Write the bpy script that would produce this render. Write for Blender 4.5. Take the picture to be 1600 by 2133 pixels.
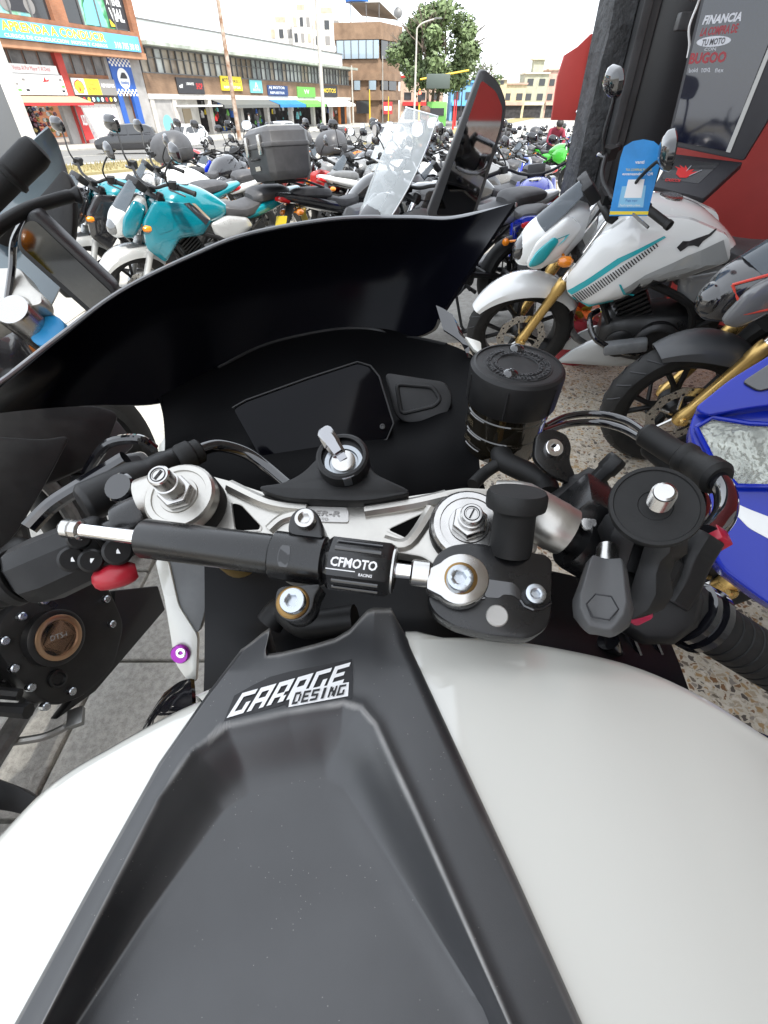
import bpy, bmesh, math, random
from mathutils import Vector as V, Matrix as MX
random.seed(7)
for _o in list(bpy.data.objects): bpy.data.objects.remove(_o)
SC = bpy.context.scene
COL = SC.collection
PI = math.pi
rad = math.radians

# ------------------------------------------------------------------ camera
FPX, PITCH, EYE = 985.0, rad(40.9), V((0, 0, 1.3))       # focal length in photo pixels (1600 wide)
cd = bpy.data.cameras.new('camera'); co = bpy.data.objects.new('camera', cd); COL.objects.link(co)
co.location = EYE; co.rotation_euler = (PI/2-PITCH, 0, 0)
cd.sensor_fit = 'HORIZONTAL'; cd.sensor_width = 36; cd.lens = 36*FPX/1600
cd.clip_start = .01; cd.clip_end = 3000
SC.camera = co
SC.render.resolution_x, SC.render.resolution_y = 768, 1024

# ------------------------------------------------------------------ sky, sun, exposure
SUN_EL, SUN_AZ = rad(55), rad(150)          # azimuth from +Y towards +X
w = bpy.data.worlds.new('World'); SC.world = w; w.use_nodes = True
nt = w.node_tree; nt.nodes.clear()
sky = nt.nodes.new('ShaderNodeTexSky'); sky.sky_type = 'NISHITA'; sky.sun_disc = False
sky.sun_elevation = SUN_EL; sky.sun_rotation = SUN_AZ; sky.air_density = 1.0; sky.dust_density = 1.5
mx = nt.nodes.new('ShaderNodeMix'); mx.data_type = 'RGBA'
mx.inputs[0].default_value = .85; mx.inputs[7].default_value = (5.3, 5.55, 5.85, 1)      # bright even cloud veil
bg = nt.nodes.new('ShaderNodeBackground'); bg.inputs[1].default_value = .15
out = nt.nodes.new('ShaderNodeOutputWorld')
nt.links.new(sky.outputs[0], mx.inputs[6])
nt.links.new(mx.outputs[2], bg.inputs[0]); nt.links.new(bg.outputs[0], out.inputs[0])
sd = bpy.data.lights.new('sun', 'SUN'); sd.energy = 2.6; sd.angle = rad(5); sd.color = (1, .965, .9)
so = bpy.data.objects.new('sun', sd); COL.objects.link(so)
SUNV = V((math.sin(SUN_AZ)*math.cos(SUN_EL), math.cos(SUN_AZ)*math.cos(SUN_EL), math.sin(SUN_EL)))
so.rotation_euler = SUNV.to_track_quat('Z', 'Y').to_euler(); so.location = (0, 0, 30)
SC.view_settings.view_transform = 'Standard'; SC.view_settings.look = 'None'
SC.view_settings.gamma = 1; SC.view_settings.exposure = 1.5

# ------------------------------------------------------------------ measuring helpers (photo pixel -> point in the place)
FW = V((0, math.cos(PITCH), -math.sin(PITCH))); UP = V((0, math.sin(PITCH), math.cos(PITCH)))
def ray(x, y): return FW + V((1, 0, 0))*((x-800)/FPX) + UP*((1066.5-y)/FPX)
def Wd(x, y, d): return EYE + ray(x, y)*d
def Wz(x, y, z):
    r = ray(x, y); return EYE + r*((z-EYE.z)/r.z)
def Wy(x, y, Y):
    r = ray(x, y); return EYE + r*(Y/r.y)
class Plane:
    def __init__(s, o, n, ex=None):
        s.o = V(o); s.n = V(n).normalized(); ex = V(ex or (1, 0, 0)); s.ex = (ex - s.n*ex.dot(s.n)).normalized(); s.ey = s.n.cross(s.ex)
    def hit(s, x, y, h=0):
        r = ray(x, y); return EYE + r*((s.o + s.n*h - EYE).dot(s.n)/r.dot(s.n))
    def pt(s, a, b, h=0): return s.o + s.ex*a + s.ey*b + s.n*h

# ------------------------------------------------------------------ materials
MATS = {}
def mat(name, col=(.5, .5, .5), rough=.5, metal=0, coat=0, noise=None, bump=None, emit=None, trans=0, alpha=1, spec=.5, rnoise=None, col2=None, dust=0):
    if name in MATS: return MATS[name]
    m = bpy.data.materials.new(name); m.use_nodes = True; N = m.node_tree.nodes; L = m.node_tree.links
    b = N['Principled BSDF']; b.inputs['Base Color'].default_value = (*col, 1); b.inputs['Roughness'].default_value = rough
    b.inputs['Metallic'].default_value = metal; b.inputs['Specular IOR Level'].default_value = spec
    b.inputs['Coat Weight'].default_value = coat; b.inputs['Coat Roughness'].default_value = .04
    b.inputs['Transmission Weight'].default_value = trans; b.inputs['Alpha'].default_value = alpha
    if emit: b.inputs['Emission Color'].default_value = (*emit[0], 1); b.inputs['Emission Strength'].default_value = emit[1]
    tc = N.new('ShaderNodeTexCoord')
    def nz(scale, detail=5, rough=.6):
        n = N.new('ShaderNodeTexNoise'); n.inputs['Scale'].default_value = scale; n.inputs['Detail'].default_value = detail; n.inputs['Roughness'].default_value = rough
        L.new(tc.outputs['Object'], n.inputs['Vector']); return n
    if noise:
        n = nz(noise[0]); r = N.new('ShaderNodeValToRGB'); k = noise[1]
        c2 = col2 or tuple(max(0, c*(1-k)) for c in col); c1 = col if col2 else tuple(min(1, c*(1+k)) for c in col)
        r.color_ramp.elements[0].position = .35; r.color_ramp.elements[1].position = .65
        r.color_ramp.elements[0].color = (*c2, 1); r.color_ramp.elements[1].color = (*c1, 1)
        L.new(n.outputs[0], r.inputs[0]); L.new(r.outputs[0], b.inputs['Base Color'])
    if rnoise:
        n = nz(rnoise[0], 6); mr = N.new('ShaderNodeMapRange'); mr.inputs[1].default_value = .3; mr.inputs[2].default_value = .7
        mr.inputs[3].default_value = max(0, rough-rnoise[1]); mr.inputs[4].default_value = min(1, rough+rnoise[1])
        L.new(n.outputs[0], mr.inputs[0]); L.new(mr.outputs[0], b.inputs['Roughness'])
    if bump:
        n = nz(bump[0], 3); bp = N.new('ShaderNodeBump'); bp.inputs['Strength'].default_value = bump[1]; bp.inputs['Distance'].default_value = bump[2] if len(bump) > 2 else .002
        L.new(n.outputs[0], bp.inputs['Height']); L.new(bp.outputs[0], b.inputs['Normal'])
    if dust:
        # fine settled dust specks
        n = N.new('ShaderNodeTexVoronoi'); n.inputs['Scale'].default_value = 420; L.new(tc.outputs['Object'], n.inputs['Vector'])
        lt = N.new('ShaderNodeMath'); lt.operation = 'LESS_THAN'; lt.inputs[1].default_value = dust; L.new(n.outputs['Distance'], lt.inputs[0])
        n2 = nz(35); gt = N.new('ShaderNodeMath'); gt.operation = 'GREATER_THAN'; gt.inputs[1].default_value = .53; L.new(n2.outputs[0], gt.inputs[0])
        mu = N.new('ShaderNodeMath'); mu.operation = 'MULTIPLY'; L.new(lt.outputs[0], mu.inputs[0]); L.new(gt.outputs[0], mu.inputs[1])
        mm = N.new('ShaderNodeMix'); mm.data_type = 'RGBA'; L.new(mu.outputs[0], mm.inputs[0])
        src = b.inputs['Base Color'].links[0].from_socket if b.inputs['Base Color'].links else None
        if src: L.new(src, mm.inputs[6])
        else: mm.inputs[6].default_value = (*col, 1)
        mm.inputs[7].default_value = (.42, .40, .36, 1); L.new(mm.outputs[2], b.inputs['Base Color'])
    MATS[name] = m; return m
def paint(c, rough=.25, name=None): return mat(name or 'paint_%02x%02x%02x' % tuple(int(v*255) for v in c), c, rough, 0, 1, rnoise=(14, .06))
def glass(name, col=(.9, .95, .95), rough=.03, alpha=.25):
    return mat(name, col, rough, 0, 0, alpha=alpha, spec=.6)
white_paint = mat('pearl_white_paint', (.65, .645, .595), .3, 0, 1, rnoise=(3, .04), dust=.02)
satin = mat('satin_black_plastic', (.034, .0355, .039), .42, spec=.7, noise=(9, .25), bump=(1500, .10, .0004), rnoise=(16, .07), dust=.055)
def ridge_highlight(m, col):  # lighter colour painted along convex ridges in place of their highlight
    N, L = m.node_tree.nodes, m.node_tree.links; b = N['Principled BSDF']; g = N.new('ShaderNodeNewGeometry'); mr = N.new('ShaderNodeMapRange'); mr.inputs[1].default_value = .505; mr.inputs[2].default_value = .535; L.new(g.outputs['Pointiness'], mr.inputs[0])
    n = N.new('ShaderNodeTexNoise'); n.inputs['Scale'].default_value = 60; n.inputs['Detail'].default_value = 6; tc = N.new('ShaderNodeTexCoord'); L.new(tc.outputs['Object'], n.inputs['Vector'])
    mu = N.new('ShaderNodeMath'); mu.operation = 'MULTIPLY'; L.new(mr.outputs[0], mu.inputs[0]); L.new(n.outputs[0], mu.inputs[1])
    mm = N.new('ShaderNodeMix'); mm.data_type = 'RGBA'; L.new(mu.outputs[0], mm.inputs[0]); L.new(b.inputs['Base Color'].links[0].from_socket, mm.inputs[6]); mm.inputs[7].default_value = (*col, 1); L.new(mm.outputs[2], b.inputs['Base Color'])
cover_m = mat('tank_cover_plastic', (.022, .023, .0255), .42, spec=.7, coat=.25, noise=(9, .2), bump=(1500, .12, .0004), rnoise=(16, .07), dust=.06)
cover_m.node_tree.nodes['Principled BSDF'].inputs['Coat Roughness'].default_value = .33; ridge_highlight(cover_m, (.30, .29, .275))
matte = mat('matte_black', (.009, .009, .0095), .5, spec=.38, noise=(30, .3), bump=(900, .2, .0004), rnoise=(25, .1))
rubber = mat('black_rubber', (.011, .011, .011), .6, spec=.35, noise=(20, .3), bump=(500, .2, .0006))
gloss = mat('gloss_black', (.006, .006, .008), .08, coat=1, rnoise=(9, .03))
smoke = mat('dark_smoke_screen', (.0018, .0019, .0035), .22, spec=.09, rnoise=(5, .04))
anod = mat('black_anodised_metal', (.006, .006, .0065), .27, metal=.0, spec=.55, rnoise=(40, .06), bump=(2500, .05, .0002), dust=.03)
cast = mat('silver_cast_metal', (.50, .485, .45), .35, metal=.88, noise=(60, .06), bump=(900, .16, .0005), rnoise=(30, .06))
steel = mat('brushed_steel', (.50, .49, .475), .24, metal=1, rnoise=(60, .08), bump=(300, .04, .0003))
chrome = mat('chrome', (.85, .85, .86), .07, metal=1, rnoise=(30, .03))
zinc = mat('zinc_bolt', (.44, .47, .50), .26, metal=1, rnoise=(120, .1))
gold = mat('gold_fork', (.60, .40, .14), .3, metal=.8, rnoise=(20, .08))
brass = mat('brass_washer', (.26, .16, .06), .4, metal=.9)
engine_m = mat('engine_black', (.010, .010, .0105), .38, spec=.4, noise=(18, .4), bump=(300, .15, .0006), rnoise=(15, .12))
engine_g = mat('engine_grey', (.20, .20, .20), .4, metal=.6, noise=(22, .3), bump=(300, .15, .0006))
grey_plastic = mat('grey_plastic', (.13, .135, .14), .5, noise=(20, .15), bump=(900, .12, .0004))
silver_paint = mat('silver_paint', (.42, .43, .43), .32, metal=.35, coat=.8, rnoise=(10, .06))
mirror_m = mat('mirror_glass', (.75, .76, .78), .03, metal=1)
red_lens = mat('red_lens', (.45, .01, .012), .12, coat=1)
amber = mat('amber_lens', (.75, .22, .01), .15, coat=1)
clear_lens = mat('clear_lens', (.75, .77, .78), .06, coat=1, metal=.4)
seat_m = mat('seat_vinyl', (.045, .045, .048), .55, noise=(14, .2), bump=(700, .25, .0006))
clear_screen = glass('clear_screen', (.80, .85, .86), .04, .30)
smoke_screen = glass('smoke_windscreen', (.06, .075, .09), .05, .80)
plate_y = mat('plate_yellow', (.75, .55, .03), .45)
white_paint.node_tree.nodes['Principled BSDF'].inputs['Coat IOR'].default_value = 1.75
white_print = mat('white_print', (.8, .8, .8), .5)
black_print = mat('black_print', (.01, .01, .012), .5)

# ------------------------------------------------------------------ mesh builder
class MB:
    def __init__(s): s.v = []; s.f = []
    def add(s, vs, fs):
        o = len(s.v); s.v += [V(p) for p in vs]; s.f += [tuple(i+o for i in f) for f in fs]; return s
    def box(s, c, sz, R=None):
        c = V(c); h = [V((a*sz[0]/2, b*sz[1]/2, d*sz[2]/2)) for a in (-1, 1) for b in (-1, 1) for d in (-1, 1)]
        if R is not None: h = [R @ p for p in h]
        return s.add([c+p for p in h], [(0, 1, 3, 2), (4, 6, 7, 5), (0, 4, 5, 1), (2, 3, 7, 6), (0, 2, 6, 4), (1, 5, 7, 3)])
    def rings(s, rs, closed=True, caps=True):
        n = len(rs[0]); o = len(s.v)
        for r in rs: s.v += [V(p) for p in r]
        for i in range(len(rs)-1):
            for j in range(n if closed else n-1):
                k = (j+1) % n; s.f.append((o+i*n+j, o+i*n+k, o+(i+1)*n+k, o+(i+1)*n+j))
        if caps and closed:
            s.f.append(tuple(o+j for j in reversed(range(n)))); s.f.append(tuple(o+(len(rs)-1)*n+j for j in range(n)))
        return s
    def tube(s, pts, r, n=10, caps=True):
        pts = [V(p) for p in pts]; rr = r if isinstance(r, (list, tuple)) else [r]*len(pts); rs = []; prev = None
        for i, p in enumerate(pts):
            t = (pts[min(i+1, len(pts)-1)]-pts[max(i-1, 0)]).normalized()
            a = prev if prev else (V((0, 0, 1)) if abs(t.z) < .9 else V((1, 0, 0)))
            u = (a - t*a.dot(t)).normalized(); prev = u; q = t.cross(u)
            rs.append([p+(u*math.cos(2*PI*j/n)+q*math.sin(2*PI*j/n))*rr[i] for j in range(n)])
        return s.rings(rs, True, caps)
    def lathe(s, o, ax, prof, n=32, caps=True, rot=0, ref=None):
        o = V(o); ax = V(ax).normalized(); a = V(ref) if ref else (V((0, 0, 1)) if abs(ax.z) < .9 else V((1, 0, 0)))
        u = (a-ax*a.dot(ax)).normalized(); q = ax.cross(u)
        return s.rings([[o+ax*h+(u*math.cos(rot+2*PI*j/n)+q*math.sin(rot+2*PI*j/n))*r for j in range(n)] for r, h in prof], True, caps)
    def grid(s, P, closed=False):
        return s.rings(P, closed, False)
def smooth_pts(pts, k=6, closed=False):
    pts = [V(p) for p in pts]; n = len(pts); o = []
    rng = n if closed else n-1
    for i in range(rng):
        g = (lambda j: pts[j % n]) if closed else (lambda j: pts[max(0, min(n-1, j))])
        p0, p1, p2, p3 = g(i-1), g(i), g(i+1), g(i+2)
        for q in range(k):
            t = q/k; o.append(.5*((2*p1)+(p2-p0)*t+(2*p0-5*p1+4*p2-p3)*t*t+(3*p1-p0-3*p2+p3)*t*t*t))
    if not closed: o.append(pts[-1])
    return o
def mesh_of(mb, name='mesh', ang=35, bevel=0, seg=2, solid=0, smooth=True, fix=True):
    me = bpy.data.meshes.new(name); me.from_pydata(mb.v, [], mb.f)
    bm = bmesh.new(); bm.from_mesh(me)
    if fix: bmesh.ops.recalc_face_normals(bm, faces=bm.faces)
    if solid:
        bm.normal_update()
        bmesh.ops.solidify(bm, geom=bm.faces[:], thickness=solid)
    if bevel:
        bmesh.ops.remove_doubles(bm, verts=bm.verts, dist=max(2e-5, bevel*.12))
        bk = bm.copy(); ctr = [sum(v.co[i] for v in bm.verts)/len(bm.verts) for i in range(3)]; lim = max((v.co-V(ctr)).length for v in bm.verts)*1.02
        es = [e for e in bm.edges if len(e.link_faces) == 2 and e.calc_face_angle(0) > rad(40)]
        bmesh.ops.bevel(bm, geom=es, offset=bevel, segments=seg, profile=.5, affect='EDGES', clamp_overlap=True)
        if max((v.co-V(ctr)).length for v in bm.verts) > lim: bm.free(); bm = bk
        else: bk.free()
    bm.to_mesh(me); bm.free()
    if smooth:
        me.shade_smooth(); me.set_sharp_from_angle(angle=rad(ang))
    return me
def link(name, me, m=None, parent=None, mtx=None):
    o = bpy.data.objects.new(name, me); COL.objects.link(o)
    if parent: o.parent = parent
    if mtx is not None: o.matrix_local = mtx
    if m is not None and me is not None:
        if not me.materials: me.materials.append(m)
        o.material_slots[0].link = 'OBJECT'; o.material_slots[0].material = m
    return o
def O(name, mb, m, parent=None, **k):
    return link(name, mesh_of(mb, name, **k), m, parent)
def tag(o, label=None, cat=None, group=None, kind=None):
    for a, b in (('label', label), ('category', cat), ('group', group), ('kind', kind)):
        if b: o[a] = b
    return o
def thing(name, label, cat, loc=(0, 0, 0), rz=0, group=None):
    o = bpy.data.objects.new(name, None); COL.objects.link(o); o.location = loc; o.rotation_euler = (0, 0, rz); o.empty_display_size = .1
    return tag(o, label, cat, group)
def prism(mb, outline, n, h):
    """outline: 3D points in a plane, extruded by -n*h"""
    n = V(n).normalized()*h; a = [V(p) for p in outline]
    return mb.rings([[p-n for p in a], a])
def rounded(pts, r, k=4):
    """round the corners of a closed 2D/3D outline"""
    P = [V(p) for p in pts]; o = []; n = len(P)
    for i in range(n):
        a, b, c = P[i-1], P[i], P[(i+1) % n]
        la, lc = (a-b).length, (c-b).length; q = min(r, la*.45, lc*.45)
        p, s = b+(a-b)/la*q, b+(c-b)/lc*q
        for j in range(k+1):
            t = j/k; o.append(p*(1-t)**2+b*2*t*(1-t)+s*t*t)
    return o
def text_mesh(txt, bold=0.0, shear=0.0, space=1.0, extrude=0):
    """flat text normalised to x 0..1, y 0..1 ; returns verts, faces, aspect"""
    c = bpy.data.curves.new('t', 'FONT'); c.body = txt; c.offset = bold; c.shear = shear; c.space_character = space; c.resolution_u = 2; c.fill_mode = 'FRONT'
    o = bpy.data.objects.new('t', c); COL.objects.link(o)
    dg = bpy.context.evaluated_depsgraph_get(); me = bpy.data.meshes.new_from_object(o.evaluated_get(dg))
    vs = [v.co.copy() for v in me.vertices]; fs = [tuple(p.vertices) for p in me.polygons]
    bpy.data.objects.remove(o); bpy.data.curves.remove(c); bpy.data.meshes.remove(me)
    x0, x1 = min(v.x for v in vs), max(v.x for v in vs); y0, y1 = min(v.y for v in vs), max(v.y for v in vs)
    return [((v.x-x0)/(x1-x0), (v.y-y0)/(y1-y0)) for v in vs], fs, (x1-x0)/(y1-y0)
def text_on(name, txt, m, fn, parent=None, **k):
    """fn(u,v)->3D ; u,v in 0..1, (0,0) lower left"""
    vs, fs, a = text_mesh(txt, **k); mb = MB(); mb.add([fn(*p) for p in vs], fs)
    return O(name, mb, m, parent, smooth=False, fix=False)
def quad_fn(tl, tr, br, bl):
    tl, tr, br, bl = map(V, (tl, tr, br, bl))
    return lambda u, v: (bl*(1-u)+br*u)*(1-v)+(tl*(1-u)+tr*u)*v
def interp(tab, x):
    if x <= tab[0][0]: return tab[0][1]
    for (a, p), (b, q) in zip(tab, tab[1:]):
        if x <= b: return p+(q-p)*(x-a)/(b-a)
    return tab[-1][1]
# ================================================================== THE SETTING
def node_mat(name, build, rough=.8):
    m = bpy.data.materials.new(name); m.use_nodes = True; N = m.node_tree.nodes; L = m.node_tree.links; b = N['Principled BSDF']; b.inputs['Roughness'].default_value = rough
    tc = N.new('ShaderNodeTexCoord'); build(N, L, b, tc.outputs['Object']); MATS[name] = m; return m
def ramp(N, L, src, stops, const=False):
    r = N.new('ShaderNodeValToRGB'); r.color_ramp.interpolation = 'CONSTANT' if const else 'LINEAR'
    while len(r.color_ramp.elements) < len(stops): r.color_ramp.elements.new(.5)
    for e, (p, c) in zip(r.color_ramp.elements, stops): e.position = p; e.color = (*c, 1)
    L.new(src, r.inputs[0]); return r.outputs[0]
def tex(N, L, kind, vec, **k):
    n = N.new('ShaderNodeTex'+kind)
    for a, b in k.items():
        if a in n.inputs: n.inputs[a].default_value = b
        else: setattr(n, a, b)
    L.new(vec, n.inputs['Vector']); return n
def mixc(N, L, f, a, b, mode='MIX'):
    m = N.new('ShaderNodeMix'); m.data_type = 'RGBA'; m.blend_type = mode
    for i, x in ((0, f), (6, a), (7, b)):
        if hasattr(x, 'links'): L.new(x, m.inputs[i])
        elif isinstance(x, tuple): m.inputs[i].default_value = (*x, 1)
        else: m.inputs[i].default_value = x
    return m.outputs[2]
def _terrazzo(N, L, b, v):
    w_ = tex(N, L, 'Noise', v, Scale=40., Detail=2.)
    wv = N.new('ShaderNodeMix'); wv.data_type = 'RGBA'; wv.blend_type = 'LINEAR_LIGHT'; wv.inputs[0].default_value = .012; L.new(v, wv.inputs[6]); L.new(w_.outputs['Color'], wv.inputs[7]); vv = wv.outputs[2]
    v1 = tex(N, L, 'Voronoi', vv, Scale=52.); e1 = tex(N, L, 'Voronoi', vv, Scale=52., feature='DISTANCE_TO_EDGE')
    sx = N.new('ShaderNodeSeparateColor'); L.new(v1.outputs['Color'], sx.inputs[0])
    chips = ramp(N, L, sx.outputs[0], [(0, (.22, .12, .06)), (.14, (.36, .24, .12)), (.30, (.10, .085, .075)), (.42, (.40, .33, .24)), (.58, (.26, .23, .20)), (.70, (.62, .57, .49)), (.86, (.16, .13, .10)), (.93, (.45, .30, .16))], True)
    th = N.new('ShaderNodeMapRange'); L.new(sx.outputs[1], th.inputs[0]); th.inputs[3].default_value = .03; th.inputs[4].default_value = .30
    gt = N.new('ShaderNodeMath'); gt.operation = 'GREATER_THAN'; L.new(e1.outputs['Distance'], gt.inputs[0]); L.new(th.outputs[0], gt.inputs[1])
    v2 = tex(N, L, 'Voronoi', vv, Scale=130.); s2 = N.new('ShaderNodeSeparateColor'); L.new(v2.outputs['Color'], s2.inputs[0])
    small = ramp(N, L, s2.outputs[0], [(0, (.46, .42, .35)), (.45, (.40, .35, .27)), (.62, (.26, .20, .13)), (.75, (.50, .47, .41)), (.92, (.16, .13, .10))], True)
    base = mixc(N, L, .5, (.60, .55, .46), small)
    n3 = tex(N, L, 'Noise', v, Scale=1.4, Detail=4.); st_ = ramp(N, L, n3.outputs[0], [(.3, (.72, .70, .67)), (.7, (1, 1, 1))])
    c = mixc(N, L, gt.outputs[0], base, chips); c = mixc(N, L, 1.0, c, st_, 'MULTIPLY'); L.new(c, b.inputs['Base Color']); b.inputs['Roughness'].default_value = .38
terrazzo = node_mat('terrazzo', _terrazzo)
def ground_mat(name, c1, c2, c3, sc=1.0, rough=.85, bump=.3):
    def f(N, L, b, v):
        a = tex(N, L, 'Noise', v, Scale=1.1*sc, Detail=6.); d = tex(N, L, 'Noise', v, Scale=38.*sc, Detail=4.); e = tex(N, L, 'Voronoi', v, Scale=160.*sc)
        x = ramp(N, L, a.outputs[0], [(.3, c1), (.7, c2)]); y = ramp(N, L, d.outputs[0], [(.36, c3), (.62, c2)]); z = mixc(N, L, .45, x, y)
        g = ramp(N, L, e.outputs['Distance'], [(0, (.75, .75, .75)), (.5, (1.05, 1.05, 1.05))]); z = mixc(N, L, 1.0, z, g, 'MULTIPLY'); L.new(z, b.inputs['Base Color'])
        bp = N.new('ShaderNodeBump'); bp.inputs['Strength'].default_value = bump; bp.inputs['Distance'].default_value = .01; L.new(d.outputs[0], bp.inputs['Height']); L.new(bp.outputs[0], b.inputs['Normal'])
    return node_mat(name, f, rough)
concrete = ground_mat('worn_concrete', (.33, .315, .285), (.46, .44, .395), (.20, .19, .17), 1.6)
lot = ground_mat('paved_lot', (.26, .25, .23), (.36, .345, .31), (.2, .19, .17), .5)
asphalt = ground_mat('asphalt', (.13, .13, .125), (.19, .185, .175), (.10, .10, .098), .6)
drygrass = ground_mat('dry_grass', (.24, .20, .09), (.32, .26, .13), (.12, .13, .05), 1.2)
def brick_mat(name, c1, c2, mortar, sc=1.0):
    def f(N, L, b, v):
        mp = N.new('ShaderNodeMapping'); mp.inputs['Rotation'].default_value = (PI/2, 0, 0); L.new(v, mp.inputs[0])
        br = tex(N, L, 'Brick', mp.outputs[0], Scale=4*sc); br.inputs['Color1'].default_value = (*c1, 1); br.inputs['Color2'].default_value = (*c2, 1); br.inputs['Mortar'].default_value = (*mortar, 1); br.inputs['Mortar Size'].default_value = .02
        n = tex(N, L, 'Noise', v, Scale=.8, Detail=5.); st_ = ramp(N, L, n.outputs[0], [(.3, (.65, .62, .6)), (.7, (1.1, 1.08, 1.05))])
        L.new(mixc(N, L, 1.0, br.outputs[0], st_, 'MULTIPLY'), b.inputs['Base Color'])
    return node_mat(name, f, .85)
brick_o = brick_mat('orange_brick', (.36, .15, .075), (.30, .12, .06), (.25, .17, .12))
brick_b = brick_mat('brown_brick', (.27, .17, .105), (.23, .145, .09), (.22, .17, .13))
plaster = lambda n, c: mat(n, c, .8, noise=(1.2, .14), bump=(60, .2, .004))

def gz(Y):
    return interp([(3.35, -.02), (3.6, -.12), (4.2, -.165), (48, -1.50), (70, -1.6), (4000, -1.6)], Y)
def sheet(name, xs, ys, zf, m, kind='structure'):
    mb = MB(); mb.grid([[V((x, y, zf(x, y))) for x in xs] for y in ys]); o = O(name, mb, m); return tag(o, kind=kind)
sheet('ground', [-1500, -200, -60, -20, -8, 0, 8, 20, 60, 200, 1500], [-40, -5, 0, 3.3, 3.35, 3.6, 4.2, 10, 20, 30, 40, 48, 70, 120, 300, 2500], lambda x, y: gz(y)-.02, lot)
# terrazzo forecourt of the shop (right) and concrete pavement slabs (left)
mb = MB(); mb.box((4.95, -.8, -.025), (10.0, 8.3, .05)); tag(O('terrazzo_floor', mb, terrazzo), kind='structure')
mb = MB(); mb.box((-4.05, -.8, -.035), (8.0, 8.3, .05)); pav = tag(O('pavement', mb, ground_mat('joint_dirt', (.15, .14, .12), (.2, .19, .165), (.1, .095, .08))), kind='structure')
sl = MB(); sl.box((0, 0, 0), (.79, .79, .03)); slm = mesh_of(sl, 'slab', bevel=.006)
for i in range(6):
    for j in range(8):
        o = link('paving_slab', slm, concrete, pav); o.location = (-.46-.8*i, -2.0+.8*j+.37*(i % 2), -.0095+random.uniform(-.003, .003)); o.rotation_euler = (random.uniform(-.004, .004), random.uniform(-.004, .004), 0)
# kerb along the seam between the two floors
mb = MB(); mb.box((-.055, -.8, -.012), (.012, 8.3, .04)); tag(O('floor_joint', mb, matte), kind='structure')

# the street runs 20 degrees to the right of straight ahead
SA = rad(20.2); SE = V((math.sin(SA), math.cos(SA), 0)); SN = V((math.cos(SA), -math.sin(SA), 0)); B0 = V((-26.72, 51.1, 0))
def FB(s, q, z=0): return B0+SE*s+SN*q+V((0, 0, z))
def strip(name, q0, q1, dz, m, s0=-70, s1=420, kind='structure', n=40):
    mb = MB(); qs = [q0, (q0+q1)/2, q1]; G = []
    for i in range(n+1):
        s = s0+(s1-s0)*(i/n)**1.4; r = []
        for q in qs: p = FB(s, q); p.z = gz(p.y)+dz; r.append(p)
        G.append(r)
    mb.grid(G)
    if dz > .05: mb.grid([[r[-1] for r in G], [r[-1]-V((0, 0, .16)) for r in G]])
    return tag(O(name, mb, m), kind=kind)
strip('far_pavement', -2, 7, .10, plaster('pale_pavement', (.36, .345, .31)))
strip('road', 7, 21, .004, asphalt)
for q in (13.9,): strip('lane_marking', q, q+.14, .010, mat('road_paint', (.62, .60, .5), .7, noise=(3, .3)))
strip('verge', 21.6, 25.5, .06, drygrass)
strip('kerb', 21.0, 21.5, .08, plaster('kerb_concrete', (.42, .41, .38)))
# clumps of dry grass on the verge
mb = MB(); R_ = random.Random(3)
for i in range(5000):
    s = R_.uniform(-30, 14); q = R_.uniform(21.8, 25.3); p = FB(s, q); p.z = gz(p.y)+.06; h = R_.uniform(.05, .2); a = R_.uniform(0, 6.28); d = V((math.cos(a), math.sin(a), 0))*.03
    mb.add([p-d, p+d, p+V((R_.uniform(-.06, .06), R_.uniform(-.06, .06), h))], [(0, 1, 2)])
tag(O('dry_grass', mb, drygrass, smooth=False), 'patchy dry grass on the verge beside the road', 'grass', kind='stuff')

def fbox(name, s0, s1, z0, z1, q0, q1, m, parent=None, bevel=0):
    mb = MB(); c = FB((s0+s1)/2, (q0+q1)/2, (z0+z1)/2); mb.box(c, (abs(q1-q0), s1-s0, z1-z0), MX.Rotation(-SA, 3, 'Z'))
    if parent:
        off = parent.matrix_world.translation if False else parent.location
        for i, p in enumerate(mb.v): mb.v[i] = p-off
    return O(name, mb, m, parent, bevel=bevel)
def ftext(txt, s0, s1, z0, z1, q, m, parent, **k):
    off = parent.location
    return text_on('lettering', txt, m, lambda u, v: FB(s0+(s1-s0)*u, q, z0+(z1-z0)*v)-off, parent, **k)
def fquad(name, pts, q, m, parent):
    mb = MB(); mb.add([FB(s, q, z)-parent.location for s, z in pts], [tuple(range(len(pts)))]); return O(name, mb, m, parent, smooth=False)
def disc(s, z, r, n=24): return [(s+r*math.cos(2*PI*i/n), z+r*math.sin(2*PI*i/n)) for i in range(n)]
G0 = -1.5
darkglass = mat('dark_window', (.03, .032, .035), .12, coat=.5); paleglass = mat('pale_window', (.30, .33, .34), .15, coat=.6, noise=(.9, .35)); shopdark = mat('shop_interior', (.035, .033, .035), .9, noise=(1.5, .5))
pw = plaster('white_wall', (.66, .65, .62)); pg = plaster('grey_wall', (.32, .31, .30)); red_p = plaster('red_column', (.45, .06, .05)); frame_d = mat('window_frame_dark', (.13, .13, .13), .5)
blue_b = mat('blue_board', (.02, .09, .36), .5, noise=(1, .1)); yell = mat('yellow_board', (.80, .62, .04), .5); redm = mat('red_board', (.55, .03, .03), .5); grn = mat('green_board', (.15, .42, .09), .5); blk = mat('black_board', (.03, .03, .035), .5); wht = mat('white_board', (.74, .75, .74), .5); tealb = mat('teal_board', (.16, .48, .50), .5); sky_b = mat('sky_blue_board', (.12, .40, .70), .5, noise=(.8, .15)); gryb = mat('grey_board', (.22, .21, .20), .5)
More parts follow.
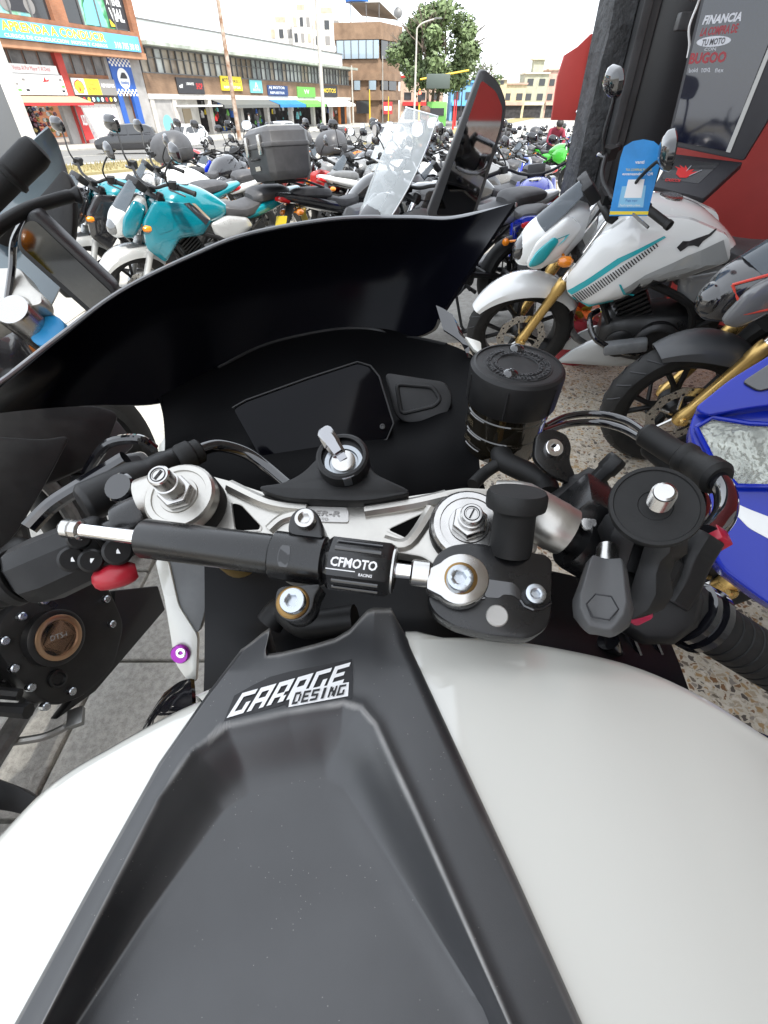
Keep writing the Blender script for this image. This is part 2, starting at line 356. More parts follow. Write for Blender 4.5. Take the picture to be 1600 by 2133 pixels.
graf = node_mat('graffiti', lambda N, L, b, v: L.new(mixc(N, L, ramp(N, L, tex(N, L, 'Wave', v, Scale=.9, Distortion=9., Detail=4.).outputs[0], [(.42, (0, 0, 0)), (.5, (1, 1, 1)), (.58, (0, 0, 0))]), (.62, .60, .57), (.33, .10, .30)), b.inputs['Base Color']))
poster = node_mat('poster_print', lambda N, L, b, v: L.new(ramp(N, L, tex(N, L, 'Noise', v, Scale=.7, Detail=3.).outputs[0], [(.3, (.02, .09, .05)), (.42, (.06, .30, .12)), (.5, (.30, .50, .42)), (.58, (.09, .36, .42)), (.7, (.04, .05, .05))]), b.inputs['Base Color']), .5)

# ---- brick corner building on the left
b1 = thing('brick_building', 'orange brick building with posters in the upper windows over motorcycle shops', 'building', FB(0, 0, G0))
for s0, s1, z0, z1 in ((-16, -3.9, G0, 3.1), (.3, 1.2, G0, 3.1), (-3.9, .3, 1.25, 3.1), (6.4, 6.8, G0, 4.4), (1.9, 6.4, 1.25, 3.1), (9.4, 10.8, G0, 4.4)): fbox('wall', s0, s1, z0, z1, -.4, 0, pg if z0 < 0 else brick_o, b1)
fbox('side_wall', 10.4, 10.8, G0, 10.4, -12, -.41, brick_o, b1); fbox('back_wall', -16, 10.39, G0, 10.3, -12, -11.6, brick_o, b1)
fbox('column', 1.2, 1.9, G0, 4.3, -.3, .12, red_p, b1)
fbox('slab', -16, 10.7, 4.3, 4.72, -.4, 1.05, plaster('terracotta_slab', (.40, .21, .12)), b1)
for s0, s1, z0, z1 in ((-16, 10.7, 4.72, 6.05), (-16, 10.7, 9.3, 10.4), (-16, -9.0, 6.05, 9.3), (1.6, 2.9, 6.05, 9.3), (10.0, 10.7, 6.05, 9.3)): fbox('wall', s0, s1, z0, z1, .5, .9, brick_o, b1)
for a, b, n in ((-9.0, 1.6, 6), (2.9, 10.0, 4)):
    for i in range(n):
        x0 = a+(b-a)*i/n; x1 = a+(b-a)*(i+1)/n
        w_ = fbox('window', x0+.06, x1-.06, 6.1, 9.25, .55, .6, poster if not (i in (0, n-1)) else darkglass, b1); fbox('window_frame', x0-.05, x0+.05, 6.06, 9.3, .56, .72, frame_d, b1)
fquad('poster_panel', [(7.6, 6.2), (9.7, 6.2), (9.7, 9.2), (7.6, 9.2)], .62, blk, b1)
ftext('A TENER', 7.8, 9.5, 7.55, 7.95, .64, wht, b1, bold=.03); ftext('VIAL', 7.9, 9.5, 6.6, 7.4, .64, wht, b1, bold=.04); fquad('poster_mark', [(7.7, 6.25), (8.3, 6.25), (7.7, 6.7)], .64, yell, b1)
skin_p = mat('poster_skin', (.45, .28, .19), .6); cyan_p = mat('poster_cyan', (.18, .48, .55), .6)
fquad('poster_figure', [(5.0, 6.15), (7.2, 6.15), (7.0, 7.4), (6.5, 7.9), (5.8, 7.9), (5.2, 7.3)], .63, cyan_p, b1); fquad('poster_face', disc(6.15, 8.3, .42), .635, skin_p, b1)
fquad('poster_figure', [(-2.2, 6.3), (-.2, 6.3), (.3, 7.3), (-1, 8.6), (-2.4, 7.6)], .63, blk, b1)
for r_, s_, z_ in ((.45, -2.1, 6.7), (.45, -.1, 6.7)): fquad('poster_wheel', disc(s_, z_, r_), .632, gryb, b1)
for s0, s1, n in ((-6.6, 1.2, 6), (1.9, 6.4, 4)):
    for i in range(n):
        x0 = s0+(s1-s0)*i/n; x1 = s0+(s1-s0)*(i+1)/n
        fbox('window', x0+.05, x1-.05, 3.1, 4.3, -.3, -.22, mat('dim_window', (.13, .12, .115), .25, noise=(.7, .5)), b1); fbox('window_frame', x0-.04, x0+.04, 3.1, 4.3, -.21, -.06, frame_d, b1)
fbox('shop_back', -3.9, .3, G0, 1.25, -3.4, -3.3, shopdark, b1); fbox('shop_floor', -3.9, .3, G0-.02, G0+.1, -3.3, 0, pg, b1)
sh = fbox('shutter', 1.9, 6.4, G0, 1.2, -.12, -.06, graf, b1)
for i in range(14): fbox('shutter_slat', 1.92, 6.38, G0+.05+i*.19, G0+.09+i*.19, -.055, -.045, graf, b1)
bp = fbox('blue_front', 6.8, 9.4, 2.0, 4.4, -.2, .10, blue_b, b1); fbox('blue_pier', 6.8, 7.4, G0, 2.0, -.2, .10, blue_b, b1); fbox('blue_pier', 8.7, 9.4, G0, 2.0, -.2, .10, blue_b, b1); fbox('door', 7.4, 8.7, G0, 1.75, -.5, -.4, gryb, b1)
for zr, nr in ((3.75, 4), (1.75, 3)):
    mbk = MB()
    for i in range(12):
        for j in range(nr):
            if (i+j) % 2: s0 = 6.8+i*2.6/12; mbk.add([FB(s0, .112, zr+j*.16)-b1.location, FB(s0+2.6/12, .112, zr+j*.16)-b1.location, FB(s0+2.6/12, .112, zr+j*.16+.16)-b1.location, FB(s0, .112, zr+j*.16+.16)-b1.location], [(0, 1, 2, 3)])
    O('checker_strip', mbk, wht, b1, smooth=False)
em_ = fquad('round_emblem', disc(8.1, 2.95, .72), .12, wht, b1)
ftext('Autoking', 7.6, 8.6, 2.5, 2.78, .14, blue_b, b1, bold=.02, shear=.2)
fquad('emblem_mark', [(7.65, 2.95), (7.8, 3.15), (8.0, 3.35), (8.35, 3.35), (8.55, 3.1), (8.55, 2.95)], .14, blk, b1)
# signs on it
def board(name, label, s0, s1, z0, z1, q, m, d=.12):
    o = thing(name, label, 'sign', FB((s0+s1)/2, q, z0)); fbox('panel', s0, s1, z0, z1, q-d, q, m, o); return o
o = board('banner', 'long blue banner reading APRENDA A CONDUCIR across the orange slab', -14, 10.0, 4.75, 5.75, 1.22, sky_b); q = 1.225
ftext('APRENDA A CONDUCIR', -3.6, 6.0, 5.15, 5.68, q, yell, o, bold=.04); ftext('310 785 38 03', 6.9, 9.8, 4.85, 5.25, q, wht, o, bold=.02); ftext('CURSOS DE CONDUCCION  MOTOS Y CARROS', -3.6, 6.0, 4.82, 5.02, q, wht, o, bold=.02)
o = board('shop_sign', 'white MOTODO sign board above the red awning', -3.8, 1.15, 1.75, 2.95, .22, wht); ftext('MOTODO', -1.4, .3, 2.1, 2.45, .225, gryb, o, bold=.0); ftext('Ventas', -3.5, -2.9, 2.6, 2.8, .225, gryb, o)
fquad('logo_figure', [(-.9, 2.5), (-.3, 2.55), (-.2, 2.7), (-.5, 2.62), (-.6, 2.85), (-.75, 2.6)], .226, redm, o)
for i, (s_, z_) in enumerate(((-3.4, 2.3), (-3.3, 1.95), (-2.6, 1.95), (.7, 2.6), (.8, 2.2), (.7, 1.92), (-2.7, 2.55))): fquad('logo', [(s_, z_), (s_+.3, z_), (s_+.3, z_+.14), (s_, z_+.14)], .226, (gryb, grn, blk)[i % 3], o)
o = board('shop_sign', 'narrow white sign with red letters reading Ventas Al Por Mayor Y Al Detal', -3.9, .9, 2.98, 3.5, .22, wht); ftext('Ventas Al Por Mayor Y Al Detal', -3.1, .2, 3.08, 3.4, .225, redm, o)
o = board('shop_sign', 'sign with yellow shell emblem and REPUESTOS lettering over the graffiti shutter', 1.95, 6.75, 1.78, 2.85, .20, gryb); fquad('white_field', [(1.98, 1.8), (3.3, 1.8), (3.3, 2.83), (1.98, 2.83)], .203, wht, o); fquad('yellow_field', [(3.3, 1.8), (4.9, 1.8), (4.9, 2.83), (3.3, 2.83)], .203, yell, o)
sp_ = [(2.62+.45*math.sin(a)*(1 if abs(a) < 1.9 else .8), 2.25+.42*math.cos(a)*(1+.05*math.cos(a*8))) for a in [-2.2+4.4*i/30 for i in range(31)]]+[(2.85, 1.92), (2.39, 1.92)]
fquad('shell_edge', [(2.62+(s-2.62)*1.18, 2.25+(z-2.25)*1.16) for s, z in sp_], .206, redm, o); fquad('shell_mark', sp_, .209, yell, o)
for i in range(5):
    a = -.9+.45*i; fquad('shell_rib', [(2.60, 1.98), (2.64, 1.98), (2.64+.4*math.sin(a), 2.25+.36*math.cos(a)), (2.60+.4*math.sin(a), 2.25+.36*math.cos(a))], .212, redm, o)
ftext('Shell', 3.7, 4.3, 2.4, 2.6, .206, redm, o); ftext('ADVANCE', 3.5, 4.7, 2.1, 2.3, .206, redm, o, bold=.02, shear=.2); ftext('REPUESTOS', 5.1, 6.6, 2.3, 2.55, .206, wht, o, bold=.03)
o = board('shop_sign', 'dark strip of round brand stickers above the graffiti shutter', 1.95, 6.75, 1.3, 1.7, .15, blk)
for i in range(9): fquad('sticker', disc(2.3+i*.5, 1.5, .15, 12), .153, (wht, redm, yell, wht, tealb)[i % 5], o)
aw = thing('awning', 'faded red awning over the helmet shop door', 'awning', FB(-.9, 0, 1.3)); mb = MB(); P = [FB(-4.1, .05, 1.72), FB(2.1, .05, 1.72), FB(2.3, 1.5, 1.30), FB(-4.3, 1.5, 1.30)]
mb.rings([[p-V((0, 0, .06))-aw.location for p in P], [p-aw.location for p in P]]); O('cover', mb, mat('awning_tan', (.42, .30, .20), .8), aw); fbox('valance', -4.3, 2.3, 1.12, 1.29, 1.46, 1.52, redm, aw)
# helmets hanging in the shop
hm = MB(); hm.lathe((0, 0, 0), (0, 0, 1), [(.09, -.13), (.13, -.06), (.14, .02), (.115, .09), (.06, .135), (.01, .145)], 12); hm.box((0, .11, -.02), (.17, .06, .07)); hmm = mesh_of(hm, 'helmet')
hcol = [paint(c) for c in ((.02, .02, .02), (.04, .04, .05), (.30, .02, .02), (.10, .03, .05), (.5, .5, .48), (.05, .09, .03), (.25, .18, .03), (.03, .05, .15))]
for i in range(11):
    for j in range(6):
        o = link('helmet', hmm, random.choice(hcol)); o.location = FB(-3.5+i*.35+random.uniform(-.05, .05), -.6-random.uniform(0, .5), -.75+j*.33+random.uniform(-.05, .05)); o.rotation_euler = (0, 0, random.uniform(-.6, .6)-1.2); tag(o, 'helmet hanging on the rack inside the shop under the red awning', 'helmet', 'helmets in the shop doorway')
fl = thing('feather_banner', 'red upright fabric banner standing beside the graffiti shutter', 'banner', FB(1.4, .5, G0)); fbox('pole', 1.1, 1.16, G0, 1.3, .48, .54, frame_d, fl)
mb = MB(); P = [FB(1.16, .5, 1.2), FB(1.8, .5, 1.0), FB(2.2, .5, -1.1), FB(1.3, .5, -1.2)]; prism(mb, [p-fl.location for p in P], SN, .02); O('cloth', mb, redm, fl); ftext('SUZU', 1.45, 1.95, -.2, .5, .53, wht, fl, bold=.05)

# ---- long low building with a window strip and shops
b2 = thing('market_building', 'long low building with white metal roof band, window strip and row of shops', 'building', FB(36, 0, G0))
roofw = mat('white_metal_sheet', (.75, .76, .76), .5, noise=(.5, .06)); eave = mat('weathered_eave', (.34, .37, .32), .8, noise=(1.1, .25))
fbox('roof_band', 11.4, 60.5, 5.65, 7.25, -1.4, -1.2, roofw, b2); fbox('roof_cap', 11.3, 60.6, 7.25, 7.36, -1.6, -1.1, frame_d, b2)
fbox('eave', 10.9, 61.2, 5.35, 5.62, -1.2, 1.3, eave, b2); fbox('beam', 10.9, 60.8, 1.55, 1.95, -.5, .05, plaster('pale_beam', (.55, .53, .50)), b2)
fbox('brick_band', 10.9, 60.8, 1.95, 3.45, -.5, 0, brick_b, b2); fbox('back_wall', 10.9, 60.8, G0, 7.2, -9, -8.8, pg, b2); fbox('end_wall', 60.4, 60.8, G0, 5.3, -8.8, -.51, brick_b, b2)
fbox('window_rail', 10.9, 60.8, 3.45, 3.53, -.4, .04, frame_d, b2); fbox('window_rail', 10.9, 60.8, 5.22, 5.34, -.4, .04, frame_d, b2); fbox('window_rail', 10.9, 60.8, 4.55, 4.60, -.25, .0, frame_d, b2)
pgl = [mat('pane_tan', (.36, .31, .24), .3, noise=(1.5, .2)), mat('pane_grey', (.28, .30, .29), .2, noise=(1.2, .25)), mat('pane_pale', (.48, .50, .47), .25, noise=(1.1, .15)), mat('pane_brown', (.24, .19, .14), .3, noise=(1.4, .3))]
NP = 46
for i in range(NP):
    a = 11+(60.6-11)*i/NP; b = 11+(60.6-11)*(i+1)/NP
    m_ = random.choice((pgl[0], pgl[0], pgl[2], pgl[3]) if a < 30 else (pgl[1], pgl[2], pgl[2], pgl[1], pgl[0]))
    for z0, z1 in ((3.53, 4.55), (4.60, 5.22)): fbox('pane', a+.05, b-.05, z0, z1, -.2, -.16, m_, b2)
    fbox('mullion', a-.045, a+.045, 3.53, 5.22, -.24, .02, frame_d, b2)
for s in (11.3, 14.6, 20.6, 26.8, 33, 39.5, 46.5, 53, 60.2): fbox('pier', s-.3, s+.3, G0, 1.55, -.5, 0, plaster('pier_plaster', (.45, .43, .40)), b2)
fbox('wall', 11.6, 14.3, G0, 1.55, -.4, -.1, pg, b2); fbox('door_wall', 14.9, 20.3, G0, 1.55, -1.6, -1.5, pw, b2); fbox('door', 17.4, 18.8, G0, .8, -1.49, -1.42, mat('tan_door', (.40, .33, .24), .6), b2)
cn = fbox('canopy', 14.6, 20.8, .95, 1.1, -.4, 1.5, plaster('canopy_white', (.6, .6, .58)), b2)
fbox('shop_back', 20.9, 60, G0, 1.55, -4.2, -4, shopdark, b2)
mb = MB(); P = disc(13.0, -.4, .75); mb.add([FB(s, -.085, z)-b2.location for s, z in P], [tuple(range(24))]); O('painted_disc', mb, tealb, b2)
fbox('graffiti_panel', 15.2, 17.2, G0, .9, -1.48, -1.45, graf, b2)
def goods(s0, s1, n, seed):
    R_ = random.Random(seed)
    for i in range(n):
        s = R_.uniform(s0+.4, s1-.4); q = R_.uniform(-3.6, -.2); z = R_.uniform(G0, 1.1); a = R_.uniform(.12, .4)
        m_ = R_.choice((blk, blk, gryb, frame_d, blk, wht, redm, tealb, blue_b, yell, grn, frame_d))
        mb = MB(); mb.lathe((0, 0, 0), (0, 0, 1), [(a*.5, 0), (a*.62, a*.2), (a*.55, a*R_.uniform(.7, 1.8)), (a*.2, a*R_.uniform(1.8, 2.2))], 6)
        o = O('shop_goods', mb, m_); o.location = FB(s, q, z); tag(o, 'dark riding gear hung and stacked in the long building\'s shops', 'goods', 'goods hanging in the shops')
goods(20.9, 33, 70, 1); goods(33, 46, 45, 2); goods(46, 60, 30, 3)
def awn(label, s0, s1, m, z=1.55, d=1.6):
    o = thing('awning', label, 'awning', FB((s0+s1)/2, 0, z-.6)); mb = MB(); P = [FB(s0, .02, z), FB(s1, .02, z), FB(s1, d, z-.45), FB(s0, d, z-.45)]
    mb.rings([[p-V((0, 0, .05))-o.location for p in P], [p-o.location for p in P]]); O('cover', mb, m, o); fbox('valance', s0, s1, z-.75, z-.46, d-.04, d+.01, m, o)
awn('dark grey awning shading the racks of clothing', 21, 33.2, mat('grey_awning', (.12, .125, .12), .8)); awn('bright blue awning on the long building', 33.6, 40.8, mat('blue_awning', (.03, .20, .48), .7)); awn('green awning beside the blue one', 41, 47.5, grn); awn('white awning with red stripes at the end of the shops', 48, 59, wht)
def sgn(label, s0, s1, z0, z1, m, lines, q=.16):
    o = board('shop_sign', label, s0, s1, z0, z1, q, m)
    for (t, a, b, c, d, mm) in lines: ftext(t, s0+(s1-s0)*a, s0+(s1-s0)*b, z0+(z1-z0)*c, z0+(z1-z0)*d, q+.006, mm, o, bold=.02)
    return o
sgn('black sign reading elf beside a red poster on the brick band', 15.4, 19.8, 2.0, 3.25, blk, [('elf', .06, .2, .35, .6, wht), ('LUBRICANTES', .34, .62, .55, .72, wht), ('SHOP', .7, .95, .3, .7, redm)])
sgn('bright yellow MOTOS sign with black letters', 23.2, 27.4, 2.35, 3.6, yell, [('MOTOS', .06, .46, .55, .85, blk), ('PIRELLI', .5, .95, .55, .75, blk), ('REPUESTOS', .1, .9, .15, .32, wht)])
sgn('pale teal square sign with a motorcycle emblem', 29.2, 32.0, 2.2, 3.4, tealb, [('MOTO', .2, .8, .15, .35, wht), ('A', .35, .65, .4, .85, wht)])
sgn('black and blue AJ MOTOR sign', 33.3, 38.6, 2.0, 3.0, mat('navy_board', (.03, .06, .16), .5), [('AJ MOTOR', .05, .85, .58, .92, wht), ('REPUESTOS', .1, .8, .15, .4, wht)])
sgn('green framed white sign with winged emblem', 41.4, 47, 1.9, 3.0, grn, [('VV', .35, .65, .3, .75, wht)]); sgn('black sign with gold star and letters near the corner', 49, 55, 2.0, 3.3, blk, [('MOTOS', .1, .9, .35, .75, yell)])
fbox('orange_front', 55.5, 58.6, G0, 1.5, -.12, .06, mat('orange_front', (.55, .17, .03), .7), b2); fbox('doorway', 56.2, 57.8, G0, .9, .061, .08, shopdark, b2)

# ---- brown brick corner block with roof terrace and blue tank
b3 = thing('corner_block', 'brown brick four storey corner building with big windows and roof terrace', 'building', (-3, 112, -1.6))
FP = [(-8.2, 111.5), (-.7, 110), (3.1, 117), (2.0, 128), (-9, 126)]
def pr(name, fp, z0, z1, m, parent, sc=1.0, c=(-2.6, 117)):
    mb = MB(); P = [V((c[0]+(x-c[0])*sc, c[1]+(y-c[1])*sc, 0))-parent.location for x, y in fp]; mb.rings([[p+V((0, 0, z0)) for p in P], [p+V((0, 0, z1)) for p in P]]); return O(name, mb, m, parent)
for z0, z1, sc, m_ in ((-1.6, 10.9, .93, brick_b), (1.6, 2.9, 1.0, brick_b), (4.2, 5.2, 1.0, brick_b), (5.2, 6.8, .97, brick_b), (9.2, 11.2, 1.02, brick_b)): pr('wall' if sc < 1 else 'brick_band', FP, z0, z1, m_, b3, sc)
def seg(name, a, b, z0, z1, t, m, parent, off):
    a, b = V((*a, 0)), V((*b, 0)); d = (b-a).normalized(); n = V((d.y, -d.x, 0)); mb = MB(); P = [a+n*off, b+n*off, b+n*(off+t), a+n*(off+t)]
    mb.rings([[p+V((0, 0, z0))-parent.location for p in P], [p+V((0, 0, z1))-parent.location for p in P]]); return O(name, mb, m, parent)
A_, B_, C_ = V(FP[0]), V(FP[1]), V(FP[2]); wb = mat('sky_window', (.30, .38, .44), .06, coat=1)
def lerp2(a, b, t): return (a[0]+(b[0]-a[0])*t, a[1]+(b[1]-a[1])*t)
for (z0, z1, ts) in ((6.9, 9.1, (.03, .2, .36, .53, .7, .86, .99)), (2.95, 4.15, (.05, .22, .4, .55, .75, .92))):
    for a, b in zip(ts[::1], ts[1:]):
        if z0 < 5 and int(a*100) in (22, 55): continue
        seg('window', lerp2(A_, B_, a+.008), lerp2(A_, B_, b-.008), z0, z1, .08, wb, b3, .02); seg('window_frame', lerp2(A_, B_, a-.006), lerp2(A_, B_, a+.006), z0, z1, .2, frame_d, b3, .02)
    for a, b in ((.05, .35), (.4, .75)): seg('window', lerp2(B_, C_, a), lerp2(B_, C_, b), z0, z1, .08, darkglass, b3, .02)
for a, b in ((.45, .75),): seg('window', lerp2(A_, B_, a), lerp2(A_, B_, b), -.2, 1.5, .08, darkglass, b3, .3)
seg('poster', lerp2(B_, C_, .05), lerp2(B_, C_, .5), -.3, 1.4, .06, redm, b3, .3); seg('poster_text', lerp2(B_, C_, .1), lerp2(B_, C_, .45), .2, .8, .03, wht, b3, .37); seg('door', lerp2(A_, B_, .1), lerp2(A_, B_, .28), -1.6, .6, .06, blk, b3, .3)
for x, y in ((-5.5, 112.5), (-2.9, 112.0), (-.8, 111.6), (2.2, 117)): mb = MB(); mb.tube([V((x, y, 11.2))-b3.location, V((x, y, 13.6))-b3.location], .07, 6); O('terrace_post', mb, frame_d, b3)
mb = MB(); mb.rings([[V(p)-b3.location for p in ((-5.6, 112.4, 13.5), (-.7, 111.4, 13.5), (2.4, 117, 12.0), (-4, 122, 13.0))], [V(p)-b3.location for p in ((-5.6, 112.4, 13.62), (-.7, 111.4, 13.62), (2.4, 117, 12.12), (-4, 122, 13.12))]]); O('terrace_roof', mb, mat('terrace_roof', (.35, .34, .32), .7), b3)
wt = thing('water_tank', 'bright blue water tank on the roof terrace', 'tank', (-4.4, 113, 13.64)); mb = MB(); mb.lathe((0, 0, 0), (0, 0, 1), [(2.0, 0), (2.05, .1), (1.9, 2.0), (1.95, 2.15), (1.2, 2.5), (.4, 2.6)], 8, rot=.4); O('drum', mb, mat('blue_plastic', (.03, .16, .55), .4), wt); mb = MB(); mb.lathe((0, 0, 2.6), (0, 0, 1), [(.4, 0), (.4, .15), (.3, .2)], 12); O('lid', mb, blue_b, wt)
ds = thing('satellite_dish', 'dark round dish on the roof edge above the tree', 'dish', (2.4, 117, 11.2)); mb = MB(); mb.tube([(0, 0, 0), (0, 0, 1.2)], .06, 6); O('mast', mb, frame_d, ds); mb = MB(); mb.lathe((0, 0, 1.7), (0, -1, .2), [(.02, .2), (.4, .12), (.7, 0), (.75, -.04), (.4, .06)], 16); O('bowl', mb, frame_d, ds)
# pale apartments behind
b4 = thing('apartment_block', 'pale hazy apartment tower block rising behind the white roof band', 'building', (-20, 155, -1.6)); pale = plaster('pale_render', (.62, .60, .56)); tanr = plaster('tan_render', (.45, .34, .26))
for (x0, x1, y, zt) in ((-27.5, -21.5, 160, 15.5), (-21.4, -16.8, 157, 17.2), (-16.7, -10.0, 158, 16.8)):
    mb = MB(); mb.box(V(((x0+x1)/2, y+4, zt/2))-b4.location, (x1-x0, 8, zt)); O('wall', mb, pale, b4)
    for i in range(3):
        for j in range(4): mb = MB(); mb.box(V((x0+(x1-x0)*(i+.5)/3, y-.03, zt-1.8-j*2.6))-b4.location, ((x1-x0)*.17, .12, 1.5)); O('window', mb, (tanr, darkglass, gryb)[(i+j) % 3], b4)
    mb = MB(); mb.box(V(((x0+x1)/2, y+.5, zt+.5))-b4.location, ((x1-x0)*.4, 1, 1.0)); O('roof_box', mb, tanr, b4)

# ---- far street front to the right of the tree
def far_block(label, x0, x1, y, z1, m, m2, nwin=3, floors=2):
    o = thing('street_house', label, 'building', ((x0+x1)/2, y, -1.6)); mb = MB(); mb.box((0, 3, (z1+1.6)/2), (x1-x0, 6, z1+1.6)); O('wall', mb, m, o)
    mb = MB(); mb.box((0, 2.8, z1+1.75), (x1-x0+.3, 6.3, .3)); O('cornice', mb, m2, o)
    for j in range(floors):
        for i in range(nwin): mb = MB(); mb.box(((x1-x0)*((i+.5)/nwin-.5), -.03, 3.9+j*2.6), ((x1-x0)/nwin*.5, .1, 1.2)); O('window', mb, darkglass, o)
    mb = MB(); mb.box((0, -.04, 1.2), ((x1-x0)*.8, .12, 2.2)); O('shopfront', mb, shopdark, o); mb = MB(); mb.box((0, -.35, 2.7), ((x1-x0)*.9, .5, .6)); O('fascia', mb, m2, o); return o
pc = [plaster('peach_wall', (.47, .35, .27)), plaster('yellow_wall', (.50, .43, .28)), plaster('salmon_wall', (.46, .31, .25)), plaster('sage_wall', (.36, .36, .27)), plaster('cream_wall', (.58, .52, .40))]
far_block('light blue shopfront house beyond the tree', 13.6, 18.3, 128, 4.3, plaster('blue_wall', (.16, .36, .58)), sky_b, 2, 1)
far_block('peach house partly hidden by the tree', 3.5, 12.5, 133, 5.2, pc[0], redm, 3, 2); far_block('mustard house next to the blue shopfront', 18.5, 27, 140, 5.0, pc[1], pc[4], 3, 2); far_block('sage green house under a roof lantern', 33, 38.5, 150, 6.3, pc[3], pc[4], 2, 2)
far_block('salmon brick house beside the sage one', 38.8, 46, 152, 7.0, pc[2], pc[0], 3, 2); far_block('cream house at the end of the street', 46.2, 54, 156, 5.6, pc[4], pc[0], 3, 2); far_block('pink house with red fascia farthest along the street', 54.2, 64, 160, 6.0, pc[2], redm, 3, 2); far_block('low yellow house between mustard and sage fronts', 27.2, 32.8, 146, 4.4, pc[1], pc[2], 2, 1)
lt_ = thing('roof_lantern', 'small square turret on the sage green house roof', 'turret', (36, 152, 6.6)); mb = MB(); mb.box((0, 0, 1.1), (2.4, 2.4, 2.2)); O('wall', mb, pc[3], lt_); mb = MB(); mb.box((0, 0, 2.3), (3.4, 3.4, .3)); O('roof', mb, pc[4], lt_)

# ---- poles, lamps and signals
def pole(name, label, cat, x, y, z0, h, r, m, arm=None):
    o = thing(name, label, cat, (x, y, z0)); mb = MB(); mb.tube([(0, 0, 0), (0, 0, h*.5), (0, 0, h)], [r, r*.85, r*.6], 10); O('shaft', mb, m, o)
    if arm: mb = MB(); mb.tube(smooth_pts([(0, 0, h), (arm*.3, 0, h+.5), (arm, 0, h+.9)], 5), r*.5, 8); O('arm', mb, m, o); mb = MB(); mb.box((arm+.3, 0, h+.92), (1.0, .3, .14)); O('lamp_head', mb, frame_d, o, bevel=.03)
    return o
rust = mat('rusty_pole', (.42, .36, .30), .8, noise=(2.2, .5), col2=(.20, .10, .05)); conc_p = mat('concrete_pole', (.42, .40, .36), .85, noise=(1.5, .15)); ylw = mat('yellow_pole', (.68, .45, .03), .5)
pole('utility_pole', 'rusty peeling utility pole in front of the brick building', 'pole', *FB(9.6, 10.5).xy, gz(44), 14, .2, rust)
pole('utility_pole', 'tall concrete pole rising in front of the yellow sign', 'pole', *FB(30.0, 9.5).xy, -1.6, 18, .24, conc_p)
pole('street_lamp', 'grey street lamp with curved arm before the tree', 'lamp', 4.3, 88, -1.6, 10.2, .16, conc_p, 2.4)
pole('utility_pole', 'thin pole at the corner of the long building', 'pole', -5.0, 100, -1.6, 7.2, .14, conc_p); pole('utility_pole', 'slim grey pole against the brown corner block', 'pole', -.2, 104, -1.6, 8.5, .1, conc_p)
pole('traffic_pole', 'short yellow pole by the corner door', 'pole', -2.2, 96, -1.6, 4.4, .12, ylw); pole('traffic_pole', 'yellow signal post with its back to the brown wall', 'pole', .7, 98, -1.6, 3.6, .1, ylw)
ts = thing('traffic_signal', 'yellow signal mast with long arm and red lamp', 'traffic light', (5.2, 92, -1.6)); mb = MB(); mb.tube([(0, 0, 0), (0, 0, 4.4)], .14, 8); O('mast', mb, ylw, ts); mb = MB(); mb.tube([(0, 0, 5.4), (7.0, 1, 6.4)], .11, 8); O('arm', mb, ylw, ts)
mb = MB(); mb.box((0, -.2, 3.6), (.5, .35, 1.3)); O('housing', mb, blk, ts, bevel=.05); mb = MB(); mb.lathe((0, -.39, 3.95), (0, -1, 0), [(.2, 0), (.18, .05), (.05, .08)], 12); O('red_light', mb, mat('red_signal', (.8, .05, .03), .4, emit=((1, .08, .04), 3)), ts)
mb = MB(); mb.box((2.6, .2, 5.2), (3.4, .5, 1.6)); O('rear_board', mb, mat('signal_back', (.07, .09, .08), .6), ts, bevel=.08)
for i, (x, y, c) in enumerate(((9.5, 84, redm), (11.6, 100, redm), (14.6, 118, blk))): pole('bollard_post', ('red roadside post beside the parked bikes', 'tall red pole by the blue shopfront', 'dark pole at the far crossing')[i], 'post', x, y, -1.6, (3.2, 4.2, 5)[i], .14, c)
um = thing('parasol', 'pale blue street vendor parasol beyond the tree', 'parasol', (16.4, 104, -1.6)); mb = MB(); mb.tube([(0, 0, 0), (0, 0, 2.5)], .05, 6); O('pole', mb, blk, um); mb = MB(); mb.lathe((0, 0, 2.0), (0, 0, 1), [(1.9, 0), (1.3, .42), (.6, .68), (.02, .78)], 10); O('canopy', mb, mat('parasol_blue', (.30, .52, .62), .7), um)
ct = thing('vendor_kiosk', 'green street vendor kiosk near the signal', 'kiosk', (8.2, 97, -1.6)); mb = MB(); mb.box((0, 0, 1.5), (3.0, 2, 3.0)); O('body', mb, grn, ct, bevel=.15); mb = MB(); mb.box((0, -1.05, 1.8), (2.2, .1, .9)); O('hatch', mb, blk, ct)

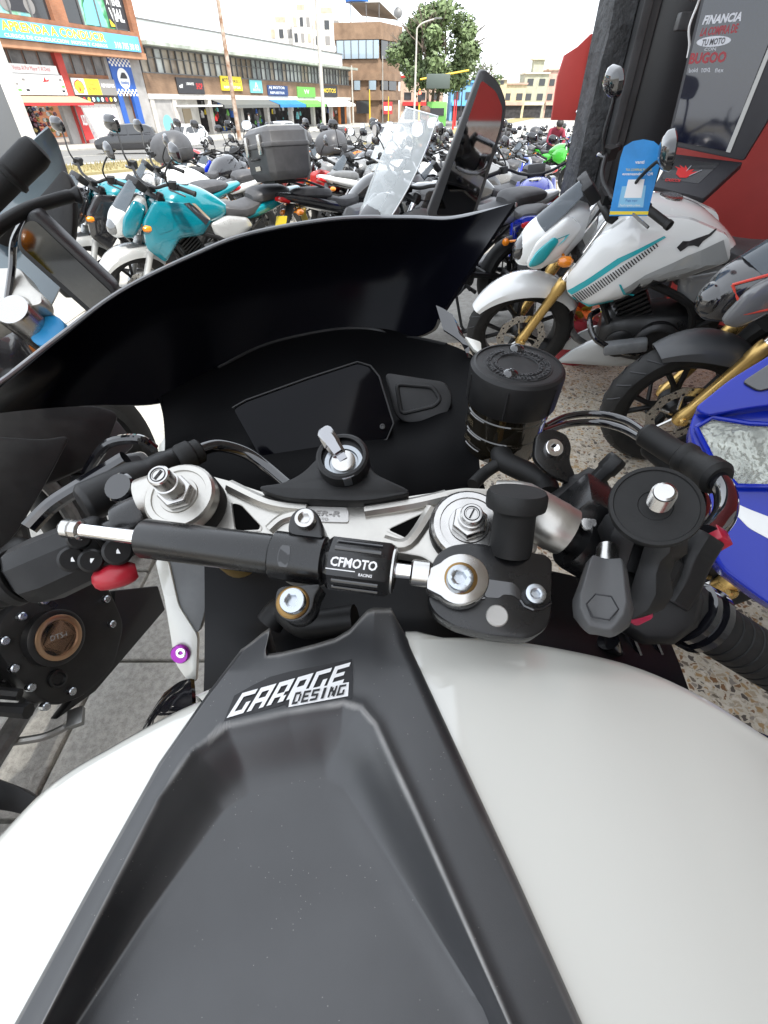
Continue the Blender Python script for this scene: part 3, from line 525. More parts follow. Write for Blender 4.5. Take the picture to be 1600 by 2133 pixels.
# ---- the street tree
def tree(label, x, y, z0, h, rx, rz, seed, n=5200, leaf=.34):
    R_ = random.Random(seed); o = thing('tree', label, 'tree', (x, y, z0)); mb = MB(); tips = []
    def limb(p, d, L, r, k):
        q = p+d*L; mid = p.lerp(q, .5)+V((R_.uniform(-1, 1), R_.uniform(-1, 1), R_.uniform(-.3, .6)))*L*.08
        mb.tube([p, mid, q], [r, r*.85, r*.65], 6)
        if k == 0: tips.append(q); return
        for i in range(3 if k > 1 else 3):
            a = R_.uniform(0, 6.28); e = (d+V((math.cos(a), math.sin(a), R_.uniform(-.15, .5)))*R_.uniform(.55, .95)).normalized(); limb(q, e, L*R_.uniform(.6, .8), r*.6, k-1)
    for i in range(3): a = i*2.1+.4; limb(V((0, 0, 0)), V((math.cos(a)*.22, math.sin(a)*.22, 1)).normalized(), h*.42, h*.022, 3)
    O('trunk', mb, mat('bark', (.14, .11, .085), .9, noise=(4, .3)), o)
    cl = []
    for i in range(46):
        a = R_.uniform(0, 6.28); t = R_.uniform(-.85, 1); rr = math.sqrt(max(0, 1-t*t))*R_.uniform(.55, 1.0); cl.append((V((math.cos(a)*rr*rx, math.sin(a)*rr*rx, h*.68+t*rz)), R_.uniform(.75, 1.5)*rx*.22))
    mb = MB()
    for i in range(n):
        c, r = R_.choice(cl); g = V((R_.gauss(0, 1), R_.gauss(0, 1), R_.gauss(0, .8))); g = g.normalized()*r*R_.uniform(.55, 1.05); p = c+g
        u = V((R_.gauss(0, 1), R_.gauss(0, 1), R_.gauss(0, .6))).normalized(); w_ = u.cross(g if g.length > .01 else V((0, 0, 1))).normalized(); s_ = leaf*R_.uniform(.6, 1.2)
        mb.add([p-u*s_, p+w_*s_*.5, p+u*s_, p-w_*s_*.5], [(0, 1, 2, 3)])
    O('crown', mb, mat('leaf_green', (.115, .16, .065), .65, noise=(.9, .5)), o, smooth=False, fix=False); return o
tree('broad green street tree rising past the corner block', 7.9, 100, -1.6, 13.0, 6.6, 4.2, 5, 12000, .40)
tree('small green tree beside the far houses', 21.5, 134, -1.6, 9.0, 3.2, 2.6, 8, 1500, .3)
# ================================================================== THE SHOP ON THE RIGHT
redwall = mat('red_wall_paint', (.36, .035, .03), .45, noise=(2.0, .12), bump=(30, .08, .004)); dark_trim = mat('dark_steel_trim', (.05, .051, .053), .4, noise=(6, .25)); roughblack = mat('rough_black_render', (.045, .047, .05), .75, noise=(8, .45), bump=(14, .9, .03))
shop = thing('shop_building', 'red shop wall with rough black pillar and dark steel door frame', 'building', (2.0, 4.0, 0))
def SB(name, pts, z0, z1, m, bevel=0):
    mb = MB(); P = [V((x, y, 0))-shop.location for x, y in pts]; mb.rings([[p+V((0, 0, z0)) for p in P], [p+V((0, 0, z1)) for p in P]]); return O(name, mb, m, shop, bevel=bevel)
# rough pillar: jittered column
mb = MB(); R_ = random.Random(4); rs_ = []
for i in range(46):
    z = -.05+4.65*i/45
    rs_.append([V((1.395+R_.uniform(-.007, .007), 4.18+R_.uniform(-.006, .006), z))-shop.location, V((1.46+R_.uniform(-.004, .004), 4.17+R_.uniform(-.004, .004), z))-shop.location, V((1.535, 4.175, z))-shop.location, V((1.56, 4.45, z))-shop.location, V((1.40, 4.5, z))-shop.location])
mb.rings(rs_); O('pillar', mb, roughblack, shop, ang=25)
SB('door_frame', [(1.545, 4.10), (1.60, 4.10), (1.60, 4.30), (1.545, 4.30)], 0, 4.6, dark_trim, .006); SB('door_frame', [(1.612, 4.13), (1.66, 4.13), (1.66, 4.30), (1.612, 4.30)], 0, 4.6, dark_trim, .006)
SB('door_leaf', [(1.67, 4.16), (1.93, 4.06), (1.935, 4.10), (1.675, 4.20)], 0, 4.6, mat('dark_door', (.018, .018, .02), .35), .004)
SB('wall', [(1.93, 4.02), (4.6, 2.05), (4.65, 2.12), (1.98, 4.10)], 0, 4.6, redwall)
SB('wall', [(4.6, 2.05), (4.6, -4.5), (4.7, -4.5), (4.7, 2.1)], 0, 4.6, plaster('inner_wall', (.5, .5, .48))); SB('back_wall', [(4.6, -4.4), (-.3, -4.4), (-.3, -4.5), (4.6, -4.5)], 0, 4.6, plaster('inner_wall', (.5, .5, .48))); SB('added_red_panel', [(1.6, -4.38), (-.3, -4.38), (-.3, -4.395), (1.6, -4.395)], .05, 3.0, redwall)  # red panel added out of view to give the mirror its red reflection
# the roof that shades this side of the forecourt
SB('roof', [(.62, -4.6), (4.9, -4.6), (4.9, 2.2), (1.9, 4.5), (1.3, 4.5), (.62, 3.4)], 4.6, 4.8, plaster('soffit', (.62, .61, .58)))
# red sheet sign beyond the pillar
sg = thing('sheet_sign', 'red sheet metal sign with pointed top fixed beyond the black pillar', 'sign', (1.35, 4.75, 1.15))
P = [Wy(x, y, 4.75) for x, y in ((1149, 250), (1162, 160), (1176, 115), (1204, 97), (1232, 70), (1262, 70), (1262, 252))]; mb = MB(); prism(mb, [p-sg.location for p in P], V((0, -1, 0)), .03); O('sheet', mb, mat('bright_red_sheet', (.50, .06, .05), .4, noise=(3, .06)), sg, bevel=.003)
mb = MB(); mb.lathe(Wy(1203, 233, 4.74)-sg.location, (0, -1, 0), [(.016, 0), (.015, .01), (.004, .016)], 16); O('lamp_knob', mb, chrome, sg)
P = [Wy(x, y, 4.735) for x, y in ((1236, 75), (1262, 70), (1262, 140), (1224, 138))]; mb = MB(); prism(mb, [p-sg.location for p in P], V((0, -1, 0)), .006); O('number_plate', mb, mat('cream_plate', (.55, .52, .42), .5), sg)
P = [Wy(x, y, 4.728) for x, y in ((1236, 102), (1246, 101), (1246, 112), (1234, 112))]; mb = MB(); prism(mb, [p-sg.location for p in P], V((0, -1, 0)), .002); O('plate_mark', mb, blue_b, sg)
# information kiosk with glass screen and slanted console
KN = V((-.62, -.785, 0)).normalized(); KP = Plane(Wy(1480, 200, 3.28), KN, V((.785, -.62, 0)))
kio = thing('screen_kiosk', 'black information kiosk with tall glass screen and slanted console', 'kiosk', (KP.o.x, KP.o.y, 0))
def kpl(name, pts, h, th, m, parent=None, r=.0, bevel=0):
    P = [KP.hit(x, y, h)-kio.location for x, y in pts]; P = rounded(P, r) if r else P; mb = MB(); prism(mb, P, KN, th); return O(name, mb, m, parent or kio, bevel=bevel)
cab = kpl('cabinet', [(1470, -40), (1690, -160), (1600, 250), (1548, 335), (1388, 302)], -.004, .06, blk, None, .01, .004)
gl = kpl('screen', [(1474, -30), (1650, -90), (1600, 92), (1513, 315), (1396, 292)], .002, .004, mat('kiosk_glass', (.008, .010, .022), .06, coat=1))
kpl('screen_edge', [(1603, 92), (1611, 94), (1521, 318), (1512, 316)], .004, .006, mat('pale_edge', (.45, .45, .43), .4))
tx = lambda t, q, m, **k: text_on('lettering', t, m, (lambda f: (lambda u, v: f(u, v)-kio.location))(quad_fn(*[KP.hit(x, y, .004) for x, y in q])), gl, **k)
prw = mat('screen_white', (.55, .56, .60), .4); prr = mat('screen_red', (.30, .02, .03), .4)
tx('FINANCIA', [(1468, 32), (1549, 24), (1543, 44), (1462, 52)], prw, bold=.04, shear=.15); tx('LA COMPRA DE', [(1463, 58), (1540, 48), (1536, 68), (1457, 76)], prr, bold=.03, shear=.15)
P = [KP.hit(1487+36*math.cos(a), 86-3*math.cos(a)+11*math.sin(a), .0035)-kio.location for a in [2*PI*i/20 for i in range(20)]]; mb = MB(); mb.add(P, [tuple(range(20))]); O('brush_oval', mb, prw, gl)
tx('TU MOTO', [(1464, 82), (1512, 77), (1510, 91), (1461, 96)], blk, bold=.03, shear=.2); tx('CON', [(1468, 100), (1492, 98), (1491, 105), (1467, 106)], prw); tx('BUGOO', [(1440, 110), (1516, 106), (1510, 130), (1434, 134)], prr, bold=.04); 
for i, x in enumerate((1436, 1462, 1490)): tx(('bold', 'nova', 'flex')[i], [(x, 142), (x+18, 141), (x+17, 150), (x-1, 151)], prw)
cs = Plane(KP.hit(1440, 350, .05), (KN*.45+V((0, 0, .9))), KP.ex)
P = [cs.hit(x, y)-kio.location for x, y in ((1402, 320), (1548, 338), (1468, 412), (1362, 388))]; mb = MB(); prism(mb, rounded(P, .01), cs.n, .03); con = O('console', mb, blk, kio, bevel=.003)
P = [cs.hit(x, y, .002)-kio.location for x, y in ((1409, 330), (1500, 340), (1455, 382), (1376, 372))]; mb = MB(); prism(mb, P, cs.n, .002); O('clear_plate', mb, mat('console_plate', (.05, .05, .052), .12, coat=1), con)
sc_ = [(1408, 362), (1412, 352), (1406, 346), (1418, 350), (1416, 343), (1426, 350), (1428, 344), (1434, 354), (1446, 352), (1440, 358), (1454, 357), (1440, 364), (1430, 370), (1416, 370)]
mb = MB(); mb.add([cs.hit(x, y, .004)-kio.location for x, y in sc_], [tuple(range(len(sc_)))]); O('red_emblem', mb, redm, con, smooth=False)
for (x0, y0, x1, y1) in ((1436, 366, 1462, 354), (1430, 356, 1440, 345)):
    mb = MB(); mb.tube([cs.hit(x0, y0, .005)-kio.location, cs.hit(x1, y1, .005)-kio.location], .002, 5); O('emblem_claw', mb, prw, con)
tx2 = text_on('lettering', 'CASCOS', redm, (lambda f: (lambda u, v: f(u, v)-kio.location))(quad_fn(*[cs.hit(x, y, .004) for x, y in ((1388, 371), (1420, 373), (1416, 379), (1384, 377))])), con, bold=.03)
mb = MB(); b_ = V((KP.o.x, KP.o.y, 0)); mb.box(V((.02, .06, .45)), (.30, .10, .9), MX.Rotation(math.atan2(KP.ex.y, KP.ex.x), 3, 'Z')); O('stand', mb, blk, kio, bevel=.01)
# sockets and cables on the wall
so_ = thing('wall_socket', 'old conduit box with loose white cable on the red wall', 'socket', Wy(1424, 45, 3.6)); mb = MB(); mb.box((0, 0, 0), (.07, .05, .07)); O('box', mb, dark_trim, so_, bevel=.008); mb = MB(); mb.tube(smooth_pts([(.02, -.03, .2), (.03, -.04, .08), (.02, -.04, -.02), (.05, -.04, -.09), (.06, -.04, -.14)], 5), .006, 6); O('cable', mb, white_print, so_); mb = MB(); mb.lathe((-.0, -.03, .10), (0, -1, 0), [(.03, 0), (.026, .02), (.01, .024)], 14); O('knob', mb, steel, so_)
# ================================================================== PARKED MOTORCYCLES (local frame: x forward, y left, z up)
CACHE = {}
def cm(key, fn, **k):
    if key not in CACHE: CACHE[key] = mesh_of(fn(), key, **k)
    return CACHE[key]
def se_ring(x, zc, w_, up, dn, n=20, ex=2.4, yc=0):
    R_ = []
    for i in range(n):
        t = 2*PI*i/n; c, s = math.cos(t), math.sin(t); a = abs(c)**(2/ex)*(1 if c >= 0 else -1); b = abs(s)**(2/ex)*(1 if s >= 0 else -1)
        R_.append(V((x, yc+w_*a, zc+(up if b >= 0 else dn)*b)))
    return R_
def loft(secs, n=20, ex=2.4, k=4):
    """secs: (x, zc, halfwidth, up, down) smoothly interpolated"""
    S3 = smooth_pts([V((s[0], s[1], s[2])) for s in secs], k); S4 = smooth_pts([V((s[3], s[4], 0)) for s in secs], k)
    mb = MB(); mb.rings([se_ring(a.x, a.y, max(.004, a.z), max(.004, b.x), max(.004, b.y), n, ex) for a, b in zip(S3, S4)]); return mb
def pillow(pts, y, th=.035, bulge=.02, k=3):
    """side panel: (x,z) outline -> rounded plate bulging away from the centre line; mirrored by sign of y"""
    sg = 1 if y > 0 else -1; P = rounded([V((x, z, 0)) for x, z in pts], .03, k); c = V((sum(p.x for p in P)/len(P), sum(p.y for p in P)/len(P), 0)); mb = MB(); rs_ = []
    for f, yy in ((1, 0), (1, th*.7), (.94, th), (.7, th+bulge*.6), (.4, th+bulge*.9)):
        rs_.append([V((c.x+(p.x-c.x)*f, y+sg*yy, c.y+(p.y-c.y)*f)) for p in P])
    mb.rings(rs_); return mb
def wheel_tyre(r, w_):
    def f():
        mb = MB(); pr_ = [(r*.72, -w_*.40), (r*.80, -w_*.5), (r*.90, -w_*.48), (r*.965, -w_*.34), (r, -w_*.1), (r, w_*.1), (r*.965, w_*.34), (r*.90, w_*.48), (r*.80, w_*.5), (r*.72, w_*.40)]
        mb.lathe((0, 0, 0), (0, 1, 0), pr_, 48, caps=False); return mb
    return f
def wheel_grooves(r, w_):
    def f():
        mb = MB()
        for i in range(26):
            for s_ in (-1, 1):
                t = 2*PI*i/26+(.1 if s_ > 0 else 0); P = []
                for q, (yy, rr) in enumerate(((.12, 1.002), (.34, .968), (.46, .915))):
                    a = t+q*.07; P.append(V((math.cos(a)*rr*r, s_*yy*w_, math.sin(a)*rr*r)))
                mb.tube(P, .0032, 4)
        return mb
    return f
def wheel_rim(r, w_):
    def f():
        mb = MB(); mb.lathe((0, 0, 0), (0, 1, 0), [(r*.66, -w_*.30), (r*.735, -w_*.42), (r*.735, -w_*.36), (r*.69, -w_*.1), (r*.69, w_*.1), (r*.735, w_*.36), (r*.735, w_*.42), (r*.66, w_*.30), (r*.64, 0), (r*.66, -w_*.30)], 40, caps=False)
        mb.lathe((0, 0, 0), (0, 1, 0), [(.02, -.07), (.045, -.055), (.05, 0), (.045, .055), (.02, .07)], 20)
        for i in range(5):
            for d in (-.13, .13):
                a, b = 2*PI*i/5, 2*PI*i/5+d*1.7; mb.tube([(math.cos(a)*.04, .0, math.sin(a)*.04), (math.cos((a+b)/2)*r*.4, .012, math.sin((a+b)/2)*r*.4), (math.cos(b)*r*.66, .0, math.sin(b)*r*.66)], [.017, .012, .013], 6)
        return mb
    return f
def brake_disc(y, r=.135):
    def f():
        mb = MB(); n = 40
        def rg(rr, yy, wv=0): return [V((math.cos(2*PI*i/n)*(rr+wv*math.cos(i*2*PI*10/n)), yy, math.sin(2*PI*i/n)*(rr+wv*math.cos(i*2*PI*10/n)))) for i in range(n)]
        mb.rings([rg(.095, y-.002), rg(r, y-.002, .004), rg(r, y+.002, .004), rg(.095, y+.002), rg(.095, y-.002)], True, False)
        for i in range(6): a = 2*PI*i/6; mb.tube([(math.cos(a)*.03, y, math.sin(a)*.03), (math.cos(a+.25)*.1, y, math.sin(a+.25)*.1)], .007, 6)
        return mb
    return f
def disc_holes(y):
    def f():
        mb = MB()
        for i in range(24): a = 2*PI*i/24; rr = .105 if i % 2 else .123; mb.lathe((math.cos(a)*rr, y-.0027, math.sin(a)*rr), (0, 1, 0), [(.0055, 0), (.0055, .0054)], 8)
        return mb
    return f
def fender(r, w_, a0, a1, side=.055, drop=.0):
    def f():
        G = []
        for i in range(17):
            a = rad(a0+(a1-a0)*i/16); t = i/16; ww = w_*(.75+.5*math.sin(PI*min(1, t*1.1)))
            row = []
            for yy, rr in ((-1, -side), (-.97, -side*.4), (-.75, .0), (-.35, .012), (0, .016), (.35, .012), (.75, 0), (.97, -side*.4), (1, -side)):
                k = r+.018+rr*(.6+.6*math.sin(PI*t)); row.append(V((math.cos(a)*k, yy*ww, math.sin(a)*k)))
            G.append(row)
        mb = MB(); mb.grid(G); return mb
    return f
FA, RAX = V((.68, 0, .30)), V((-.68, 0, .30))
SAX = V((-.42, 0, .907)).normalized(); SP = V((.41, 0, .93))
def steerM(a): return MX.Translation(SP) @ MX.Rotation(a, 4, SAX) @ MX.Translation(-SP)
def forkpt(t, y): return FA+SAX*t+V((.0, y, 0))
def fork_lower(y):
    def f():
        mb = MB(); mb.lathe(forkpt(-.03, y), SAX, [(.020, 0), (.027, .01), (.029, .05), (.025, .08), (.026, .33), (.031, .34), (.031, .40), (.028, .41)], 16); mb.lathe(forkpt(0, y-.035 if y < 0 else y-.01), (0, 1, 0), [(.012, -.0), (.018, .005), (.018, .045), (.012, .05)], 10); return mb
    return f
def fork_upper(y):
    def f(): mb = MB(); mb.tube([forkpt(.36, y), forkpt(.72, y)], .0205, 16); return mb
    return f
def clampf():
    mb = MB(); c = forkpt(.70, 0); mb.box(c, (.06, .26, .035), MX.Rotation(-.43, 3, 'Y')); c = forkpt(.50, 0); mb.box(c, (.065, .25, .05), MX.Rotation(-.43, 3, 'Y'))
    for s in (-1, 1): mb.lathe(forkpt(.70, s*.1), SAX, [(.028, 0), (.028, .035), (.018, .045)], 14)
    return mb
BARP = lambda s: [V((.40, s*.05, 1.0)), V((.40, s*.14, 1.02)), V((.37, s*.24, 1.06)), V((.315, s*.33, 1.05)), V((.27, s*.40, 1.035))]
def handleb():
    mb = MB()
    for s in (-1, 1): mb.tube(smooth_pts(BARP(s), 4), .011, 10)
    mb.tube([(.40, -.06, 1.0), (.40, .06, 1.0)], .011, 10); mb.box((.40, 0, .985), (.05, .1, .04)); return mb
def gripf(s):
    def f():
        a, b = V((.335, s*.295, 1.056)), V((.262, s*.415, 1.033)); d = (b-a).normalized(); L_ = (b-a).length; mb = MB(); mb.lathe(a, d, [(.014, 0), (.022, .004), (.022, .012), (.0165, .016), (.0165, L_-.02), (.019, L_-.018), (.019, L_-.002), (.012, L_)], 14)
        mb.box(a-d*.03, (.05, .055, .05), MX.Rotation(s*1.0, 3, 'Z')); return mb
    return f
def leverf(s):
    def f(): mb = MB(); mb.tube(smooth_pts([V((.37, s*.25, 1.05)), V((.39, s*.30, 1.045)), V((.34, s*.40, 1.025))], 4), [.009]*5+[.006]*4, 8); return mb
    return f
def mstem(s, h=1.26):
    def f(): mb = MB(); mb.tube(smooth_pts([V((.375, s*.25, 1.06)), V((.40, s*.27, 1.13)), V((.375, s*.34, h-.03)), V((.36, s*.40, h))], 4), .0065, 8); return mb
    return f
def mhead(s, h=1.26):
    def f():
        c = V((.365, s*.415, h+.03)); P = rounded([V((0, -.085, -.035)), V((0, -.06, .05)), V((0, .05, .06)), V((0, .09, .03)), V((0, .085, -.04)), V((0, .0, -.062))], .03); P = [V((p.x, p.y*(-s), p.z)) for p in P]; mb = MB()
        R3 = MX.Rotation(-s*.18, 3, 'Z') @ MX.Rotation(.10, 3, 'Y')
        mb.rings([[c+R3 @ (p*f_+V((xx, 0, 0))) for p in P] for f_, xx in ((.96, -.001), (1, .004), (.9, .022), (.6, .036), (.25, .041))]); return mb
    return f
def mglass(s, h=1.26):
    def f():
        c = V((.365, s*.415, h+.03)); P = rounded([V((0, -.085, -.035)), V((0, -.06, .05)), V((0, .05, .06)), V((0, .09, .03)), V((0, .085, -.04)), V((0, .0, -.062))], .03); R3 = MX.Rotation(-s*.18, 3, 'Z') @ MX.Rotation(.10, 3, 'Y')
        mb = MB(); mb.add([c+R3 @ V((-.0025, p.y*(-s)*.9, p.z*.9)) for p in P], [tuple(range(len(P)))]); return mb
    return f
TANK = [(-.20, .80, .075, .03, .05), (-.13, .80, .105, .085, .08), (.0, .805, .140, .155, .10), (.14, .81, .165, .185, .11), (.27, .82, .165, .175, .12), (.36, .83, .13, .12, .10), (.41, .84, .09, .06, .06)]
SPORT = dict()
def engine():
    mb = MB(); mb2 = loft([(-.24, .38, .10, .10, .10), (-.12, .38, .13, .15, .13), (.05, .36, .135, .15, .13), (.20, .36, .12, .12, .10), (.26, .36, .08, .06, .06)], 16, 3.2, 3); mb.add(mb2.v, mb2.f)
    for s in (-1, 1): mb.lathe((-.02, s*.10, .37), (0, s, 0), [(.115, 0), (.115, .05), (.10, .065), (.085, .068), (.08, .058), (.03, .058)], 28); mb.lathe((.15, s*.09, .345), (0, s, 0), [(.075, 0), (.075, .04), (.06, .05)], 20)
    mb.box((-.2, 0, .52), (.16, .14, .16)); return mb
def fins():
    mb = MB(); d = V((.55, 0, .83)).normalized()
    for i in range(9): mb.box(V((.10, 0, .46))+d*(i*.024), (.155 if i % 1 == 0 else .13, .17, .011), MX.Rotation(.585, 3, 'Y'))
    mb.box(V((.10, 0, .46))+d*.11, (.11, .125, .24), MX.Rotation(.585, 3, 'Y')); mb.box(V((.10, 0, .46))+d*.245, (.14, .15, .06), MX.Rotation(.585, 3, 'Y')); return mb
def exhaust_pipe(): mb = MB(); mb.tube(smooth_pts([V((.28, -.04, .58)), V((.40, -.05, .50)), V((.40, -.06, .32)), V((.28, -.08, .22)), V((.0, -.12, .2)), V((-.3, -.15, .24))], 5), .02, 10); return mb
def muffler(): mb = MB(); mb.tube([(-.28, -.16, .24), (-.33, -.17, .26), (-.72, -.19, .42), (-.78, -.19, .445)], [.025, .052, .06, .045], 16); return mb
def framef():
    mb = MB()
    for s in (-1, 1):
        mb.tube(smooth_pts([V((.38, s*.03, .84)), V((.18, s*.13, .70)), V((-.1, s*.13, .58)), V((-.16, s*.11, .40))], 4), .019, 8); mb.tube([V((.37, s*.03, .78)), V((.30, s*.08, .55)), V((.22, s*.08, .42))], .015, 8)
        mb.tube([V((-.10, s*.10, .62)), V((-.45, s*.09, .72)), V((-.80, s*.05, .80))], .013, 8); mb.tube([V((-.14, s*.11, .44)), V((-.5, s*.085, .70))], .011, 8)
        mb.tube([V((-.12, s*.12, .36)), V((-.12, s*.22, .33))], .012, 8)
    return mb
def pegs(s):
    def f(): mb = MB(); mb.tube([V((-.14, s*.13, .33)), V((-.15, s*.25, .32))], [.012, .015], 8); mb.tube([V((-.14, s*.15, .33)), V((.02, s*.17, .30)), V((.05, s*.20, .30))], .007, 6); return mb
    return f
def swing():
    mb = MB()
    for s in (-1, 1): mb.tube([V((-.14, s*.09, .40)), V((-.4, s*.105, .36)), V((-.70, s*.105, .30))], [.026, .022, .02], 8)
    mb.tube([V((-.36, -.08, .37)), V((-.36, .08, .37))], .02, 8); mb.tube([V((-.25, 0, .42)), V((-.20, 0, .66))], .035, 12); mb.lathe((-.68, .085, .30), (0, 1, 0), [(.095, 0), (.095, .006)], 24); return mb
def stand(): mb = MB(); mb.tube([V((-.05, .13, .3)), V((-.08, .24, .06)), V((-.09, .27, .035))], .011, 8); mb.box((-.1, .275, .03), (.09, .05, .012)); return mb
def cowl():
    return loft([(.775, .745, .02, .02, .03), (.76, .75, .055, .06, .05), (.715, .775, .085, .10, .075), (.62, .83, .105, .10, .13), (.54, .87, .09, .09, .14), (.47, .90, .05, .05, .10)], 20, 3.4, 3)
def lens():
    return loft([(.790, .752, .02, .02, .02), (.780, .755, .042, .035, .035), (.755, .765, .062, .055, .05), (.71, .79, .06, .05, .06)], 16, 2.6, 3)
def fly():
    mb = MB(); G = []
    for i in range(7):
        t = i/6; x = .70-.16*t; z = .90+.15*t; w_ = .09*(1-.45*t*t); G.append([V((x-.03*abs(a)**2, a*w_, z-.02*a*a)) for a in (-1, -.6, -.2, .2, .6, 1)])
    mb.grid(G); return mb
def dashf(): mb = MB(); mb.box((.49, 0, 1.02), (.05, .15, .09), MX.Rotation(.75, 3, 'Y')); return mb
def indic(x, s, z):
    def f(): mb = MB(); mb.tube([V((x, s*.05, z)), V((x, s*.13, z))], .008, 6); mb.lathe((x-.035, s*.155, z), (1, 0, 0), [(.008, 0), (.024, .015), (.026, .045), (.015, .068)], 10); return mb
    return f
def tallscreen():
    G = []
    for i in range(9):
        t = i/8; x = .70-.30*t; z = .86+.52*t; w_ = .19*(.75+.45*math.sin(PI*(.15+.7*t))); G.append([V((x-.09*a*a, a*w_, z-.015*a*a)) for a in (-1, -.75, -.45, -.15, .15, .45, .75, 1)])
    mb = MB(); mb.grid(G); return mb
def screen_rim():
    P = []
    for i in range(9): t = i/8; P.append(V((.70-.30*t-.09, .19*(.75+.45*math.sin(PI*(.15+.7*t))), .86+.52*t-.015)))
    tp = [V((.40-.09*a*a, a*.19*(.75+.45*math.sin(PI*.85)), 1.38-.015*a*a)) for a in (.75, .45, .15, -.15, -.45, -.75)]
    P = P+tp+[V((p.x, -p.y, p.z)) for p in reversed(P)]; mb = MB(); mb.tube(P, .004, 6); return mb
def box_case():
    mb = MB(); x0, x1, z0, z1 = -1.10, -.70, .98, 1.33; c = .045
    def rg(z, sx, sy): return [V((x, y, z)) for x, y in ((x0-sx+c, -.22-sy), (x1+sx-c, -.22-sy), (x1+sx, -.22-sy+c), (x1+sx, .22+sy-c), (x1+sx-c, .22+sy), (x0-sx+c, .22+sy), (x0-sx, .22+sy-c), (x0-sx, -.22-sy+c))]
    mb.rings([rg(z0, -.03, -.03), rg(z0+.06, 0, 0), rg(z0+.22, .005, .005), rg(z0+.222, .012, .012), rg(z0+.25, .012, .012), rg(z0+.252, .004, .004), rg(z1-.03, 0, 0), rg(z1, -.03, -.03)]); return mb
def dome_case(): return loft([(-1.12, 1.10, .08, .06, .08), (-1.08, 1.11, .19, .13, .12), (-.95, 1.12, .235, .19, .14), (-.78, 1.12, .225, .18, .14), (-.67, 1.10, .16, .10, .12), (-.65, 1.10, .08, .05, .07)], 20, 2.8, 3)
def rack():
    mb = MB()
    for s in (-1, 1): mb.tube([V((-.55, s*.10, .90)), V((-.75, s*.12, .965)), V((-1.02, s*.12, .975))], .010, 6)
    mb.box((-.88, 0, .972), (.3, .22, .012)); return mb
SIDE = {'naked': [(.50, .86), (.36, .90), (.16, .86), (.02, .74), (.12, .62), (.36, .56), (.52, .66)],
        'wing': [(.56, .80), (.44, .93), (.20, .90), (.00, .76), (.10, .66), (.30, .66), (.46, .50), (.58, .62)],
        'sport': [(.70, .84), (.52, .96), (.30, .86), (.10, .72), (-.05, .40), (.10, .24), (.40, .26), (.58, .50)]}
SIDE['fuel'] = [(.475, .60), (.50, .68), (.40, .86), (.28, .965), (.05, .955), (-.12, .90), (-.17, .80), (-.02, .72), (.14, .665), (.22, .60), (.36, .545)]
SIDE2 = [(.0, .72), (-.16, .76), (-.34, .74), (-.40, .66), (-.22, .56), (-.04, .58)]
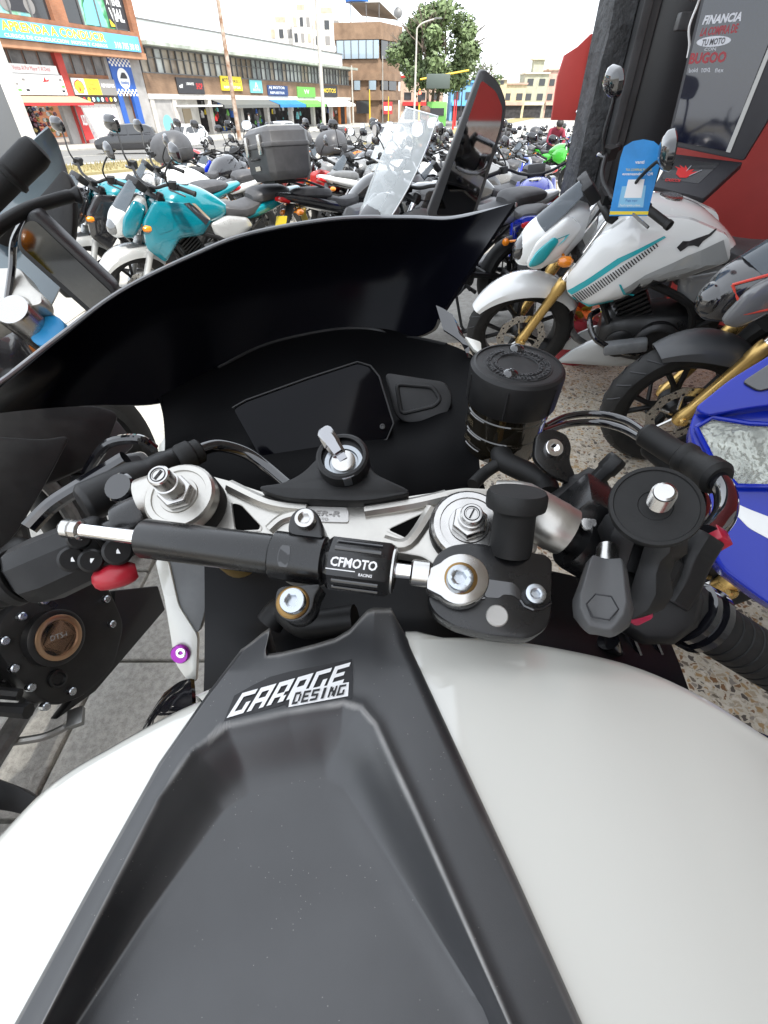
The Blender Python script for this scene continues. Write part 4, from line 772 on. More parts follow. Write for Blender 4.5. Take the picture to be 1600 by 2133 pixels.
def bike(label, x, y, h, c1, c2=None, lean=8, steer=0, z=None, style='naked', fork=steel, fend=None, rim=None, seat=None, tall=None, case=None, mirrors=True, group='motorcycles parked along the street', detail=True, sc=1.0, cowlm=None, grooves=False, name='motorcycle', plate=True, sidem=None, tailm=None, nose=True, lensm=None, fa0=30):
    c2 = c2 or c1; fend = fend or matte; rim = rim or engine_m; seat = seat or seat_m; cowlm = cowlm or c1; sidem = sidem or c2; tailm = tailm or c1
    r = thing(name, label, 'motorcycle', (x, y, gz(y)+.02 if z is None else z), 0, group); r.rotation_euler = (-rad(lean), 0, rad(h)); r.scale = (sc, sc, sc)
    Ms = steerM(rad(steer)); I = None
    def P(nm, key, fn, m, parent=None, st=False, mtx=None, **k): return link(nm, cm(key, fn, **k), m, parent or r, (Ms @ mtx if mtx is not None else Ms) if st else mtx)
    fw_ = P('front_wheel', 'tyre_f', wheel_tyre(.30, .115), rubber, st=True, mtx=MX.Translation(FA)); P('rim', 'rim_f', wheel_rim(.30, .115), rim, fw_); P('brake_disc', 'disc_f', brake_disc(.072), steel, fw_)
    if detail: tag(P('disc_holes', 'discholes', disc_holes(.072), black_print, fw_), kind='stuff')
    if grooves: tag(P('tread_grooves', 'grooves', wheel_grooves(.30, .115), black_print, fw_), kind='stuff')
    for s in (-1, 1):
        l = P('fork_leg', 'forklow%d' % s, fork_lower(s*.098), fork, st=True); P('fork_tube', 'forkup%d' % s, fork_upper(s*.098), chrome, l)
    P('fork_clamp', 'clampf', clampf, engine_m, st=True, bevel=.006)
    P('front_fender', 'fender_f%d' % fa0, fender(.30, .075, fa0, 150), fend, st=True, mtx=MX.Translation(FA), solid=.003)
    hb = P('handlebar', 'hbar', handleb, matte, st=True)
    for s in (-1, 1):
        P('grip', 'grip%d' % s, gripf(s), rubber, hb); 
        if detail: P('lever', 'lever%d' % s, leverf(s), steel if style == 'naked' else gloss, hb)
        if mirrors: mi = P('mirror', 'mhead%d' % s, mhead(s), gloss, st=True); P('mirror_stem', 'mstem%d' % s, mstem(s), matte, mi); P('mirror_glass', 'mglass%d' % s, mglass(s), mirror_m, mi)
    if nose: co_ = P('headlight_cowl', 'cowl', cowl, cowlm, st=(style != 'sport')); P('headlight_lens', 'lens', lens, lensm or dark_lens, co_)
    for s in (-1, 1):
        if nose: P('cowl_side', 'cowlside%d' % s, lambda: pillow([(.735, .72), (.70, .84), (.58, .95), (.50, .90), (.56, .78), (.66, .70)], s*.082, .022, .014), c2, co_)
    if not nose: pass
    elif not tall: P('fly_screen', 'fly', fly, smoke_screen, st=(style != 'sport'), solid=.003)
    else: ts_ = P('windscreen', 'tallscreen', tallscreen, tall, st=False, solid=.003); P('screen_rim', 'screenrim', screen_rim, clear_lens, ts_)
    P('instrument', 'dash', dashf, matte, st=True, bevel=.01)
    for s in (-1, 1): P('indicator', 'indf%d' % s, indic(.56, s, .77), amber, st=True); P('indicator', 'indr%d' % s, indic(-.86, s, .74), amber)
    P('tank', 'tank', lambda: loft(TANK, 24, 2.5, 4), c1); P('tank_cap', 'tankcap', lambda: MB().lathe((.13, 0, .99), (-.05, 0, 1), [(.05, -.01), (.05, .006), (.04, .01), (.02, .01)], 20), steel)
    for s in (-1, 1):
        P('side_panel', 'side_%s%d' % (style, s), lambda: pillow(SIDE[style], s*.135, *((.05, .045) if style == 'fuel' else (.035, .025))), c2); P('under_panel', 'side2%d' % s, lambda: pillow(SIDE2, s*.095, .03, .02), sidem)
    P('seat', 'seat', lambda: loft([(-.14, .80, .06, .05, .05), (-.20, .785, .11, .045, .06), (-.34, .775, .135, .04, .06), (-.46, .79, .12, .05, .05), (-.52, .81, .09, .04, .05)], 18, 3, 3), seat)
    P('pillion_seat', 'pseat', lambda: loft([(-.45, .85, .07, .02, .05), (-.50, .86, .115, .045, .05), (-.64, .875, .12, .045, .05), (-.78, .88, .09, .035, .04), (-.84, .88, .05, .015, .03)], 18, 3, 3), seat)
    P('tail', 'tail', lambda: loft([(-.30, .74, .10, .03, .06), (-.45, .77, .125, .04, .07), (-.65, .81, .12, .04, .06), (-.85, .85, .08, .035, .04), (-.97, .875, .045, .02, .02)], 18, 2.6, 3), tailm)
    P('tail_light', 'tlight', lambda: loft([(-.88, .835, .05, .03, .03), (-.95, .845, .055, .028, .025), (-.985, .85, .035, .015, .015)], 14, 2.6, 2), red_lens)
    rf = P('rear_fender', 'rfender', lambda: prism(MB(), [V((-.86, -.07, .80)), V((-.86, .07, .80)), V((-1.0, .055, .55)), V((-1.0, -.055, .55))], V((-.87, 0, -.49)), .012), matte)
    if plate: P('number_plate', 'nplate', lambda: prism(MB(), [V((-.965, -.10, .72)), V((-.965, .10, .72)), V((-1.025, .10, .58)), V((-1.025, -.10, .58))], V((-.92, 0, -.39)), .004), plate_y, rf)
    en = P('engine', 'engine', engine, engine_m); P('cylinder', 'fins', fins, engine_m, en); P('exhaust_header', 'exh', exhaust_pipe, engine_g, en)
    P('muffler', 'muffler', muffler, engine_g); P('frame', 'frame', framef, matte); P('swingarm', 'swing', swing, matte)
    for s in (-1, 1): P('footpeg', 'peg%d' % s, pegs(s), matte)
    if detail: P('side_stand', 'stand', stand, matte)
    rw = P('rear_wheel', 'tyre_r', wheel_tyre(.30, .145), rubber, mtx=MX.Translation(RAX)); P('rim', 'rim_r', wheel_rim(.30, .145), rim, rw); P('brake_disc', 'disc_r', brake_disc(-.08, .115), steel, rw)
    if style == 'sport': P('belly_pan', 'belly', lambda: loft([(-.12, .24, .10, .06, .05), (.1, .24, .15, .07, .07), (.35, .26, .14, .08, .06), (.46, .30, .08, .05, .04)], 16, 2.8, 3), c1)
    if case:
        P('luggage_rack', 'rack', rack, matte); m_ = mat('case_black', (.055, .055, .058), .45, noise=(12, .15))
        cs_ = P('top_case', 'case_'+case, box_case if case == 'box' else dome_case, m_, bevel=.006 if case == 'box' else 0)
        if case == 'box':
            P('latch', 'latch', lambda: MB().box((-1.116, .12, 1.22), (.018, .05, .13)).box((-1.116, -.12, 1.22), (.018, .05, .13)), steel, cs_, bevel=.003); P('case_lid', 'lidplate', lambda: MB().box((-.9, 0, 1.335), (.30, .34, .012)), silver_paint, cs_, bevel=.004)
            P('case_badge', 'cbadge', lambda: MB().box((-1.106, 0, 1.07), (.006, .09, .03)), steel, cs_); P('case_handle', 'chandle', lambda: MB().tube([V((-1.10, -.06, 1.13)), V((-1.13, -.05, 1.13)), V((-1.13, .05, 1.13)), V((-1.10, .06, 1.13))], .007, 6), matte, cs_)
        else: P('case_band', 'cband', lambda: loft([(-1.115, 1.105, .10, .012, .012), (-1.08, 1.11, .193, .012, .012), (-.95, 1.115, .2385, .012, .012), (-.78, 1.115, .2285, .012, .012), (-.665, 1.10, .165, .012, .012)], 20, 2.8, 3), grey_plastic, cs_)
    return r
dark_lens = mat('dark_lamp', (.12, .125, .13), .08, metal=.5, coat=1)
teal = paint((.0, .13, .17), .22); teal2 = paint((.003, .18, .22), .2); bluep = mat('deep_blue_paint', (.001, .016, .33), .25, coat=.3, spec=.3); blackp = paint((.012, .012, .014), .2); whitep = paint((.72, .73, .72), .22); redp = paint((.35, .02, .02)); greenp = paint((.06, .50, .04)); greyp = paint((.16, .165, .17)); navy = paint((.02, .05, .20)); cream = paint((.55, .52, .45)); orangep = paint((.55, .16, .02))
def decal3(parent, nm, outline, y0, th, bulge, pts, m, lift=.003, sg=1, dens=10):
    """flat print that follows a pillow panel"""
    Pn = [V((x, z, 0)) for x, z in outline]; c = V((sum(p.x for p in rounded(Pn, .03, 3))/(4*len(Pn)), sum(p.y for p in rounded(Pn, .03, 3))/(4*len(Pn)), 0)); n = len(Pn)
    def yy(x, z):
        d = V((x-c.x, z-c.y, 0)); L_ = d.length or 1e-6; d = d/L_; best = 1e9
        for i in range(n):
            a, b = Pn[i], Pn[(i+1) % n]; e = b-a; den = d.x*e.y-d.y*e.x
            if abs(den) < 1e-9: continue
            t = ((a.x-c.x)*e.y-(a.y-c.y)*e.x)/den; u = ((a.x-c.x)*d.y-(a.y-c.y)*d.x)/den
            if t > 0 and -1e-6 <= u <= 1+1e-6: best = min(best, t)
        f = L_/best; return y0+interp([(0, th+bulge*.9), (.4, th+bulge*.9), (.7, th+bulge*.6), (.94, th), (1, th*.8)], f)+lift
    me = bmesh.new(); vs = [me.verts.new((x, 0, z)) for x, z in pts]; me.faces.new(vs); bmesh.ops.triangulate(me, faces=me.faces[:])
    for _ in range(3): bmesh.ops.subdivide_edges(me, edges=[e for e in me.edges if e.calc_length() > .03], cuts=1, use_grid_fill=True)
    bmesh.ops.triangulate(me, faces=me.faces[:])
    mb = MB(); mb.add([V((v.co.x, sg*yy(v.co.x, v.co.z), v.co.z)) for v in me.verts], []); me.verts.index_update(); mb.f = [tuple(v.index for v in f.verts) for f in me.faces]; me.free()
    return O(nm, mb, m, parent, smooth=False)
# ---- teal pair left of the windscreen
A = bike('teal street motorcycle with silver fenders and black seat, its tank beside the windscreen edge', -1.59, 4.73, 222, teal2, teal, 7, 8, style='wing', fend=silver_paint, cowlm=silver_paint, fork=silver_paint, sidem=silver_paint, grooves=True, z=-.17)
Bk = bike('teal and black street motorcycle standing just beyond the other teal one', -2.28, 5.25, 222, teal2, blackp, 7, 8, style='wing', fend=silver_paint, cowlm=blackp, fork=silver_paint, sidem=silver_paint, z=-.19)
def decal(o, nm, pts, y, m):
    mb = MB(); mb.add([V((x, y, z)) for x, z in pts], [tuple(range(len(pts)))]); return O(nm, mb, m, o, smooth=False)
# graphics on the teal shroud and cowl
sp_ = [c for c in A.children if c.name.startswith('side_panel')][0 if True else 1]
for y_ in (.2,):
    pass
spA = [c_ for c_ in A.children if c_.name.startswith('side_panel')][1]
for nm_, pts_, m_, l_ in (('black_flash', [(.22, .90), (.17, .90), (.03, .77), (.07, .735), (.13, .80)], mat('black_gloss_print', (.02, .02, .022), .3, coat=.8), .003), ('tan_flash', [(.155, .895), (.125, .89), (.02, .775), (.03, .765)], mat('tan_print', (.34, .27, .20), .35, coat=.6), .004), ('dark_inset', [(.50, .80), (.42, .86), (.34, .80), (.36, .74), (.47, .72)], teal, .003), ('lower_inset', [(.50, .60), (.46, .66), (.32, .68), (.40, .60), (.46, .54)], teal, .003)):
    decal3(spA, nm_, SIDE['wing'], .135, .035, .025, pts_, m_, l_)
# ---- the second row behind
bike('white naked motorcycle with grey seat behind the teal pair', -2.2, 6.6, 218, whitep, silver_paint, 7, 0)
bike('black motorcycle carrying a rounded black top case', -2.35, 8.6, 70, blackp, None, 7, 0, case='dome')
bike('motorcycle with round chrome lamp and upright bars near the road', -2.9, 10.2, 215, blackp, cream, 7, 20, mirrors=True)
bike('black tourer with a boxy black top case, its red tail light towards us', -.10, 5.45, 38, blackp, greyp, 7, -10, case='box')
bike('motorcycle with a bulging white tank behind the boxy top case', .10, 7.3, 30, whitep, whitep, 7, 10, seat=grey_plastic)
S_ = bike('black tourer with tall clear windscreen and silver tail, parked right ahead', .44, 4.05, 208, blackp, greyp, 6, 15, tall=clear_screen, tailm=silver_paint, mirrors=False, z=-.10, plate=False)
bike('motorcycle with a clear curved windscreen behind the tall one', .35, 8.4, 205, greyp, blackp, 7, 12, tall=clear_screen)
bike('dark motorcycle with domed black case behind the clear screens', -.3, 10.5, 60, blackp, navy, 7, 0, case='dome')
bike('black and grey motorcycle beside the windscreen with folded mirrors', .95, 6.2, 200, blackp, greyp, 7, -12)
bike('grey motorcycle with chrome forks behind the black mirror', 1.5, 7.9, 205, greyp, blackp, 7, 10)
bike('silver scooter-like motorcycle with smoked fly screen', 1.1, 10.0, 200, silver_paint, blackp, 7, 5)
bike('blue motorcycle with gold forks behind the upright mirror', 2.2, 9.6, 240, navy, bluep, 7, 15, fork=gold)
bike('orange trimmed black motorcycle far behind the white tank', -.9, 13.0, 30, blackp, orangep, 7, 0)
bike('white motorcycle at the road edge behind the boxy case', -2.0, 13.6, 210, whitep, blackp, 7, 10)
bike('red and black motorcycle parked close to the verge', -3.9, 12.4, 200, redp, blackp, 7, 0)
bike('blue motorcycle with low fairing behind the croton plant', 1.32, 4.55, 75, bluep, bluep, 7, 0, style='sport', z=-.16, plate=False)
R_ = random.Random(77); mc = [('black', blackp), ('dark', engine_m), ('charcoal', grey_plastic), ('grey', greyp), ('white', whitep), ('red', redp), ('navy', navy), ('silver', silver_paint), ('blue', bluep), ('cream', cream), ('orange', orangep)]
for i in range(22):
    k, k2 = R_.sample(mc, 2); x_ = (-1.6, .6, 1.7, 2.6, 3.4, -3.0)[i % 6]+R_.uniform(-.35, .35)+(i//6)*.35; y_ = 8.8+(i//6)*2.1+R_.uniform(-.5, .5)+(1.6 if i % 6 in (0, 5) else 0)
    if x_/y_ > .19: x_ = y_*R_.uniform(-.28, .17)
    bike('%s motorcycle with %s side panels in the crowd before the %s' % (k[0], k2[0], ('verge', 'lamp post', 'green bike', 'corner block')[i//6]), x_, y_, R_.uniform(190, 260), k[1], k2[1], 7, R_.uniform(-18, 18), case=R_.choice((None, None, None, None, None, 'box', None, 'dome')), fork=R_.choice((steel, gold)), group='motorcycles crowded on the lot')
# green and gold-forked pair further along
bike('bright green street motorcycle with gold forks and black fly screen', 4.45, 15.6, 300, greenp, greenp, 7, 10, fork=gold, fend=greenp, grooves=True)
bike('black street motorcycle with gold forks beside the green one', 3.55, 15.6, 240, blackp, greyp, 7, 10, fork=gold)
bike('grey motorcycle with orange belly on the far side of the green one', 5.7, 17.6, 290, greyp, orangep, 7, 10)
# ---- long rows of bikes on the paved lot towards the street
R_ = random.Random(21); cols = [('black', blackp), ('dark', engine_m), ('charcoal', grey_plastic), ('grey', greyp), ('white', whitep), ('red', redp), ('navy', navy), ('silver', silver_paint), ('blue', bluep), ('cream', cream)]
spots = []
for row, (y0, x0, n, dx) in enumerate(((19.5, 1.6, 7, .95), (23.5, 3.2, 9, 1.0), (29, 4.2, 10, 1.15), (36, 6.2, 10, 1.35), (46, 9.5, 9, 1.7))):
    for i in range(n): spots.append((x0+i*dx+R_.uniform(-.15, .15), y0+i*.12+R_.uniform(-.4, .4), row))
used = {}
for (x, y, row) in spots:
    k = R_.choice(cols); k2 = R_.choice(cols); case = R_.choice((None, None, None, None, None, 'box', 'dome')); tl = R_.choice((None, None, None, clear_screen))
    lb = '%s and %s motorcycle%s%s in the %s row of parking' % (k[0], k2[0], ' with top case' if case else '', ' and screen' if tl else '', ('first', 'second', 'third', 'fourth', 'last')[row])
    bike(lb, x, y, R_.uniform(215, 320), k[1], k2[1], 7, R_.uniform(-15, 15), case=case, tall=tl, fork=R_.choice((steel, gold, steel)), detail=False, group='rows of parked motorcycles')

# ---- right: white and teal bike, black bike with gold forks, blue sport bike
N_ = bike('white motorcycle with teal graphics, gold forks and a blue tag on its bar', 1.45, 2.62, 163, whitep, whitep, 8, 16, z=0, style='fuel', fork=gold, fend=whitep, cowlm=whitep, tailm=whitep, grooves=True, sidem=greyp, lensm=gloss)
spn = [c_ for c_ in N_.children if c_.name.startswith('side_panel')][1]
tealp = mat('teal_print', (.01, .34, .38), .3, coat=.8); gryp = mat('grey_print', (.30, .31, .31), .35, coat=.8); blkp = mat('black_gloss_print', (.02, .02, .022), .3, coat=.8)
FU = SIDE['fuel']; D3 = lambda nm, pts, m, lift=.003: decal3(spn, nm, FU, .135, .05, .045, pts, m, lift)
D3('grey_graphic', [(-.155, .81), (-.02, .735), (.13, .68), (.20, .62), (.24, .66), (.16, .74), (.02, .83), (-.10, .89)], gryp, .002)
D3('teal_stripe', [(.455, .605), (.48, .62), (.30, .80), (.14, .90), (.13, .895), (.28, .785)], tealp); D3('teal_stripe', [(.455, .600), (.44, .585), (.36, .565), (.26, .60), (.25, .59), (.36, .552)], tealp)
for i in range(34):
    t = i/33; x = .452-.285*t; z = .604+.265*t; k_ = .052*(1-.75*t)+.006; D3('hatch_line', [(x, z), (x-.0042, z+.0034), (x-.0042-k_*.72, z+.0034-k_*.62), (x-k_*.72, z-k_*.62)], blkp, .0035)
D3('jagged_print', [(.20, .615), (.17, .70), (.145, .655), (.12, .72), (.10, .675), (.06, .73), (.06, .70), (.13, .655)], blkp, .004)
D3('leaping_cat', [(.075, .860), (.06, .885), (.035, .885), (-.0, .898), (-.035, .91), (-.055, .93), (-.06, .925), (-.045, .905), (-.02, .885), (-.01, .865), (.01, .87), (.03, .868), (.055, .845)], blkp, .004)
D3('teal_line', [(.26, .69), (.25, .69), (.215, .645), (.17, .63), (.17, .622), (.222, .637)], tealp, .004)
cw_ = [c_ for c_ in N_.children if c_.name.startswith('headlight_cowl')][0]
mb = MB(); G_l = [V((x, y, z)) for x, y, z in ((.715, .078, .74), (.70, .095, .78), (.62, .1225, .86), (.56, .118, .88), (.58, .121, .85), (.66, .110, .77))]; mb.add(G_l, [tuple(range(6))]); O('teal_flash', mb, tealp, cw_, smooth=False)
for s_ in (1,):
    mb = pillow([(.73, .725), (.70, .80), (.63, .87), (.60, .85), (.66, .74)], .082+.028, .012, .006); O('teal_cowl_panel', mb, tealp, cw_)
# crash bar
mb = MB(); mb.tube(smooth_pts([V((.30, .10, .50)), V((.34, .20, .50)), V((.28, .26, .42)), V((.10, .24, .36)), V((.02, .16, .36))], 5), .014, 10); O('crash_bar', mb, gloss, N_); mb = MB(); mb.box((.14, .25, .40), (.20, .06, .06), MX.Rotation(.25, 3, 'Y')); O('slider', mb, grey_plastic, N_, bevel=.012)
for s_ in (-1, 1): O('belly_spoiler', pillow([(.44, .17), (.36, .27), (.26, .34), (.10, .30), (-.06, .24), (.10, .19)], s_*.07, .02, .012), silver_paint, N_)
GB = bike('black motorcycle with gold forks and grey fender behind the blue fairing', 1.95, 1.90, 178, blackp, greyp, 8, 0, z=0, fork=gold, fend=mat('dark_grey_fender', (.055, .057, .06), .38), grooves=True, mirrors=False, lensm=gloss, fa0=55)
mb = MB(); mb.tube([V((.74, .06, .84)), V((.66, .112, .90)), V((.56, .122, .92)), V((.56, .125, .80)), V((.68, .11, .76)), V((.74, .06, .84))], .005, 6); O('red_trim', mb, mat('red_trim', (.6, .06, .04), .3), GB)
PB = bike('blue sport motorcycle with long clear headlight, its nose beside our right grip', 1.62, 1.05, 184, bluep, bluep, 8, 0, z=0, style='naked', fork=gold, fend=bluep, mirrors=False, nose=False)
def PBpt(p): return PB.matrix_basis.inverted() @ p
PB_M = MX.LocRotScale(PB.location, PB.rotation_euler, PB.scale)
def ppl(nm, pts, m, pl, h, th, r, bevel):
    P = rounded([pl.hit(x, y, h) for x, y in pts], r); mb = MB(); prism(mb, P, pl.n, th); mb.v = [PB_M.inverted() @ p for p in mb.v]; return O(nm, mb, m, PB, bevel=bevel, seg=3)
PQ = Plane(Wd(1540, 960, 1.12), (-.45, -.55, .70))
ppl('nose_fairing', [(1434, 892), (1452, 846), (1520, 795), (1690, 690), (1730, 1330), (1600, 1258), (1494, 1180), (1474, 1090), (1468, 1000), (1448, 935)], bluep, PQ, 0, .10, .03, .022)
ppl('upper_fairing', [(1446, 850), (1520, 790), (1700, 680), (1720, 830), (1560, 850), (1470, 866)], bluep, PQ, .035, .05, .02, .012)
ppl('fairing_inlay', [(1545, 795), (1610, 752), (1690, 720), (1690, 790), (1580, 815)], blackp, PQ, .043, .012, .012, .004)
lensb = mat('lamp_reflector', (.30, .31, .28), .12, metal=.85, noise=(22, .75), bump=(16, 1.0, .03)); ppl('headlight_bowl', [(1452, 892), (1485, 872), (1560, 885), (1690, 890), (1690, 1010), (1538, 1008), (1488, 958)], lensb, PQ, .006, .012, .012, .002)
ppl('headlight_glass', [(1450, 890), (1484, 869), (1562, 882), (1695, 888), (1695, 1014), (1536, 1012), (1486, 960)], glass('lamp_glass', (.55, .58, .52), .03, .22), PQ, .016, .006, .012, .003)
mb = MB(); P = [PQ.hit(x, y, .018) for x, y in ((1450, 890), (1484, 869), (1562, 882), (1695, 888))]+[PQ.hit(x, y, .018) for x, y in ((1695, 1014), (1536, 1012), (1486, 960), (1450, 890))]; mb.tube([PB_M.inverted() @ p for p in P], .006, 8); O('lamp_trim', mb, bluep, PB)
ppl('white_flash', [(1494, 1030), (1560, 1060), (1690, 1110), (1690, 1170), (1560, 1100)], whitep, PQ, .002, .003, .01, .001)
# ---- blue paper tag hung on the left grip of the white bike
NM = MX.LocRotScale(N_.location, N_.rotation_euler, N_.scale) @ steerM(rad(16)); gp = NM @ V((.29, .375, 1.04))
TG = Plane(Wd(1325, 370, 1.0), (-.35, -.90, .12)); 
dT = (gp-EYE).dot(FW); TG = Plane(Wd(1325, 370, dT*.985), (-.30, -.93, .10))
tg = thing('hang_tag', 'bright blue paper tag with white print hanging on the white bike grip', 'tag', TG.hit(1330, 330))
def tgp(nm, pts, m, h, parent=None, th=.0012, r=0):
    P = [TG.hit(x, y, h) for x, y in pts]; P = rounded(P, r) if r else P; mb = MB(); prism(mb, [p-tg.location for p in P], TG.n, th); return O(nm, mb, m, parent or tg)
card = tgp('card', [(1269, 450), (1292, 330), (1300, 305), (1318, 294), (1340, 290), (1362, 294), (1376, 306), (1379, 325), (1348, 450)], mat('tag_blue', (.02, .24, .60), .4, noise=(12, .12)), 0, None, .0015)
tgp('yellow_band', [(1271, 440), (1351, 440), (1350, 447), (1270, 447)], yell, .001, card); pale_b = mat('tag_pale_blue', (.22, .50, .72), .4); tgp('pale_field', [(1296, 388), (1346, 386), (1340, 432), (1287, 432)], pale_b, .001, card); tgp('white_field', [(1309, 374), (1343, 373), (1336, 412), (1300, 412)], white_print, .0018, card)
tt = lambda t, q, m, **k: text_on('lettering', t, m, (lambda f: (lambda u, v: f(u, v)-tg.location))(quad_fn(*[TG.hit(x, y, .0022) for x, y in q])), card, **k)
tt('vanti', [(1324, 334), (1343, 334), (1342, 341), (1323, 341)], white_print, bold=.02); tt('escaneando el QR', [(1297, 359), (1361, 359), (1360, 366), (1296, 366)], white_print, bold=.02, shear=.2); tt('TUS COMPRAS PUEDES', [(1304, 351), (1358, 351), (1357, 356), (1303, 356)], yell); tt('Paga aqui', [(1304, 415), (1328, 415), (1327, 421), (1303, 421)], blue_b); tt('Facil rapido y bien', [(1292, 425), (1334, 425), (1333, 431), (1291, 431)], white_print)
# ---- croton plant in a red pot behind the front wheel
cp = thing('croton_plant', 'croton plant with red, orange and yellow leaves in a red pot', 'plant', (1.24, 3.06, 0)); mb = MB(); mb.lathe((0, 0, 0), (0, 0, 1), [(.10, 0), (.14, .22), (.15, .23), (.15, .25), (.13, .25), (.12, .21)], 20); O('pot', mb, mat('red_pot', (.28, .02, .03), .4), cp)
lm = [mat('leaf_orange', (.60, .12, .02), .45, noise=(60, .5)), mat('leaf_red', (.34, .03, .03), .45, noise=(60, .5)), mat('leaf_yellow_green', (.40, .40, .05), .45, noise=(50, .5))]; R_ = random.Random(9)
for i in range(26):
    a = i*2.4; el = R_.uniform(.2, 1.3); d = V((math.cos(a)*math.cos(el), math.sin(a)*math.cos(el), math.sin(el))); b0 = V((0, 0, .22+R_.uniform(0, .16))); s_ = d.cross(V((0, 0, 1))).normalized(); u_l = s_.cross(d); L_ = R_.uniform(.14, .24); G = []
    for k in range(6):
        t = k/5; p = b0+d*(.04+L_*t)+V((0, 0, -.10*t*t*L_*4)); ww = .034*math.sin(PI*min(.98, t*.9+.08)); G.append([p-s_*ww+u_l*.006, p, p+s_*ww+u_l*.006])
    mb = MB(); mb.grid(G); O('leaf', mb, lm[i % 3], cp, fix=False)

# ---- the black neighbour on the left: generic rolling chassis plus its own engine cover, bars and screen
Q_ = bike('black sport tourer with gold ringed engine cover, close beside us', -.95, .62, 90, blackp, blackp, 6, 0, z=0, sc=1.06, mirrors=False, fork=engine_m, rim=engine_m)
QM = MX.LocRotScale(Q_.location, Q_.rotation_euler, Q_.scale); QI = QM.inverted()
def qo(nm, mb, m, parent=None, **k): mb.v = [QI @ p for p in mb.v]; return O(nm, mb, m, parent or Q_, **k)
EQ = Plane(Wd(125, 1320, 1.06), (.88, -.22, .35)); en = [c_ for c_ in Q_.children if c_.name.startswith('engine')][0]
mb = MB(); P = rounded([EQ.hit(x, y, -.02) for x, y in ((0, 1290), (60, 1235), (150, 1205), (225, 1215), (262, 1300), (240, 1390), (180, 1450), (110, 1475), (40, 1420), (-10, 1350))], .03); prism(mb, P, EQ.n, .07); qo('engine_cover', mb, engine_m, en, bevel=.008)
for prf, m_, nm in (([(.062, -.02), (.062, .004), (.056, .008), (.050, .008)], engine_m, 'cover_boss'), ([(.050, .002), (.050, .011), (.047, .013), (.040, .013), (.038, .008)], mat('bronze_ring', (.42, .27, .17), .3, metal=.9), 'gold_ring'), ([(.038, -.004), (.038, .005), (.034, .008)], gloss, 'cap_disc')):
    mb = MB(); mb.lathe(EQ.hit(118, 1328, 0), EQ.n, prf, 36); qo(nm, mb, m_, en)
mb = MB(); vs, fs, _a = text_mesh('DTS-i', bold=.01, shear=.2); f = quad_fn(*[EQ.hit(x, y, .0095) for x, y in ((102, 1326), (138, 1314), (142, 1324), (106, 1336))]); mb.add([f(*p) for p in vs], fs); qo('lettering', mb, mat('grey_print_dim', (.35, .35, .34), .4), en, smooth=False)
for x, y in ((168, 1210), (222, 1248), (234, 1300), (150, 1440), (95, 1472), (65, 1432), (30, 1392), (10, 1335), (46, 1284), (92, 1252)):
    mb = MB(); mb.lathe(EQ.hit(x, y, -.012), EQ.n, [(.009, -.01), (.009, .004), (.007, .006), (.003, .006)], 10); qo('cover_bolt', mb, zinc, en)
mb = MB(); mb.lathe(EQ.hit(118, 1414, -.02), EQ.n, [(.020, -.01), (.020, .008), (.015, .010), (.012, .004)], 18); qo('filler_plug', mb, engine_m, en)
mb = MB(); P = [EQ.hit(x, y, -.05) for x, y in ((240, 1230), (330, 1220), (345, 1270), (200, 1440), (118, 1500), (180, 1420), (235, 1330))]; prism(mb, P, EQ.n, .03); qo('belly_panel', mb, mat('belly_black', (.012, .012, .013), .4), None, bevel=.004)
mb = MB(); mb.tube(smooth_pts([Wz(30, 1545, .22), Wz(90, 1535, .21), Wz(135, 1515, .20), Wz(155, 1500, .21)], 4), [.009]*9+[.011]*4, 8); qo('brake_pedal', mb, mat('worn_steel', (.28, .28, .27), .4, metal=.8), None); mb = MB(); mb.box(Wz(158, 1495, .215), (.035, .045, .016), MX.Rotation(.4, 3, 'Z')); qo('pedal_pad', mb, mat('worn_steel', (.28, .28, .27)), None, bevel=.003)
mb = MB(); P = [Wd(x, y, d) for x, y, d in ((-40, 1610, .85), (40, 1640, .85), (120, 1690, .86), (110, 1712, .86), (20, 1690, .85), (-40, 1680, .85))]; prism(mb, P, (0, -.2, 1), .03); qo('foot_rest_plate', mb, engine_m, None, bevel=.003)
# side fairing slabs seen under our windscreen
for i, (pts, dd, m_) in enumerate((([(-60, 830), (210, 845), (250, 860), (235, 900), (205, 960), (120, 1000), (-60, 1060)], .95, matte), ([(-60, 905), (90, 915), (150, 905), (95, 1010), (30, 1120), (-60, 1190)], .90, matte), ([(205, 860), (240, 868), (285, 925), (250, 955), (190, 985), (185, 940)], 1.0, satin))):
    pl = Plane(Wd(100, 950, dd), (.75, -.35, .55)); mb = MB(); P = rounded([pl.hit(x, y) for x, y in pts], .02); prism(mb, P, pl.n, .03); qo('side_fairing', mb, m_, None, bevel=.008)
mb = MB(); mb.tube(smooth_pts([Wd(*p) for p in ((168, 1010, .98), (195, 960, .95), (230, 922, .93), (290, 915, .93), (322, 935, .95))], 5), .010, 10); qo('guard_tube', mb, gloss)
pl = Plane(Wd(270, 965, .98), (.5, -.6, .62)); mb = MB(); prism(mb, rounded([pl.hit(x, y) for x, y in ((228, 950), (300, 938), (316, 960), (318, 1010), (240, 1020))], .012), pl.n, .03); qo('radiator_cap_panel', mb, greyp, None, bevel=.006); mb = MB(); prism(mb, rounded([pl.hit(x, y, .006) for x, y in ((236, 955), (290, 946), (300, 965), (300, 1000), (245, 1006))], .01), pl.n, .01); qo('panel_inset', mb, satin, None, bevel=.002)
